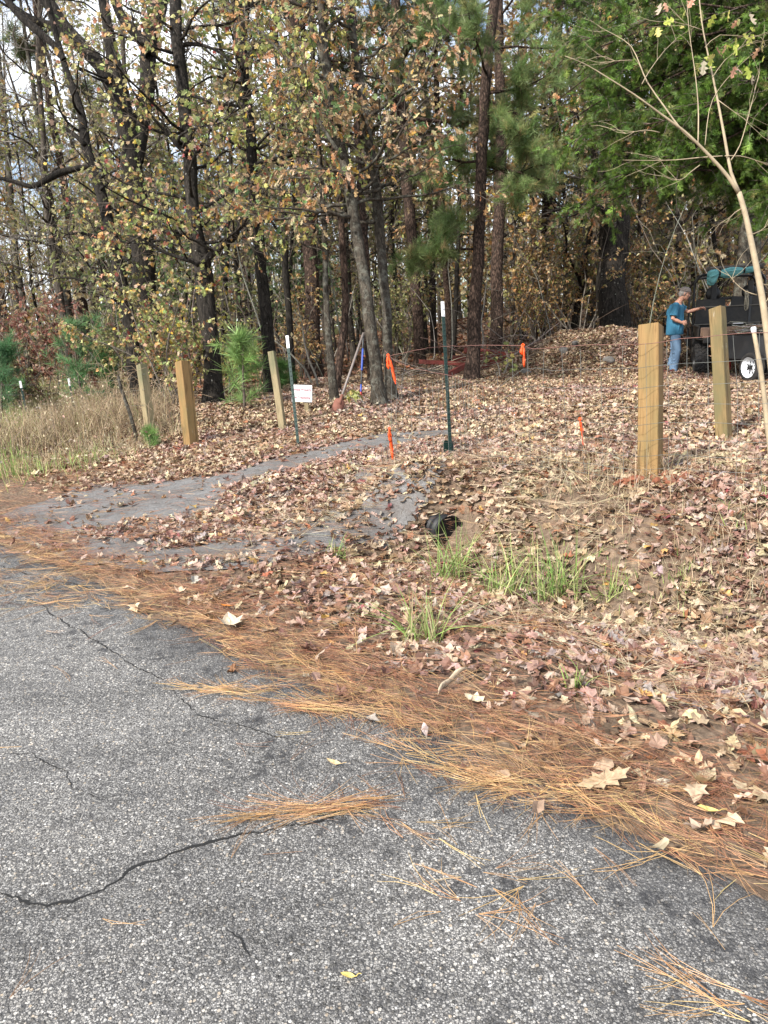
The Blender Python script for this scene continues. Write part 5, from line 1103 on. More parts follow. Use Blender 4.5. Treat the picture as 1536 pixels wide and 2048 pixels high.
def clump(u, v, n, rad, h, label, lean=.46, pal=PAL_GREEN, wdt=.004):
    global mb
    c0, _ = GT(u, v); mb = MB(); a_ = rng.normal(0, rad, (int(n * 1.5), 2)); n = len(a_); x = c0[0] + a_[:, 0]; y = c0[1] + a_[:, 1] * .6; blades(mb, x, y, Z(x, y) - .01, np.full(n, h * 1.15), lean, pal, wdt, .9, nseg=5)
    o = mb.build('grass_clump', M['grass'], origin=c0); tag(o, label, 'grass clump')
clump(905, 1160, 46, .06, .42, 'tall green grass clump right in front of the black culvert mouth')
clump(1000, 1185, 44, .09, .34, 'loose green grass clump between the culvert and the widest clump')
clump(1108, 1195, 70, .09, .36, 'widest bright green grass clump in the ditch right of the culvert')
clump(845, 1280, 46, .055, .30, 'green grass clump nearest the road, below the culvert')
clump(680, 1118, 26, .04, .16, 'short dark green grass tuft among leaves left of the culvert')
clump(1225, 1190, 22, .05, .2, 'small sparse green tuft right of the widest clump')
clump(1158, 1385, 10, .03, .16, 'tiny tuft of three or four dark green blades among pink leaves')
# ------------------------------------------------------------------ wooden posts
def woodmat(name, a, b_, c3, seed, green=.0):
    m, t, b, o = newmat(name)
    co = nd(t, 'ShaderNodeMapping', {0: nd(t, 'ShaderNodeTexCoord').outputs['Object'], 'Location': (seed, seed * 1.7, seed * .3)}).outputs[0]
    wob = nd(t, 'ShaderNodeTexNoise', {0: nd(t, 'ShaderNodeMapping', {0: co, 'Scale': (1, 1, .35)}).outputs[0], 'Scale': 5, 'Detail': 3}).outputs[1]
    co2 = nd(t, 'ShaderNodeVectorMath', {0: co, 1: nd(t, 'ShaderNodeVectorMath', {0: wob, 'Scale': .06}, operation='SCALE').outputs[0]}, operation='ADD').outputs[0]
    st = nd(t, 'ShaderNodeMapping', {0: co2, 'Scale': (1, 1, .035)}).outputs[0]
    g = nd(t, 'ShaderNodeTexNoise', {0: st, 'Scale': 52, 'Detail': 4, 'Roughness': .6}).outputs[0]
    fine = nd(t, 'ShaderNodeTexNoise', {0: nd(t, 'ShaderNodeMapping', {0: co, 'Scale': (1, 1, .02)}).outputs[0], 'Scale': 190, 'Detail': 3}).outputs[0]
    c = ramp(t, g, [(.30, b_), (.45, a), (.6, tuple(x * 1.12 for x in a)), (.72, b_)])
    c = mix(t, ramp(t, fine, [(.35, (.45, .45, .45)), (.55, (0, 0, 0))]), c, b_)
    big = nd(t, 'ShaderNodeTexNoise', {0: nd(t, 'ShaderNodeMapping', {0: co, 'Scale': (1, 1, .4)}).outputs[0], 'Scale': 6, 'Detail': 5}).outputs[0]
    c = mix(t, mth(t, 'MULTIPLY', ramp(t, big, [(.45, (0, 0, 0)), (.65, (1, 1, 1))]), .85), c, c3)
    pale = nd(t, 'ShaderNodeTexNoise', {0: nd(t, 'ShaderNodeMapping', {0: co, 'Scale': (1, 1, .25)}).outputs[0], 'Scale': 15, 'Detail': 6, 'Roughness': .7}).outputs[0]
    c = mix(t, mth(t, 'MULTIPLY', ramp(t, pale, [(.63, (0, 0, 0)), (.70, (1, 1, 1))]), .4), c, (.5, .46, .38))
    crk = nd(t, 'ShaderNodeTexNoise', {0: nd(t, 'ShaderNodeMapping', {0: co2, 'Scale': (1, 1, .03)}).outputs[0], 'Scale': 30, 'Detail': 2}).outputs[0]
    ck = ramp(t, crk, [(.63, (0, 0, 0)), (.66, (1, 1, 1))]); c = mix(t, mth(t, 'MULTIPLY', ck, .65), c, (.07, .045, .02))
    t.links.new(c, b.inputs['Base Color']); b.inputs['Roughness'].default_value = .75; b.inputs['Specular IOR Level'].default_value = .25
    t.links.new(nd(t, 'ShaderNodeBump', {'Height': mth(t, 'SUBTRACT', g, ck), 'Strength': .35, 'Distance': .004}).outputs[0], b.inputs['Normal']); return m
M['post_gold'] = woodmat('treated_pine_golden', (.235, .145, .058), (.125, .07, .024), (.17, .125, .05), 1.3)
M['post_gold2'] = woodmat('treated_pine_green', (.195, .135, .06), (.105, .07, .028), (.12, .105, .048), 4.1)
M['post_old'] = woodmat('treated_pine_grey', (.25, .20, .115), (.12, .09, .05), (.12, .12, .065), 7.7)
M['clay'] = plain('red_clay', (.20, .072, .038), .95, var=.35, scale=30, bump=.6)
M['staple'] = plain('galvanised_wire', (.30, .30, .29), .45, .7, var=.3, scale=60, bump=0)
def lean_root(name, base, top, yaw, label, cat, group=None):
    d = Vector(top) - Vector(base); q = Vector((0, 0, 1)).rotation_difference(d.normalized())
    e = bpy.data.objects.new(name, None); e.empty_display_size = .1; COL.objects.link(e); e.location = Vector(base)
    e.rotation_mode = 'QUATERNION'; e.rotation_quaternion = q @ Matrix.Rotation(yaw, 3, 'Z').to_quaternion(); tag(e, label, cat, group); return e, d.length
def wood_post(bu, bv, tu, tv, wpx, yaw, mat, label, depth=None, side=.138, slope=.0):
    b, d = GT(bu, bv); 
    if depth: b = P(bu, bv, depth); d = depth
    t_ = P(tu, tv, d); b = np.array(b) - [0, 0, .03]; root = lean_root('wooden_post', b, t_, yaw, label, 'post', 'square wooden fence posts'); root, L = root
    mb = MB(); nseg = 14; r = np.random.default_rng(int(bu)); h = side / 2; ch = .006; prof = np.array([(-h + ch, -h), (h - ch, -h), (h, -h + ch), (h, h - ch), (h - ch, h), (-h + ch, h), (-h, h - ch), (-h, -h + ch)])
    V = []; zs = np.linspace(-.12, L, nseg)
    for k, z in enumerate(zs):
        tw = .012 * z; c_, s_ = cos(tw), sin(tw); pr = prof @ np.array([[c_, s_], [-s_, c_]]) + r.normal(0, .0008, (8, 2)) + [.004 * sin(z * 2.1), 0]
        zz = np.full(8, z); 
        if k == nseg - 1: zz = zz + slope * prof[:, 0] / side
        V.append(np.c_[pr, zz])
    V = np.concatenate(V); F = [(k * 8 + j, k * 8 + (j + 1) % 8, k * 8 + 8 + (j + 1) % 8, k * 8 + 8 + j) for k in range(nseg - 1) for j in range(8)]
    n0 = len(V); top = V[-8:] * [.97, .97, 1] + [0, 0, .003]; V = np.concatenate([V, top]); F += [(n0 - 8 + j, n0 - 8 + (j + 1) % 8, n0 + (j + 1) % 8, n0 + j) for j in range(8)]; F.append(tuple(range(n0, n0 + 8)))
    mb.add(V, F); mb.build('post_body', mat, root)
    return root, b, t_, d, L
PR = wood_post(1300, 957, 1301, 652, 48, -.62, M['post_gold'], 'thickest golden brown square post with fence wires stretched across it', side=.142)
wood_post(1449, 882, 1434, 617, 27, -.86, M['post_gold2'], 'tall narrow square post leaning left in front of the utility vehicle', side=.115, slope=.012)
wood_post(383, 893, 365, 724, 34, -.72, M['post_gold'], 'thick golden post in red clay, right one of the two left posts', side=.15)
wood_post(303, 877, 283, 730, 24, -.75, M['post_old'], 'weathered greenish post at the edge of the dry grass', side=.118)
wood_post(566, 858, 543, 704, 16, -.25, M['post_old'], 'slim pale square post leaning left just left of the green metal stake', side=.09)
# clay clods at post feet
def clods(u, v, n, sp, label, sz=.03):
    c0, _ = GT(u, v); root = empty('clay_clods', c0, label, 'clay')
    r = np.random.default_rng(int(u * 3)); mb = MB()
    for k in range(n):
        a = r.normal(0, sp, 2) * [1.3, .8]; s_ = sz * r.uniform(.4, 1.2); z = float(Z(c0[0] + a[0], c0[1] + a[1])); an = np.linspace(0, pi, 6); prof = np.stack([np.sin(an) * s_ * r.uniform(.9, 1.5) + 1e-4, -np.cos(an) * s_ * .6], 1)
        R_ = rot_euler(r.uniform(0, 6, 1), r.normal(0, .5, 1), r.normal(0, .5, 1))[0]; q = MB(); q.lathe(prof, 8, R=R_); V = q.V[0] * (1 + r.normal(0, .12, q.V[0].shape)); mb.add(V + [a[0], a[1], z - c0[2] + s_ * .25 + .02], [f for f, _, _ in q.F])
    o = mb.build('clod', M['clay'], root); o['kind'] = 'stuff'
clods(1260, 968, 26, .035, 'orange red clay clods left of the foot of the thickest post', .03); clods(1346, 960, 30, .05, 'orange red clay heap right of the foot of the thickest post', .028)
clods(385, 895, 40, .11, 'scattered red clay around the foot of the golden left post', .022)
# ------------------------------------------------------------------ metal T posts
M['green_paint'] = plain('dark_green_enamel', (.006, .024, .018), .45, .1, var=.35, scale=40, bump=.05)
M['white_paint'] = plain('white_enamel', (.74, .75, .76), .5, var=.1, scale=40, bump=.03, dirt=(.25, .22, .18), dirt_amt=.5)
def t_post(bu, bv, tu, tv, label, depth=None, yaw=.4, tip=.14, plate=False, body='green_paint', name='metal_stake', L_=None):
    b, d = GT(bu, bv)
    if depth: b = P(bu, bv, depth); d = depth; b[2] = float(Z(b[0], b[1]))
    t_ = P(tu, tv, d); root, L = lean_root(name, b - np.array([0, 0, .03]), t_, yaw, label, 'fence stake', 'green metal fence stakes')
    def seg(z0, z1, g=0.):
        mb = MB(); mb.box((0, 0, (z0 + z1) / 2), (.036 + g, .0045 + g, z1 - z0), bev=.001); mb.box((0, .0165, (z0 + z1) / 2), (.0045 + g, .0285, z1 - z0), bev=.001); return mb
    mb = seg(-.15, L - tip)
    z = .12
    while z < L - tip - .02: mb.box((0, -.0055, z), (.016, .0075, .011), bev=.002); z += .054
    mb.build('post_body', M[body], root)
    mb = seg(L - tip, L, .0008); z = L - tip + .02
    while z < L - .01: mb.box((0, -.0055, z), (.016, .0075, .011), bev=.002); z += .054
    mb.build('white_tip', M['white_paint'], root)
    if plate:
        mb = MB(); V = [(-.055, 0, .15), (-.04, 0, .19), (.04, 0, .19), (.055, 0, .15), (.055, 0, -.02), (-.055, 0, -.02)]; V = [(a, .038 + e, c_) for e in (0, .004) for a, _, c_ in V]
        mb.add(V, [(5, 4, 3, 2, 1, 0), (6, 7, 8, 9, 10, 11)] + [(i, (i + 1) % 6, 6 + (i + 1) % 6, 6 + i) for i in range(6)]); mb.build('anchor_plate', M[body], root)
    return b, t_, d
TP1 = t_post(902, 913, 885, 603, 'tall dark green metal stake with white tip and anchor plate, in the middle', plate=True, tip=.145)
TP2 = t_post(597, 894, 574, 671, 'dark green metal stake with white tip leaning left in front of the sign', tip=.15, yaw=-.2)
t_post(152, 838, 137, 757, 'shorter metal stake with white tip in front of the soft green young pine', depth=13.8, tip=.14)
t_post(60, 860, 40, 762, 'leftmost metal stake with white tip in the dry grass', depth=13.5, tip=.13)
# weathered thin wooden stake at left
b = P(275, 885, 10.6); b[2] = float(Z(b[0], b[1])); root, L = lean_root('wooden_stake', b, P(236, 752, 10.8), .2, 'thin weathered grey wooden stake leaning left beside the bramble stems', 'stake')
mb = MB(); mb.tube([[0, 0, -.1], [.012, 0, L * .4], [-.008, .01, L * .8], [0, 0, L]], [.028, .026, .024, .02], 9); mb.build('stake_body', M['bark_grey'], root)
# pale stake at right edge
b, d = GT(1536, 862); root, L = lean_root('wooden_stake', b, P(1507, 657, 5.3), .2, 'thin pale stake with a white cap standing before the dark trailer', 'stake')
b = P(1541, 900, 5.3); root.location = b; L = float(np.linalg.norm(P(1507, 657, 5.3) - b)); dq = Vector(P(1507, 657, 5.3) - b); root.rotation_quaternion = Vector((0, 0, 1)).rotation_difference(dq.normalized())
mb = MB(); z_ = np.linspace(-.25, L, 9); mb.tube(np.stack([.008 * np.sin(z_ * 4), .006 * np.cos(z_ * 5), z_], 1), np.linspace(.021, .015, 9) * (1 + .12 * np.sin(np.arange(9) * 2.3)), 9); mb.build('stake_body', M['bark_sap'], root)
mb = MB(); mb.lathe([(.001, L + .012), (.016, L + .01), (.019, L), (.018, L - .03), (.0155, L - .032)], 12); mb.build('cap', M['white_paint'], root)
# ------------------------------------------------------------------ sign
M['sign_white'] = plain('white_sign_board', (.66, .67, .69), .5, var=.03, scale=8, bump=0)
M['faded_red'] = plain('faded_red_print', (.30, .09, .11), .7, var=.2, scale=60, bump=0)
sb_, d = GT(614, 824); root = empty('sign', sb_, 'white board sign reading Private Property No Trespassing on a short stub', 'sign'); f_ = d / FP
yaw = -.10; root.rotation_euler = (0, 0, yaw)
mb = MB(); mb.box((0, .012, .13), (.062, .04, .40), bev=.004); mb.build('sign_stub', M['post_old'], root)
ctr = P(606, 786, d) - sb_; ctr = np.array(Matrix.Rotation(-yaw, 3, 'Z') @ Vector(ctr)); W_, H_ = 41 * f_, 33.5 * f_; tl = radians(4.2)
brd = MB(); Ry = np.array([[cos(tl), 0, sin(tl)], [0, 1, 0], [-sin(tl), 0, cos(tl)]]); brd.box((0, 0, 0), (W_, .006, H_), R=None, bev=.0015)
bo = brd.build('board', M['sign_white'], root); bo.location = (ctr[0], -.018, ctr[2]); bo.rotation_euler = (0, tl, 0)
def text_mesh(txt, size, wmax):
    cu = bpy.data.curves.new('lettering', 'FONT'); cu.body = txt; cu.size = size; cu.align_x = 'CENTER'; cu.align_y = 'CENTER'; cu.extrude = .0006; cu.offset = .0012
    o_ = bpy.data.objects.new('lettering', cu); COL.objects.link(o_); bpy.context.view_layer.update(); me = bpy.data.meshes.new_from_object(o_.evaluated_get(bpy.context.evaluated_depsgraph_get())); bpy.data.objects.remove(o_)
    xs_ = [v_.co.x for v_ in me.vertices]; k_ = wmax / (max(xs_) - min(xs_))
    for v_ in me.vertices: v_.co.x *= k_
    return me
for txt, zz, sz, ww in (('Private Property', H_ * .22, .052, W_ * .93), ('No Trespassing', -H_ * .24, .048, W_ * .80)):
    me = text_mesh(txt, sz, ww); me.materials.clear(); me.materials.append(M['faded_red']); o_ = bpy.data.objects.new('lettering', me); COL.objects.link(o_); o_.parent = bo; o_.rotation_euler = (pi / 2, 0, 0); o_.location = (0, -.0036, zz)
mb = MB(); mb.box((0, -.0034, 0), (W_ * .98, .001, .003)); mb.build('dividing_line', M['faded_red'], bo)
# ------------------------------------------------------------------ tools leaning on the tree
M['rust'] = plain('rusty_iron', (.20, .085, .06), .85, .2, var=.35, scale=30, bump=.3); M['handle'] = plain('worn_grey_handle', (.20, .17, .155), .6, .2, var=.35, scale=25, bump=.1)
M['blue'] = plain('blue_enamel', (.02, .06, .33), .4, var=.2, bump=.02); M['blackp'] = plain('black_enamel', (.012, .012, .013), .4, var=.2, bump=.02); M['redp'] = plain('red_enamel', (.42, .03, .03), .45, var=.2, bump=.02)
b, d = GT(672, 826); top = P(727, 666, d + .55); root, L = lean_root('digging_spade', b, top, 0.25, 'long handled digging spade with rusty blade leaning against the mottled grey tree', 'spade')
mb = MB(); mb.tube([[0, 0, .17], [0, 0, L * .5], [0, 0, L]], [.019, .0185, .019], 12); mb.build('handle', M['handle'], root)
mb = MB(); V = []; nz_, nx_ = 9, 9
for s_ in (0, 1):
    for i in range(nz_):
        z = .245 - .245 * i / (nz_ - 1); hw = .085 * (1 if z > .07 else .82 + .18 * z / .07) * (1 if z < .235 else .75)
        for j in range(nx_): a = (j / (nx_ - 1) - .5) * 2; V.append((hw * a, -.03 * (1 - a * a) * (1.2 if z > .05 else .8) + .004 * s_ + .01, z))
F = []; N_ = nz_ * nx_
for i in range(nz_ - 1):
    for j in range(nx_ - 1): q = i * nx_ + j; F += [(q, q + 1, q + nx_ + 1, q + nx_), (N_ + q, N_ + q + nx_, N_ + q + nx_ + 1, N_ + q + 1)]
ring = [j for j in range(nx_)] + [i * nx_ + nx_ - 1 for i in range(1, nz_)] + [N_ - 1 - j for j in range(1, nx_)] + [i * nx_ for i in range(nz_ - 2, 0, -1)]
for k in range(len(ring)): a, b2 = ring[k], ring[(k + 1) % len(ring)]; F.append((a, a + N_, b2 + N_, b2))
mb.add(V, F, smooth=True); mb.tube([[0, -.012, .15], [0, -.006, .24], [0, 0, .33]], [.03, .027, .021], 12); mb.build('blade', M['rust'], root)
b, d = GT(721, 797); top = P(727, 668, d + .2); root, L = lean_root('digging_bar', b, top, 0, 'upright bar painted black and blue with a red tip beside the mottled tree', 'bar')
mb = MB(); cuts = [0, .10, .215, .43, .77, 1.0]; ms = ['redp', 'blue', 'blackp', 'blue', 'blackp']; rr = [.017, .015, .0145, .017, .017]; nm = ['red_tip', 'blue_band', 'black_shaft', 'blue_grip', 'black_top']
for k in range(5): q = MB(); z0, z1 = cuts[k] * L, cuts[k + 1] * L; q.lathe([(.001, z0), (rr[k] * .9, z0 + .001), (rr[k], z0 + .006), (rr[k], z1 - .006), (rr[k] * .9, z1 - .001), (.001, z1)], 12); q.build(nm[k], M[ms[k]], root)
# ------------------------------------------------------------------ rusty steel beams
M['red_steel'] = plain('red_oxide_steel', (.24, .055, .042), .75, .1, var=.35, scale=12, bump=.2, dirt=(.05, .03, .025), dirt_amt=.6)
def beam(p, q, w_, h_, label, up=(0, 0, 1), kind='channel'):
    p, q = np.array(p), np.array(q); d_ = q - p; L = np.linalg.norm(d_); X_ = d_ / L; Zv = np.array(up, float); Y_ = np.cross(Zv, X_); Y_ /= np.linalg.norm(Y_); Z_ = np.cross(X_, Y_); R = np.stack([X_, Y_, Z_], 1); mb = MB(); c_ = (p + q) / 2; th = .009
    mb.box((0, 0, 0), (L, th, h_), R); mb.box(R @ np.array([0, w_ / 2 - .003, h_ / 2 + .0035]), (L - .002, w_, th), R); mb.box(R @ np.array([0, w_ / 2 - .003, -h_ / 2 - .0035]), (L - .002, w_, th), R)
    mb2 = MB(); 
    for V in mb.V: V += c_ * 0
    o_ = mb.build('steel_beam', M['red_steel']); o_.location = c_; return tag(o_, label, 'steel beam', 'rusty red beams in the pile')
Db = 17.0
beam(P(838, 723, 16.6), P(955, 729, 16.9), .06, .075, 'long thin red beam lying level at the left end of the pile')
beam(P(893, 752, 15.9), P(988, 703, 17.6), .07, .10, 'slanting red beam running up to the right, nearest in the pile')
beam(P(940, 706, 17.6), P(1062, 714, 17.9), .10, .13, 'thick red beam lying level at the right end of the pile')
beam(P(905, 716, 17.9), P(1075, 724, 18.2), .08, .11, 'dark red beam low behind the others, reaching right towards the mound')
beam(P(928, 700, 18.1), P(1012, 706, 18.0), .08, .10, 'short red beam lying on top of the pile')
beam(P(960, 733, 17.4), P(1085, 718, 17.9), .06, .09, 'red beam at ground level passing below the orange tape')
# brush pile
wd = Wood(63); r = wd.r; mb = MB()
for k in range(75):
    u = r.uniform(790, 1070); Dd = r.uniform(16.2, 18.6); p_ = P(u, 740, Dd); gz = float(Z(p_[0], p_[1])); q = wd.line((p_[0], p_[1], gz + r.uniform(0, .22)), (r.normal(0, 1), r.normal(0, .4), r.normal(.12, .25)), r.uniform(.8, 2.4), 0, 7, .13, 0, .05); q[:, 2] = np.maximum(q[:, 2], gz + .02); mb.tube(q, np.linspace(r.uniform(.006, .018), .003, 8), 5, pick([(.17, .13, .10, 2), (.28, .24, .2, 1), (.09, .06, .045, 1)], 1)[0])
tag(mb.build('brush_pile', attrmat('dead_branch', .85)), kind='stuff')
# stones in the mound
M['stone'] = plain('grey_stone', (.13, .12, .11), .9, var=.4, scale=12, bump=.5)
for k, (u, v, s_, lb) in enumerate([(1128, 703, .13, 'grey stone high on the left slope of the dirt mound'), (1050, 748, .16, 'pale grey stone at the left foot of the dirt mound'), (1218, 722, .14, 'dark grey stone on the face of the dirt mound'), (1150, 688, .10, 'small grey stone on the crest of the dirt mound')]):
    p_, d = GT(u, v, Z); q = MB(); an = np.linspace(0, pi, 8); q.lathe(np.stack([np.sin(an) * s_ + 1e-4, -np.cos(an) * s_ * .6], 1), 12); V = q.V[0]; rr = np.random.default_rng(k)
    for _ in range(6): n_ = rnd_unit(rr); dd_ = V @ n_; V = V - np.outer(np.maximum(dd_ - s_ * .62, 0), n_)
    q.V[0] = V; o_ = q.build('stone', M['stone']); o_.location = p_ + [0, 0, s_ * .1]; o_.rotation_euler = (.2, .1, k); tag(o_, lb, 'stone')
# ------------------------------------------------------------------ wire fence on the right
M['wire'] = plain('fence_wire', (.16, .165, .15), .5, .5, var=.4, scale=30, bump=0); M['wire_red'] = plain('rusty_wire', (.22, .11, .09), .7, .3, var=.3, scale=30, bump=0)
def wire(mb, pts, r_=.0016, sag=0, wob=.004, seed=0, n=24):
    pts = np.asarray(pts); a, _ = smooth_path(pts, np.full(len(pts), 1.0), .12); rr = np.random.default_rng(seed); k = len(a); a = a + np.stack([rr.normal(0, wob, k), rr.normal(0, wob, k), rr.normal(0, wob, k)], 1); mb.tube(a, r_, 4, cap=False)
root = empty('wire_fence', TP1[0], 'sagging woven wire fence strung from the thickest post past the tall metal stake', 'wire fence')
dP, dT = PR[3] - .12, TP1[2] - .03
# columns of the fence from right (off frame) to the loose left end: (u_top, v_top, u_bot, v_bot, depth)
colsF = [(1640, 650, 1650, 985, 4.4), (1540, 664, 1545, 975, 4.65), (1420, 674, 1424, 966, 4.85), (1326, 684, 1328, 958, dP), (1276, 690, 1276, 962, dP), (1190, 695, 1196, 950, 5.3), (1100, 700, 1112, 938, 5.55), (1045, 700, 1052, 930, 5.75), (960, 770, 975, 925, 5.95), (905, 745, 908, 915, dT), (850, 770, 852, 915, 6.35), (800, 742, 800, 922, 6.7), (776, 718, 780, 925, 7.0)]
hz = MB(); NR = 8; rows = [0, .17, .32, .46, .59, .71, .82, .92, 1.0]
C3 = [(P(a, b_, d_), P(c_, e_, d_)) for a, b_, c_, e_, d_ in colsF]
for k, f in enumerate(rows[1:]): wire(hz, [t_ + (b_ - t_) * f for t_, b_ in C3], .0015, seed=k, wob=.0025)
hz.build('line_wires', M['wire'], root, origin=root.location)
vt = MB(); L_ = [np.linalg.norm(C3[i + 1][0] - C3[i][0]) for i in range(len(C3) - 1)]; S_ = np.r_[0, np.cumsum(L_)]; rr = np.random.default_rng(3); q = .05
while q < S_[-1]:
    i = min(int(np.searchsorted(S_, q)) - 1, len(L_) - 1); f = (q - S_[i]) / L_[i]; t_ = C3[i][0] + (C3[i + 1][0] - C3[i][0]) * f; b_ = C3[i][1] + (C3[i + 1][1] - C3[i][1]) * f; m_ = (t_ + b_) / 2 + rr.normal(0, .008, 3); wire(vt, [t_, m_, b_], .0013, seed=int(q * 100), wob=.0018); q += .155
for k in range(14):  # unravelled end
    u = 740 + 60 * rr.random(); p_ = P(u, 925 + rr.normal(0, 4), 6.9); wire(vt, [p_, P(u + rr.normal(4, 8), 870, 6.9 + rr.normal(0, .1)), P(u + rr.normal(0, 24), 800 + rr.normal(0, 40), 6.9 + rr.normal(0, .15))], .0011, seed=900 + k)
vt.build('stay_wires', M['wire'], root, origin=root.location)
tw = MB(); wire(tw, [P(u, v, d_) for u, v, d_ in [(1640, 655, 4.4), (1540, 665, 4.65), (1450, 670, 4.85), (1326, 683, dP), (1276, 690, dP), (1180, 690, 5.3), (1100, 695, 5.5), (1065, 698, 5.7), (1040, 690, 5.8), (960, 692, 6.0), (885, 693, dT), (850, 697, 6.4), (810, 705, 6.7), (778, 712, 6.9)]], .0021, seed=40, wob=.003)
wire(tw, [P(u, v, d_) for u, v, d_ in [(770, 700, 6.9), (790, 722, 6.8), (830, 738, 6.6), (870, 745, 6.35), (905, 752, 6.2), (950, 768, 6.0), (1000, 785, 5.9), (1060, 806, 5.8), (1120, 828, 5.7), (1162, 840, 5.6)]], .0020, seed=41, wob=.003)
tw.build('top_wires', M['wire_red'], root, origin=root.location)
# left field fence wires
lw = MB()
for k, f in enumerate((.03, .35, .7)):
    wire(lw, [P(-60, 770 + 60 * f, 13.4), P(42, 768 + 62 * f, 13.5), P(138, 764 + 60 * f, 13.8), P(238, 758 + 75 * f, 12), P(290, 745 + 95 * f, 10.5)], .002, seed=60 + k)
lo = lw.build('fence_wire', M['wire']); tag(lo, 'three thin wires strung between the stakes over the dry grass at the left', 'wire')
# ------------------------------------------------------------------ orange flagging tape
m, t, b, o = newmat('orange_flagging'); b.inputs['Base Color'].default_value = (.95, .115, .012, 1); b.inputs['Roughness'].default_value = .38
tr = nd(t, 'ShaderNodeBsdfTranslucent', {0: (.95, .13, .015, 1)}); ms = nd(t, 'ShaderNodeMixShader', {0: .3}); t.links.new(b.outputs[0], ms.inputs[1]); t.links.new(tr.outputs[0], ms.inputs[2]); t.links.new(ms.outputs[0], o.inputs[0]); M['tape'] = m
def tape(tails, d, label):
    root = empty('flagging_tape', P(*tails[0][0], d), label, 'tape', 'orange flagging tapes on the fence wire')
    for k, tl_ in enumerate(tails):
        pts = np.array([P(u, v, d - .01 * k) for u, v in tl_]); a, _ = smooth_path(pts, np.ones(len(pts)), .02); n = len(a); r = np.random.default_rng(int(tl_[0][0]) + k); tt_ = np.linspace(0, 1, n); tw_ = (.5 + np.cumsum(r.normal(0, .12, n))); wd_ = .72 * tails_w[k] * (.35 + .65 * np.minimum(1, tt_ * 3)) * (1 - .5 * np.maximum(0, tt_ - .85) / .15)
        side = cR[None] * np.cos(tw_ * .7)[:, None] + cF[None] * np.sin(tw_ * .7)[:, None]; mid = a + cF[None] * .006 * np.sin(tt_ * 14)[:, None]
        V = np.concatenate([a - side * wd_[:, None] / 2, mid - cF[None] * .004, a + side * wd_[:, None] / 2, mid + cF[None] * .001]); i = np.arange(n - 1); F = [np.stack([i + n * j, i + 1 + n * j, i + 1 + n * ((j + 1) % 4), i + n * ((j + 1) % 4)], 1) for j in range(4)]
        mb = MB(); mb.add(V, F, smooth=True); mb.build('tail', M['tape'], root, origin=root.location)
    mb = MB(); c0 = P(tails[0][0][0], tails[0][0][1], d); mb.tube(np.array([c0 + cU * .012 + cF * .004, c0 - cR * .012, c0 - cU * .012, c0 + cR * .012, c0 + cU * .012 + cF * .004]), .005, 6); mb.build('knot', M['tape'], root, origin=root.location)
tails_w = [.040, .045]; tape([[(776, 710), (775, 722), (777, 738)], [(777, 711), (783, 730), (788, 752), (792, 768)]], 6.85, 'orange tape with a long slanting tail hanging at the left end of the wire')
tails_w = [.05, .04]; tape([[(779, 857), (781, 878), (784, 900), (786, 919)], [(779, 857), (778, 870), (781, 884)]], 6.8, 'orange tape hanging straight down low on the loose end of the fence')
tails_w = [.05, .034]; tape([[(1046, 690), (1044, 699), (1043, 709)], [(1047, 691), (1048, 710), (1048, 734)]], 5.75, 'orange tape folded over the top wire in front of the dirt mound')
tails_w = [.045, .016]; tape([[(1160, 838), (1162, 850), (1165, 866)], [(1163, 860), (1165, 875), (1166, 892)]], 5.6, 'narrow orange tape where the slanting wire ends low before the leaf litter')
# pinkish marks of string on right fence wire
# ------------------------------------------------------------------ culvert
M['culvert'] = plain('black_plastic', (.010, .010, .011), .55, var=.2, bump=.05)
c0 = np.array([.50, 5.53, float(Z(.57, 5.44))]); ax = np.array([.48, -.87, .03]); ax /= np.linalg.norm(ax); mb = MB()
prof = [(.105, -.9)]; z = -.9
while z < -.03: prof += [(.125, z + .01), (.125, z + .04), (.112, z + .05), (.112, z + .07)]; z += .08
prof += [(.13, -.01), (.13, .0), (.118, .0), (.108, -.02), (.108, -.9)]
Rm = align(ax[None], np.zeros(1))[0]; Rm = np.stack([Rm[:, 0], -Rm[:, 2], Rm[:, 1]], 1)
mb.lathe(prof, 32, R=Rm); mb.lathe([(.108, -.03), (.001, -.035)], 32, R=Rm); o_ = mb.build('culvert_pipe', M['culvert']); o_.location = c0 + [0, 0, .12]; tag(o_, 'black corrugated plastic culvert mouth under the edge of the driveway', 'culvert pipe')  # black disc just inside the mouth stands in for the shade within the pipe
# ------------------------------------------------------------------ utility vehicle
M['uv_black'] = plain('black_plastic_body', (.018, .018, .019), .5, var=.3, scale=9, bump=.05, dirt=(.09, .075, .055), dirt_amt=.45)
M['uv_steel'] = plain('black_tube_steel', (.012, .012, .013), .35, .2, var=.2, bump=.02)
M['uv_edge'] = plain('grey_brown_edge', (.16, .145, .12), .7, var=.3, bump=.05)  # headboard rail colour, paler than the black panels
M['rubber'] = plain('tyre_rubber', (.022, .022, .023), .85, var=.35, scale=20, bump=.2, dirt=(.09, .075, .06), dirt_amt=.5)
M['board'] = plain('bare_brown_board', (.30, .19, .13), .8, var=.25, scale=10, bump=.2); M['teal'] = plain('teal_cloth', (.15, .40, .41), .7, var=.14, scale=16, bump=.3)
M['grey_pad'] = plain('grey_brown_pad', (.11, .095, .085), .85, var=.2, bump=.2); M['white_rim'] = plain('white_wheel_enamel', (.80, .82, .85), .35, var=.04, bump=0)
M['dark_grey'] = plain('dark_grey_panel', (.055, .058, .062), .55, var=.2, scale=6, bump=.05, dirt=(.12, .10, .08), dirt_amt=.3); M['rope'] = plain('pale_rope', (.45, .40, .30), .8, bump=0, var=.2); M['hub'] = plain('dark_hub', (.05, .05, .05), .4, .6)
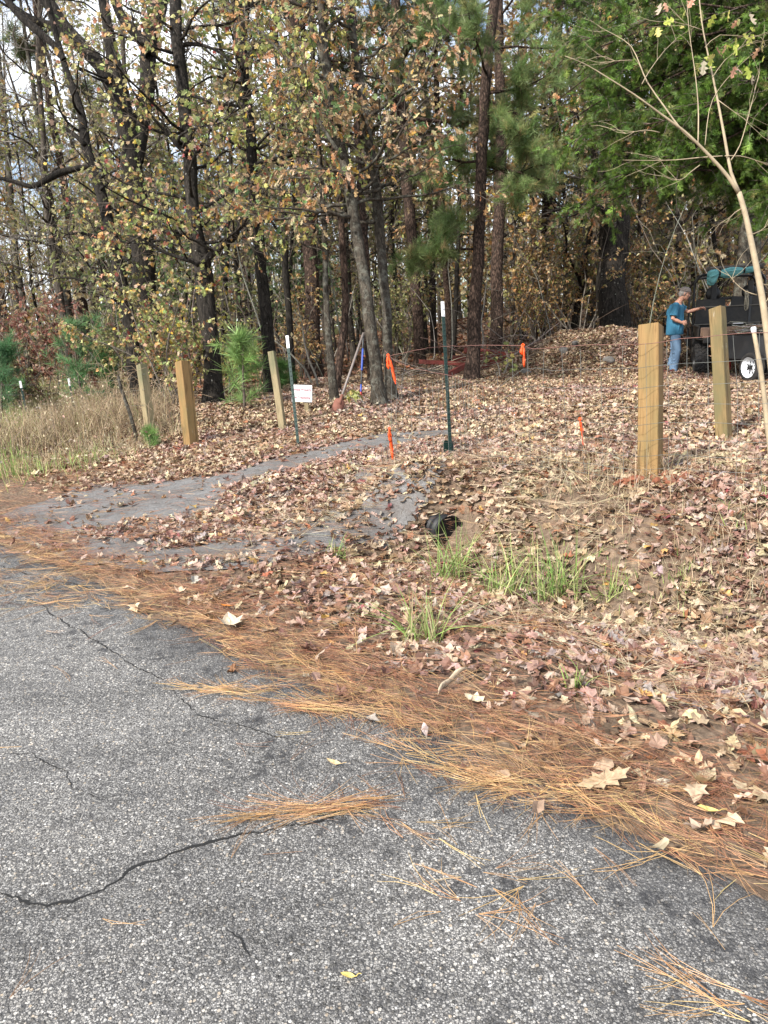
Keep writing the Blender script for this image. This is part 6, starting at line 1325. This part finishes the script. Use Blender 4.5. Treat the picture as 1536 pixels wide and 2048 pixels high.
def knobby(mb, R_, W, lugs=True, sides=36):
    h = W / 2; mb.lathe([(R_ * .52, -h * .86), (R_ * .60, -h), (R_ * .82, -h * 1.02), (R_ * .93, -h * .9), (R_ * .965, -h * .6), (R_ * .97, 0), (R_ * .965, h * .6), (R_ * .93, h * .9), (R_ * .82, h * 1.02), (R_ * .60, h), (R_ * .52, h * .86)], sides, axis='x')
    if lugs:
        n = 20
        for k in range(n):
            for sgn in (-1, 1):
                a = 2 * pi * (k + (.25 if sgn > 0 else -.25)) / n
                for j, (xx, sh) in enumerate([(.26, 0), (.72, .09)]):
                    a2 = a + sh; c_, s_ = cos(a2), sin(a2); Rr = np.array([[1, 0, 0], [0, c_, -s_], [0, s_, c_]]); yawl = sgn * .5; Ry = np.array([[cos(yawl), -sin(yawl), 0], [sin(yawl), cos(yawl), 0], [0, 0, 1]])
                    mb.box(Rr @ np.array([sgn * xx * h, 0, R_ * (.985 if j == 0 else .955)]), (h * .46, .042, R_ * .075), Rr @ Ry, bev=.004)
ub, ud = GT(1408, 752); UYAW = -.31; s0 = ud / 15.3
uv = empty('utility_vehicle', (0, 0, 0), 'black open utility vehicle with roll bars, seen from behind beside the man', 'utility vehicle')
uv.rotation_euler = (0, 0, UYAW)
h_ = np.array([-sin(UYAW), cos(UYAW)]); rgt = np.array([cos(UYAW), sin(UYAW)])
uv.scale = (.93, 1, 1); org = ub[:2] + rgt * .50 + h_ * .30        # rear axle centre; left rear wheel under pixel 1408
gz = min(float(Z(*(org + rgt * a + h_ * b_))) for a in (-.6, .6) for b_ in (0, 1.9)) + .02; uv.location = (org[0], org[1], gz)
WR = .315
for nm, (x, y) in {'wheel': (-.60, 0), 'wheel ': (.60, 0), 'wheel  ': (-.60, 1.9), 'wheel   ': (.60, 1.9)}.items():
    mb = MB(); knobby(mb, WR, .26); w_ = mb.build('wheel', M['rubber'], uv); w_.location = (x, y, WR)
    q = MB(); sg = -1 if x < 0 else 1; q.lathe([(.17, .12), (.165, .06), (.06, .05), (.05, .09), (.001, .09)], 24, axis='x'); q.lathe([(.17, -.12), (.165, -.1), (.001, -.09)], 24, axis='x'); q.V = [V * [sg, 1, 1] for V in q.V]; q.build('rim', M['hub'], w_)
B_ = lambda: MB()
mb = B_(); mb.box((0, .95, .42), (.62, 2.3, .10), bev=.02); mb.box((0, .0, .33), (.95, .07, .07), bev=.02); mb.box((0, 1.9, .33), (.95, .07, .07), bev=.02); mb.box((0, -.28, .40), (.5, .06, .16), bev=.01); mb.box((0, -.36, .38), (.08, .14, .05), bev=.01)
for sx in (-1, 1): mb.tube([[sx * .3, -.3, .45], [sx * .3, 2.2, .45]], .03, 8)
mb.build('chassis', M['uv_steel'], uv)
mb = B_(); mb.box((0, .30, .72), (1.36, 1.15, .035), bev=.01)
for sx in (-1, 1): mb.box((sx * .685, .30, .84), (.035, 1.15, .26), bev=.012); mb.box((sx * .70, .30, .975), (.06, 1.16, .03), bev=.01)
mb.box((0, .87, .84), (1.33, .035, .26), bev=.01); mb.build('cargo_bed', M['uv_black'], uv)
mb = B_(); mb.box((0, -.285, .86), (1.30, .03, .17), bev=.01); mb.build('tailgate', M['board'], uv)
mb = B_(); mb.box((0, -.30, .70), (1.2, .05, .12), bev=.015)
for k in range(24): mb.box((-.56 + k * .048, -.327, .70), (.026, .006, .08), bev=.002)
mb.build('rear_grille', M['uv_black'], uv)
# headboard: three stacked black panels
mb = B_(); mb.box((0, .80, 1.16), (1.36, .035, .33), bev=.012); mb.box((-.36, .79, 1.415), (.60, .035, .16), bev=.012); mb.box((.36, .79, 1.425), (.62, .035, .18), bev=.012); mb.box((0, .83, 1.50), (.36, .03, .05), bev=.01); mb.build('headboard', M['uv_black'], uv)
mb = B_()
for z, w_ in ((.99, 1.38), (1.335, 1.38)): mb.box((0, .775, z), (w_, .03, .022), bev=.006)
mb.build('headboard_rail', M['uv_edge'], uv)
mb = B_(); mb.box((.44, .772, 1.20), (.05, .02, .62), bev=.006); mb.build('upright_strap', M['dark_grey'], uv)
for x in (-.30, .44):
    mb = B_(); mb.box((x, .86, 1.52), (.12, .05, .60), bev=.012); s_ = mb.build('seat_mount', M['uv_black'], uv)
    mb = B_(); mb.lathe([(.001, .98), (.12, .985), (.15, 1.0), (.15, 1.04), (.12, 1.06), (.001, 1.065)], 24, R=np.array([[1, 0, 0], [0, 0, 1], [0, -1, 0]]), c=(x, 0, 1.60)); mb.build('headrest', M['uv_steel'], uv)
for x in (-.36, .36):
    mb = B_(); mb.box((x, 1.03, 1.10), (.56, .12, .58), bev=.05); mb.box((x, 1.28, .80), (.56, .5, .14), bev=.05); mb.build('seat', M['uv_black'], uv)
# roll cage
def hoop(y, ztop, w_, lean=0, r=.026):
    mb = B_(); x = w_; pts = [(-x, y, .45), (-x, y, ztop - .28), (-x + .02, y + lean * .5, ztop - .14), (-x + .10, y + lean, ztop - .03), (-x + .24, y + lean, ztop), (0, y + lean, ztop + .005), (x - .24, y + lean, ztop), (x - .10, y + lean, ztop - .03), (x - .02, y + lean * .5, ztop - .14), (x, y, ztop - .28), (x, y, .45)]
    a, _ = smooth_path(np.array(pts, float), np.ones(len(pts)), .06); mb.tube(a, r, 10); mb.build('roll_hoop', M['uv_steel'], uv)
hoop(.80, 1.98, .71); hoop(1.95, 1.95, .70, lean=-.25)
mb = B_()
for sx in (-1, 1): mb.tube([[sx * .60, .80, 1.96], [sx * .60, 1.3, 1.98], [sx * .60, 1.72, 1.93]], .022, 8); mb.tube([[sx * .72, .82, .95], [sx * .72, 1.3, .93], [sx * .72, 1.95, .95]], .02, 8)
mb.build('side_bar', M['uv_steel'], uv)
mb = B_(); mb.box((.10, .90, 2.085), (1.16, .16, .10), bev=.03)
for k in range(5): mb.box((-.42 + .27 * k, .90, 2.085), (.02, .18, .112), bev=.008)
mb.build('roof_pad', M['grey_pad'], uv)
for sx in (-1, 1):
    mb = B_(); mb.box((sx * .60, 1.9, .70), (.34, .62, .06), bev=.03); mb.box((sx * .64, 1.55, .56), (.26, .05, .34), bev=.02); mb.box((sx * .70, .98, .42), (.12, 1.12, .06), bev=.02); mb.box((sx * .60, .38, .60), (.30, .06, .34), bev=.02); mb.box((sx * .735, .42, .56), (.03, .10, .60), bev=.012); mb.build('fender', M['uv_black'], uv)
mb = B_(); mb.box((0, 2.2, .72), (1.1, .55, .40), bev=.09); mb.box((0, 1.75, .95), (1.2, .25, .18), bev=.05); mb.build('hood', M['uv_black'], uv)
mb = B_(); an = np.linspace(0, 2 * pi, 25); mb.tube(np.stack([-.36 + .17 * np.cos(an), 1.62 - .08 * np.sin(an), 1.12 + .15 * np.sin(an)], 1), .014, 8); mb.tube([[-.36, 1.62, 1.12], [-.36, 1.78, 1.0]], .015, 8); mb.build('steering_wheel', M['uv_steel'], uv)
mb = B_(); mb.box((.06, -.31, 1.0), (.20, .02, .02), bev=.004); mb.build('latch', M['white_paint'], uv)
def loc(p): return np.array(uv.location) + np.array([*(rgt * p[0] * .93 + h_ * p[1]), p[2]])
# block of wood and rope riding on the vehicle
mb = MB(); mb.box((0, 0, 0), (.11, .30, .20), bev=.006); o_ = mb.build('wood_block', M['board']); o_.location = loc((-.55, -.18, .845)); o_.rotation_euler = (0, 0, UYAW); tag(o_, 'cut brown wood block standing on the left end of the vehicle bed', 'wood block')
mb = MB(); r = np.random.default_rng(8)
for k in range(5):
    an = np.linspace(0, 2 * pi, 28); mb.tube(np.stack([.035 * np.cos(an + k) + r.normal(0, .006), .02 * np.sin(an * 2) + .01 * k, .17 * np.sin(an + k * .3) - .19 + r.normal(0, .02)], 1), .007, 6)
o_ = mb.build('rope', M['rope']); o_.location = loc((.37, .755, 1.62)); o_.rotation_euler = (0, 0, UYAW); tag(o_, 'pale loop of rope hanging from the right seat mount of the vehicle', 'rope')
# rolled teal cloth tied to the roof pad
root = empty('teal_cloth', loc((0, .74, 1.985)), 'teal cloth rolled up and tied with black straps under the roof pad', 'cloth'); root.rotation_euler = (0, 0, UYAW); mb = MB()
xs_ = .84 * np.array([-.50, -.49, -.42, -.36, -.30, -.26, -.235, -.20, -.12, -.02, .08, .18, .26, .30, .33, .40, .50, .58, .60]); rd = .88 * np.array([.02, .12, .15, .145, .11, .05, .035, .07, .095, .105, .10, .085, .06, .04, .06, .062, .055, .04, .005]) * 1.0
zz = np.array([-.06, -.07, -.07, -.06, -.03, 0, .0, .0, .0, .01, .015, .02, .03, .03, .03, .04, .045, .05, .05]); sides = 40; V = []
for i in range(len(xs_)):
    an = np.arange(sides) * 2 * pi / sides; k = 1 + .20 * np.sin(an * 7 + xs_[i] * 1.5) * (1 if i < 5 else .45) + .10 * np.sin(an * 11 + 1)
    V.append(np.stack([np.full(sides, xs_[i]) + (.02 * np.sin(an * 5) if i < 3 else 0), rd[i] * k * np.cos(an) * .8, zz[i] + rd[i] * k * np.sin(an)], 1))
V = np.concatenate(V); j = np.arange(sides); F = np.concatenate([np.stack([i * sides + j, i * sides + (j + 1) % sides, (i + 1) * sides + (j + 1) % sides, (i + 1) * sides + j], 1) for i in range(len(xs_) - 1)]); mb.add(V, [F, j[None], (len(xs_) - 1) * sides + j[None]], smooth=True)
mb.build('roll', M['teal'], root)
for x in (-.197, .256): q = MB(); q.tube([[x - .016, 0, .005 if x < 0 else .03], [x + .016, 0, .005 if x < 0 else .03]], .048, 16, squash=.9); q.box((x, 0, .06), (.025, .03, .10), bev=.005); q.build('strap', M['uv_steel'], root)
# ------------------------------------------------------------------ trailer
tb, td = GT(1502, 765); TY = .20; tr_ = empty('utility_trailer', (0, 0, 0), 'small dark grey utility trailer with a white spoked wheel hitched behind the vehicle', 'trailer'); tr_.rotation_euler = (0, 0, TY); th_ = np.array([-sin(TY), cos(TY)]); tg = np.array([cos(TY), sin(TY)])
o2 = tb[:2] + tg * .66; tz = float(Z(tb[0], tb[1])); tr_.location = (o2[0], o2[1], tz); TR_ = .265
for sx in (-1, 1):
    mb = MB(); h2 = .075; mb.lathe([(.172, -h2 * .8), (.18, -h2), (.235, -h2 * 1.05), (.257, -h2 * .85), (.265, -h2 * .5), (.266, 0), (.265, h2 * .5), (.257, h2 * .85), (.235, h2 * 1.05), (.18, h2), (.172, h2 * .8)], 44, axis='x')
    for g_ in (-.03, -.01, .01, .03): mb.lathe([(.2665, g_ - .006), (.2675, g_), (.2665, g_ + .006)], 44, axis='x')
    wh = mb.build('wheel', M['rubber'], tr_); wh.location = (sx * .66, 0, TR_)
    q = MB(); q.lathe([(.180, .085), (.176, .070), (.165, .066), (.160, .02), (.135, .012)], 44, axis='x')
    q.lathe([(.172, -.07), (.165, .06)], 44, axis='x'); ns_ = 8
    V = []; F = []
    for k in range(ns_):                       # eight flat spokes leave openings between them
        a0 = 2 * pi * k / ns_; pts = []
        for (rr_, da) in ((.062, -.34), (.10, -.20), (.138, -.36), (.138, .36), (.10, .20), (.062, .34)): pts.append((rr_ * cos(a0 + da), rr_ * sin(a0 + da)))
        m_ = len(V); V += [(.014, y, z) for y, z in pts] + [(.006, y, z) for y, z in pts]; F += [tuple(range(m_, m_ + 6)), tuple(range(m_ + 11, m_ + 5, -1))] + [(m_ + i, m_ + (i + 1) % 6, m_ + 6 + (i + 1) % 6, m_ + 6 + i) for i in range(6)]
    q.add(V, F); q.lathe([(.066, .006), (.066, .018), (.04, .022)], 24, axis='x'); q.V = [V_ * [sx, 1, 1] for V_ in q.V]; q.build('rim', M['white_rim'], wh)
    q = MB(); q.lathe([(.04, .005), (.036, .06), (.028, .075), (.001, .078)], 18, axis='x')
    for k in range(5): a0 = 2 * pi * k / 5; q.tube([[.02, .052 * cos(a0), .052 * sin(a0)], [.036, .052 * cos(a0), .052 * sin(a0)]], .008, 6)
    q.lathe([(.165, -.03), (.001, -.03)], 24, axis='x'); q.V = [V_ * [sx, 1, 1] for V_ in q.V]; q.build('hub', M['hub'], wh)
mb = MB(); mb.box((0, .0, .36), (1.04, 1.9, .05), bev=.01); mb.box((0, 0, .265), (1.2, .05, .05), bev=.01)
for sx in (-1, 1): mb.tube([[sx * .35, .9, .36], [0, 1.75, .40]], .025, 8)
mb.build('frame', M['uv_steel'], tr_)
mb = MB()
for sx in (-1, 1): mb.box((sx * .515, 0, .60), (.03, 1.88, .44), bev=.01)
for y in (-.945, .945): mb.box((0, y, .60), (1.0, .03, .44), bev=.01)
mb.build('tub', M['dark_grey'], tr_)
mb = MB()
for sx in (-1, 1): mb.box((sx * .52, 0, .835), (.06, 1.95, .03), bev=.01)
for y in (-.955, .955): mb.box((0, y, .835), (1.0, .06, .03), bev=.01)
mb.build('top_rail', M['uv_black'], tr_)
mb = MB(); mb.box((0, 1.78, .42), (.09, .16, .07), bev=.02); mb.tube([[0, 1.5, .42], [.0, 1.5, .12]], .03, 10); mb.build('hitch', M['redp'], tr_)
def tloc(p): return np.array(tr_.location) + np.array([*(tg * p[0] + th_ * p[1]), p[2]])
r = np.random.default_rng(12)
for k, (x0, y0, x1, y1, z, w_, lb) in enumerate([(-.50, .95, .55, .80, .875, .10, 'weathered board laid across the front of the trailer'), (-.3, -.5, -.2, .9, .92, .08, 'thin pale board lying lengthwise on the trailer load'), (-.45, .2, .5, .35, .95, .07, 'grey board across the middle of the trailer load')]):
    a, c_ = np.array([x0, y0, z]), np.array([x1, y1, z + .02]); L = np.linalg.norm(c_ - a); mb = MB(); mb.box((0, 0, 0), (L, w_, .025), bev=.004); o_ = mb.build('loose_board', M['board'] if k != 1 else M['post_old']); o_.location = tloc((a + c_) / 2); o_.rotation_euler = (0, 0, TY + atan2(y1 - y0, x1 - x0)); tag(o_, lb, 'board')
mb = MB()
for k in range(60):
    p0 = np.array([r.uniform(-.45, .1), r.uniform(.2, .95), .88]); n = 6; q = [p0]
    for i in range(n): q.append(q[-1] + [r.normal(0, .09), r.normal(0, .09), r.normal(.005, .025)])
    mb.tube(np.array([tloc(a) for a in q]), .004, 4, pick([(.5, .46, .38), (.3, .24, .17), (.6, .57, .5)], 1)[0])
for k in range(26):
    p0 = tloc((-.46 + r.normal(0, .03), .97 + r.normal(0, .02), .86)); q = [p0]
    for i in range(8): q.append(q[-1] + np.array([r.normal(0, .015), r.normal(0, .015), -r.uniform(.03, .07)]))
    mb.tube(np.array(q), .0035, 4, pick([(.42, .36, .2), (.36, .28, .16)], 1)[0])
tag(mb.build('vine_tangle', attrmat('dry_vine', .8)), kind='stuff')

# ------------------------------------------------------------------ the man
def remesh(name, parts, voxel, mat, parent, smooth=4, scale=1.0):
    """union of closed shapes -> one continuous skin"""
    mb = MB()
    for p in parts:
        if p[0] == 'e':     # ellipsoid: centre, radii, rot
            _, c_, rd_, R_ = p; an = np.linspace(0, pi, 13); q = MB(); q.lathe(np.stack([np.sin(an) + 1e-5, -np.cos(an)], 1), 20); V = (q.V[0] * rd_) @ np.asarray(R_).T + c_; mb.add(V, [f for f, _, _ in q.F])
        else:
            _, pts, rr, sq = p; mb.tube(pts, rr, 16, squash=sq)
    me = mb.mesh(name, mat); o_ = bpy.data.objects.new(name, me); COL.objects.link(o_)
    md = o_.modifiers.new('r', 'REMESH'); md.mode = 'VOXEL'; md.voxel_size = voxel; md.use_smooth_shade = True
    ms_ = o_.modifiers.new('s', 'SMOOTH'); ms_.factor = .5; ms_.iterations = smooth
    bpy.context.view_layer.update(); m2 = bpy.data.meshes.new_from_object(o_.evaluated_get(bpy.context.evaluated_depsgraph_get())); m2.name = name; o_.modifiers.clear(); o_.data = m2
    if not m2.materials: m2.materials.append(mat)
    o_.parent = parent; return o_
I3 = np.eye(3)
def ry(a): return np.array([[cos(a), 0, sin(a)], [0, 1, 0], [-sin(a), 0, cos(a)]])
M['skin'] = plain('weathered_skin', (.50, .26, .18), .55, var=.12, scale=14, bump=.05); M['skin'].node_tree.nodes['Principled BSDF'].inputs['Subsurface Weight'].default_value = .1
M['shirt'] = plain('teal_blue_cotton', (.035, .15, .245), .85, var=.12, scale=10, bump=.35); M['jeans'] = plain('faded_denim', (.17, .27, .40), .85, var=.3, scale=7, bump=.35)
M['cap'] = plain('grey_brown_cap', (.20, .17, .155), .8, var=.3, scale=18, bump=.15); M['hair'] = plain('grey_hair', (.30, .28, .26), .8, var=.4, scale=60, bump=.5); M['shoe'] = plain('tan_boot', (.20, .12, .07), .8, var=.2); M['eye'] = plain('eye_dark', (.03, .02, .02), .3, bump=0)
mb0, md0 = GT(1341, 749); man = empty('person', mb0, 'man in a blue T shirt, jeans and grey cap reaching to the vehicle roll bar', 'person')
ms = (168 * md0 / FP) / 1.74; man.scale = (ms,) * 3; man.rotation_euler = (0, 0, -.30)      # local +x = picture right, +y = away
# joints (metres, man 1.74 tall, bent forward, facing +x)
pel = np.array([.045, 0, .93]); chest = np.array([.055, 0, 1.22]); nb = np.array([.10, 0, 1.44]); hd = np.array([.205, 0, 1.60])
Rs, Re, Rw = np.array([.035, -.17, 1.38]), np.array([-.02, -.245, 1.12]), np.array([.155, -.21, 1.035]); Ls, Le, Lw = np.array([.12, .15, 1.36]), np.array([.29, .20, 1.24]), np.array([.50, .16, 1.29])
hips = {-1: np.array([.045, -.09, .88]), 1: np.array([.05, .09, .88])}; knees = {-1: np.array([.10, -.10, .48]), 1: np.array([.07, .10, .48])}; ank = {-1: np.array([.045, -.11, .09]), 1: np.array([.0, .10, .09])}
HR = ry(.30)
def H(x, y, z): return hd + HR @ np.array([x, y, z])
parts = [('e', hd + HR @ np.array([-.012, 0, .025]), (.098, .076, .098), HR), ('e', H(.03, 0, -.035), (.068, .058, .085), HR), ('e', H(.058, 0, -.088), (.034, .036, .028), HR), ('e', H(.098, 0, -.022), (.020, .013, .020), HR), ('t', [H(.085, 0, .015), H(.102, 0, -.02)], [.010, .014], None),
    ('e', H(.078, 0, .03), (.018, .05, .012), HR), ('e', H(.082, 0, -.058), (.014, .024, .006), HR), ('e', H(.082, 0, -.070), (.013, .022, .006), HR), ('e', H(.05, -.045, -.02), (.025, .018, .022), HR), ('e', H(.05, .045, -.02), (.025, .018, .022), HR),
    ('e', H(-.008, -.078, -.012), (.016, .008, .030), HR), ('e', H(-.008, .078, -.012), (.016, .008, .030), HR),
    ('t', [nb - [.03, 0, .04], nb + [.02, 0, .03], H(-.02, 0, -.07), H(-.01, 0, -.02)], [.075, .056, .054, .06], None),
    ('t', [pel - [0, 0, .06], pel + [0, 0, .08], chest, chest + [.015, 0, .13], nb - [.02, 0, .02]], [.13, .128, .135, .13, .06], 1.18)]
for S, E, W in ((Rs, Re, Rw), (Ls, Le, Lw)):
    parts += [('t', [S, (S + E) / 2, E, (E * .6 + W * .4), W], [.052, .046, .038, .038, .025], None), ('e', S, (.058, .055, .055), I3)]
for s_ in (-1, 1): parts += [('t', [hips[s_], (hips[s_] + knees[s_]) / 2, knees[s_], (knees[s_] * .6 + ank[s_] * .4), ank[s_]], [.085, .072, .053, .052, .036], None), ('t', [ank[s_] + [-.05, 0, -.045], ank[s_] + [.06, 0, -.05], ank[s_] + [.16, 0, -.06]], [.035, .035, .026], None)]
def hand(W, fwd, palm_n, curl, sg):
    fwd = np.array(fwd) / np.linalg.norm(fwd); pn = np.array(palm_n, float); pn -= fwd * (pn @ fwd); pn /= np.linalg.norm(pn); sd = np.cross(fwd, pn) * sg; out = [('t', [W - fwd * .01, W + fwd * .035, W + fwd * .075], [.024, .034, .033], .55)]
    Rp = np.stack([fwd, sd, pn], 1); out = [('e', W + fwd * .045, (.052, .040, .018), Rp), ('t', [W - fwd * .02, W + fwd * .02], [.025, .024], None)]
    for k, (o_, l) in enumerate([(-.030, .070), (-.010, .080), (.011, .076), (.030, .060)]):
        p0 = W + fwd * .082 + sd * o_; pts = [p0 - fwd * .02]; a = 0
        for j in range(4): pts.append(pts[-1] + (fwd * cos(a) + pn * sin(a)) * (l * .34 if j else .02)); a += curl * (1, 1.1, .8, .6)[j]
        out.append(('t', pts, [.0095, .0092, .0088, .008, .007], None))
    p0 = W + fwd * .02 - sd * .032; out.append(('t', [p0, p0 - sd * .02 + fwd * .025 + pn * .012, p0 - sd * .012 + fwd * .052 + pn * .028, p0 + fwd * .07 + pn * .036 + sd * .004], [.014, .012, .0105, .008], None)); return out
parts += hand(Rw, (.9, .12, .12), (.1, .9, -.3), .95, 1); parts += hand(Lw, (.9, -.1, .15), (.0, -.5, -.8), .55, 1)
remesh('body', parts, .0062, M['skin'], man, 3)
q = MB(); 
for s_ in (-1, 1):
    an = np.linspace(0, pi, 8); e_ = MB(); e_.lathe(np.stack([np.sin(an) * .009 + 1e-5, -np.cos(an) * .009], 1), 12, c=H(.081, s_ * .031, .012)); q.add(e_.V[0], [f for f, _, _ in e_.F])
q.build('eyes', M['eye'], man)
remesh('hair', [('e', H(-.03, 0, .0), (.088, .081, .072), HR), ('e', H(-.062, 0, -.045), (.036, .058, .040), HR), ('t', [H(.008, -.077, .03), H(.012, -.074, -.01)], [.012, .008], None), ('t', [H(.008, .077, .03), H(.012, .074, -.01)], [.012, .008], None)], .007, M['hair'], man, 2)
remesh('cap', [('e', H(-.012, 0, .062), (.108, .086, .072), HR @ ry(-.12)), ('t', [H(-.10, 0, .035), H(-.085, -.055, .035), H(0, -.083, .045), H(.08, -.045, .055), H(.097, 0, .058), H(.08, .045, .055), H(0, .083, .045), H(-.085, .055, .035), H(-.10, 0, .035)], [.010] * 9, None)], .007, M['cap'], man, 2)
sh = [('t', [pel + [0, 0, -.13], pel + [.0, 0, -.02], pel + [.0, 0, .10], chest + [-.005, 0, -.02], chest + [.0, 0, .08], chest + [.012, 0, .15], nb - [.025, 0, .035]], [.172, .168, .165, .158, .155, .135, .082], 1.15)]
for S, E, f in ((Rs, Re, .82), (Ls, Le, .62)): sh += [('t', [S + [0, 0, .01], S * .7 + E * .3, S * (1 - f) + E * f], [.068, .074, .082], None), ('e', S, (.07, .062, .062), I3)]
r = np.random.default_rng(4)
for k in range(16):
    a = r.uniform(0, 2 * pi); z0 = r.uniform(.83, 1.2); w_ = .165; p0 = np.array([.045 + w_ * cos(a), w_ * 1.13 * sin(a), z0]); p1 = np.array([.05 + w_ * cos(a + r.normal(0, .5)), w_ * 1.13 * sin(a + r.normal(0, .4)), z0 + r.uniform(.08, .2)]); sh.append(('t', [p0, (p0 + p1) / 2 + (p0 - [.045, 0, z0]) * .02, p1], [.008, .013, .006], None))
remesh('shirt', sh, .0085, M['shirt'], man, 4)
je = [('t', [pel + [0, 0, .02], pel + [0, 0, -.08], pel + [.005, 0, -.14]], [.135, .14, .12], 1.15)]
for s_ in (-1, 1):
    h0, k0, a0 = hips[s_], knees[s_], ank[s_]; je.append(('t', [h0 + [0, 0, -.0], (h0 + k0) / 2, k0, (k0 + a0) / 2, a0 + [0, 0, .06], a0 + [-.005, 0, -.045]], [.100, .092, .078, .074, .082, .090], None))
    for k in range(13):
        z = r.uniform(.08, .75) if k > 5 else r.uniform(.06, .3); f = np.clip((z - a0[2]) / (h0[2] - a0[2]), 0, 1); c_ = a0 + (h0 - a0) * f + (k0 - (a0 + h0) / 2) * (1 - abs(2 * f - 1)); a = r.uniform(0, 6.28); rr_ = .075 + .012 * f; an = np.linspace(a, a + r.uniform(.8, 2.2), 6); je.append(('t', np.stack([c_[0] + rr_ * np.cos(an), c_[1] + rr_ * np.sin(an), z + .03 * np.sin(an - a) * r.choice([-1, 1])], 1), [.004, .010, .013, .013, .010, .004], None))
remesh('jeans', je, .0085, M['jeans'], man, 3)
for s_ in (-1, 1): a0 = ank[s_]; remesh('boot', [('t', [a0 + [-.06, 0, -.045], a0 + [.03, 0, -.045], a0 + [.11, 0, -.052], a0 + [.185, 0, -.06]], [.042, .045, .042, .028], .95), ('t', [a0 + [-.02, 0, .04], a0 + [-.01, 0, -.03]], [.045, .05], None)], .007, M['shoe'], man, 2)
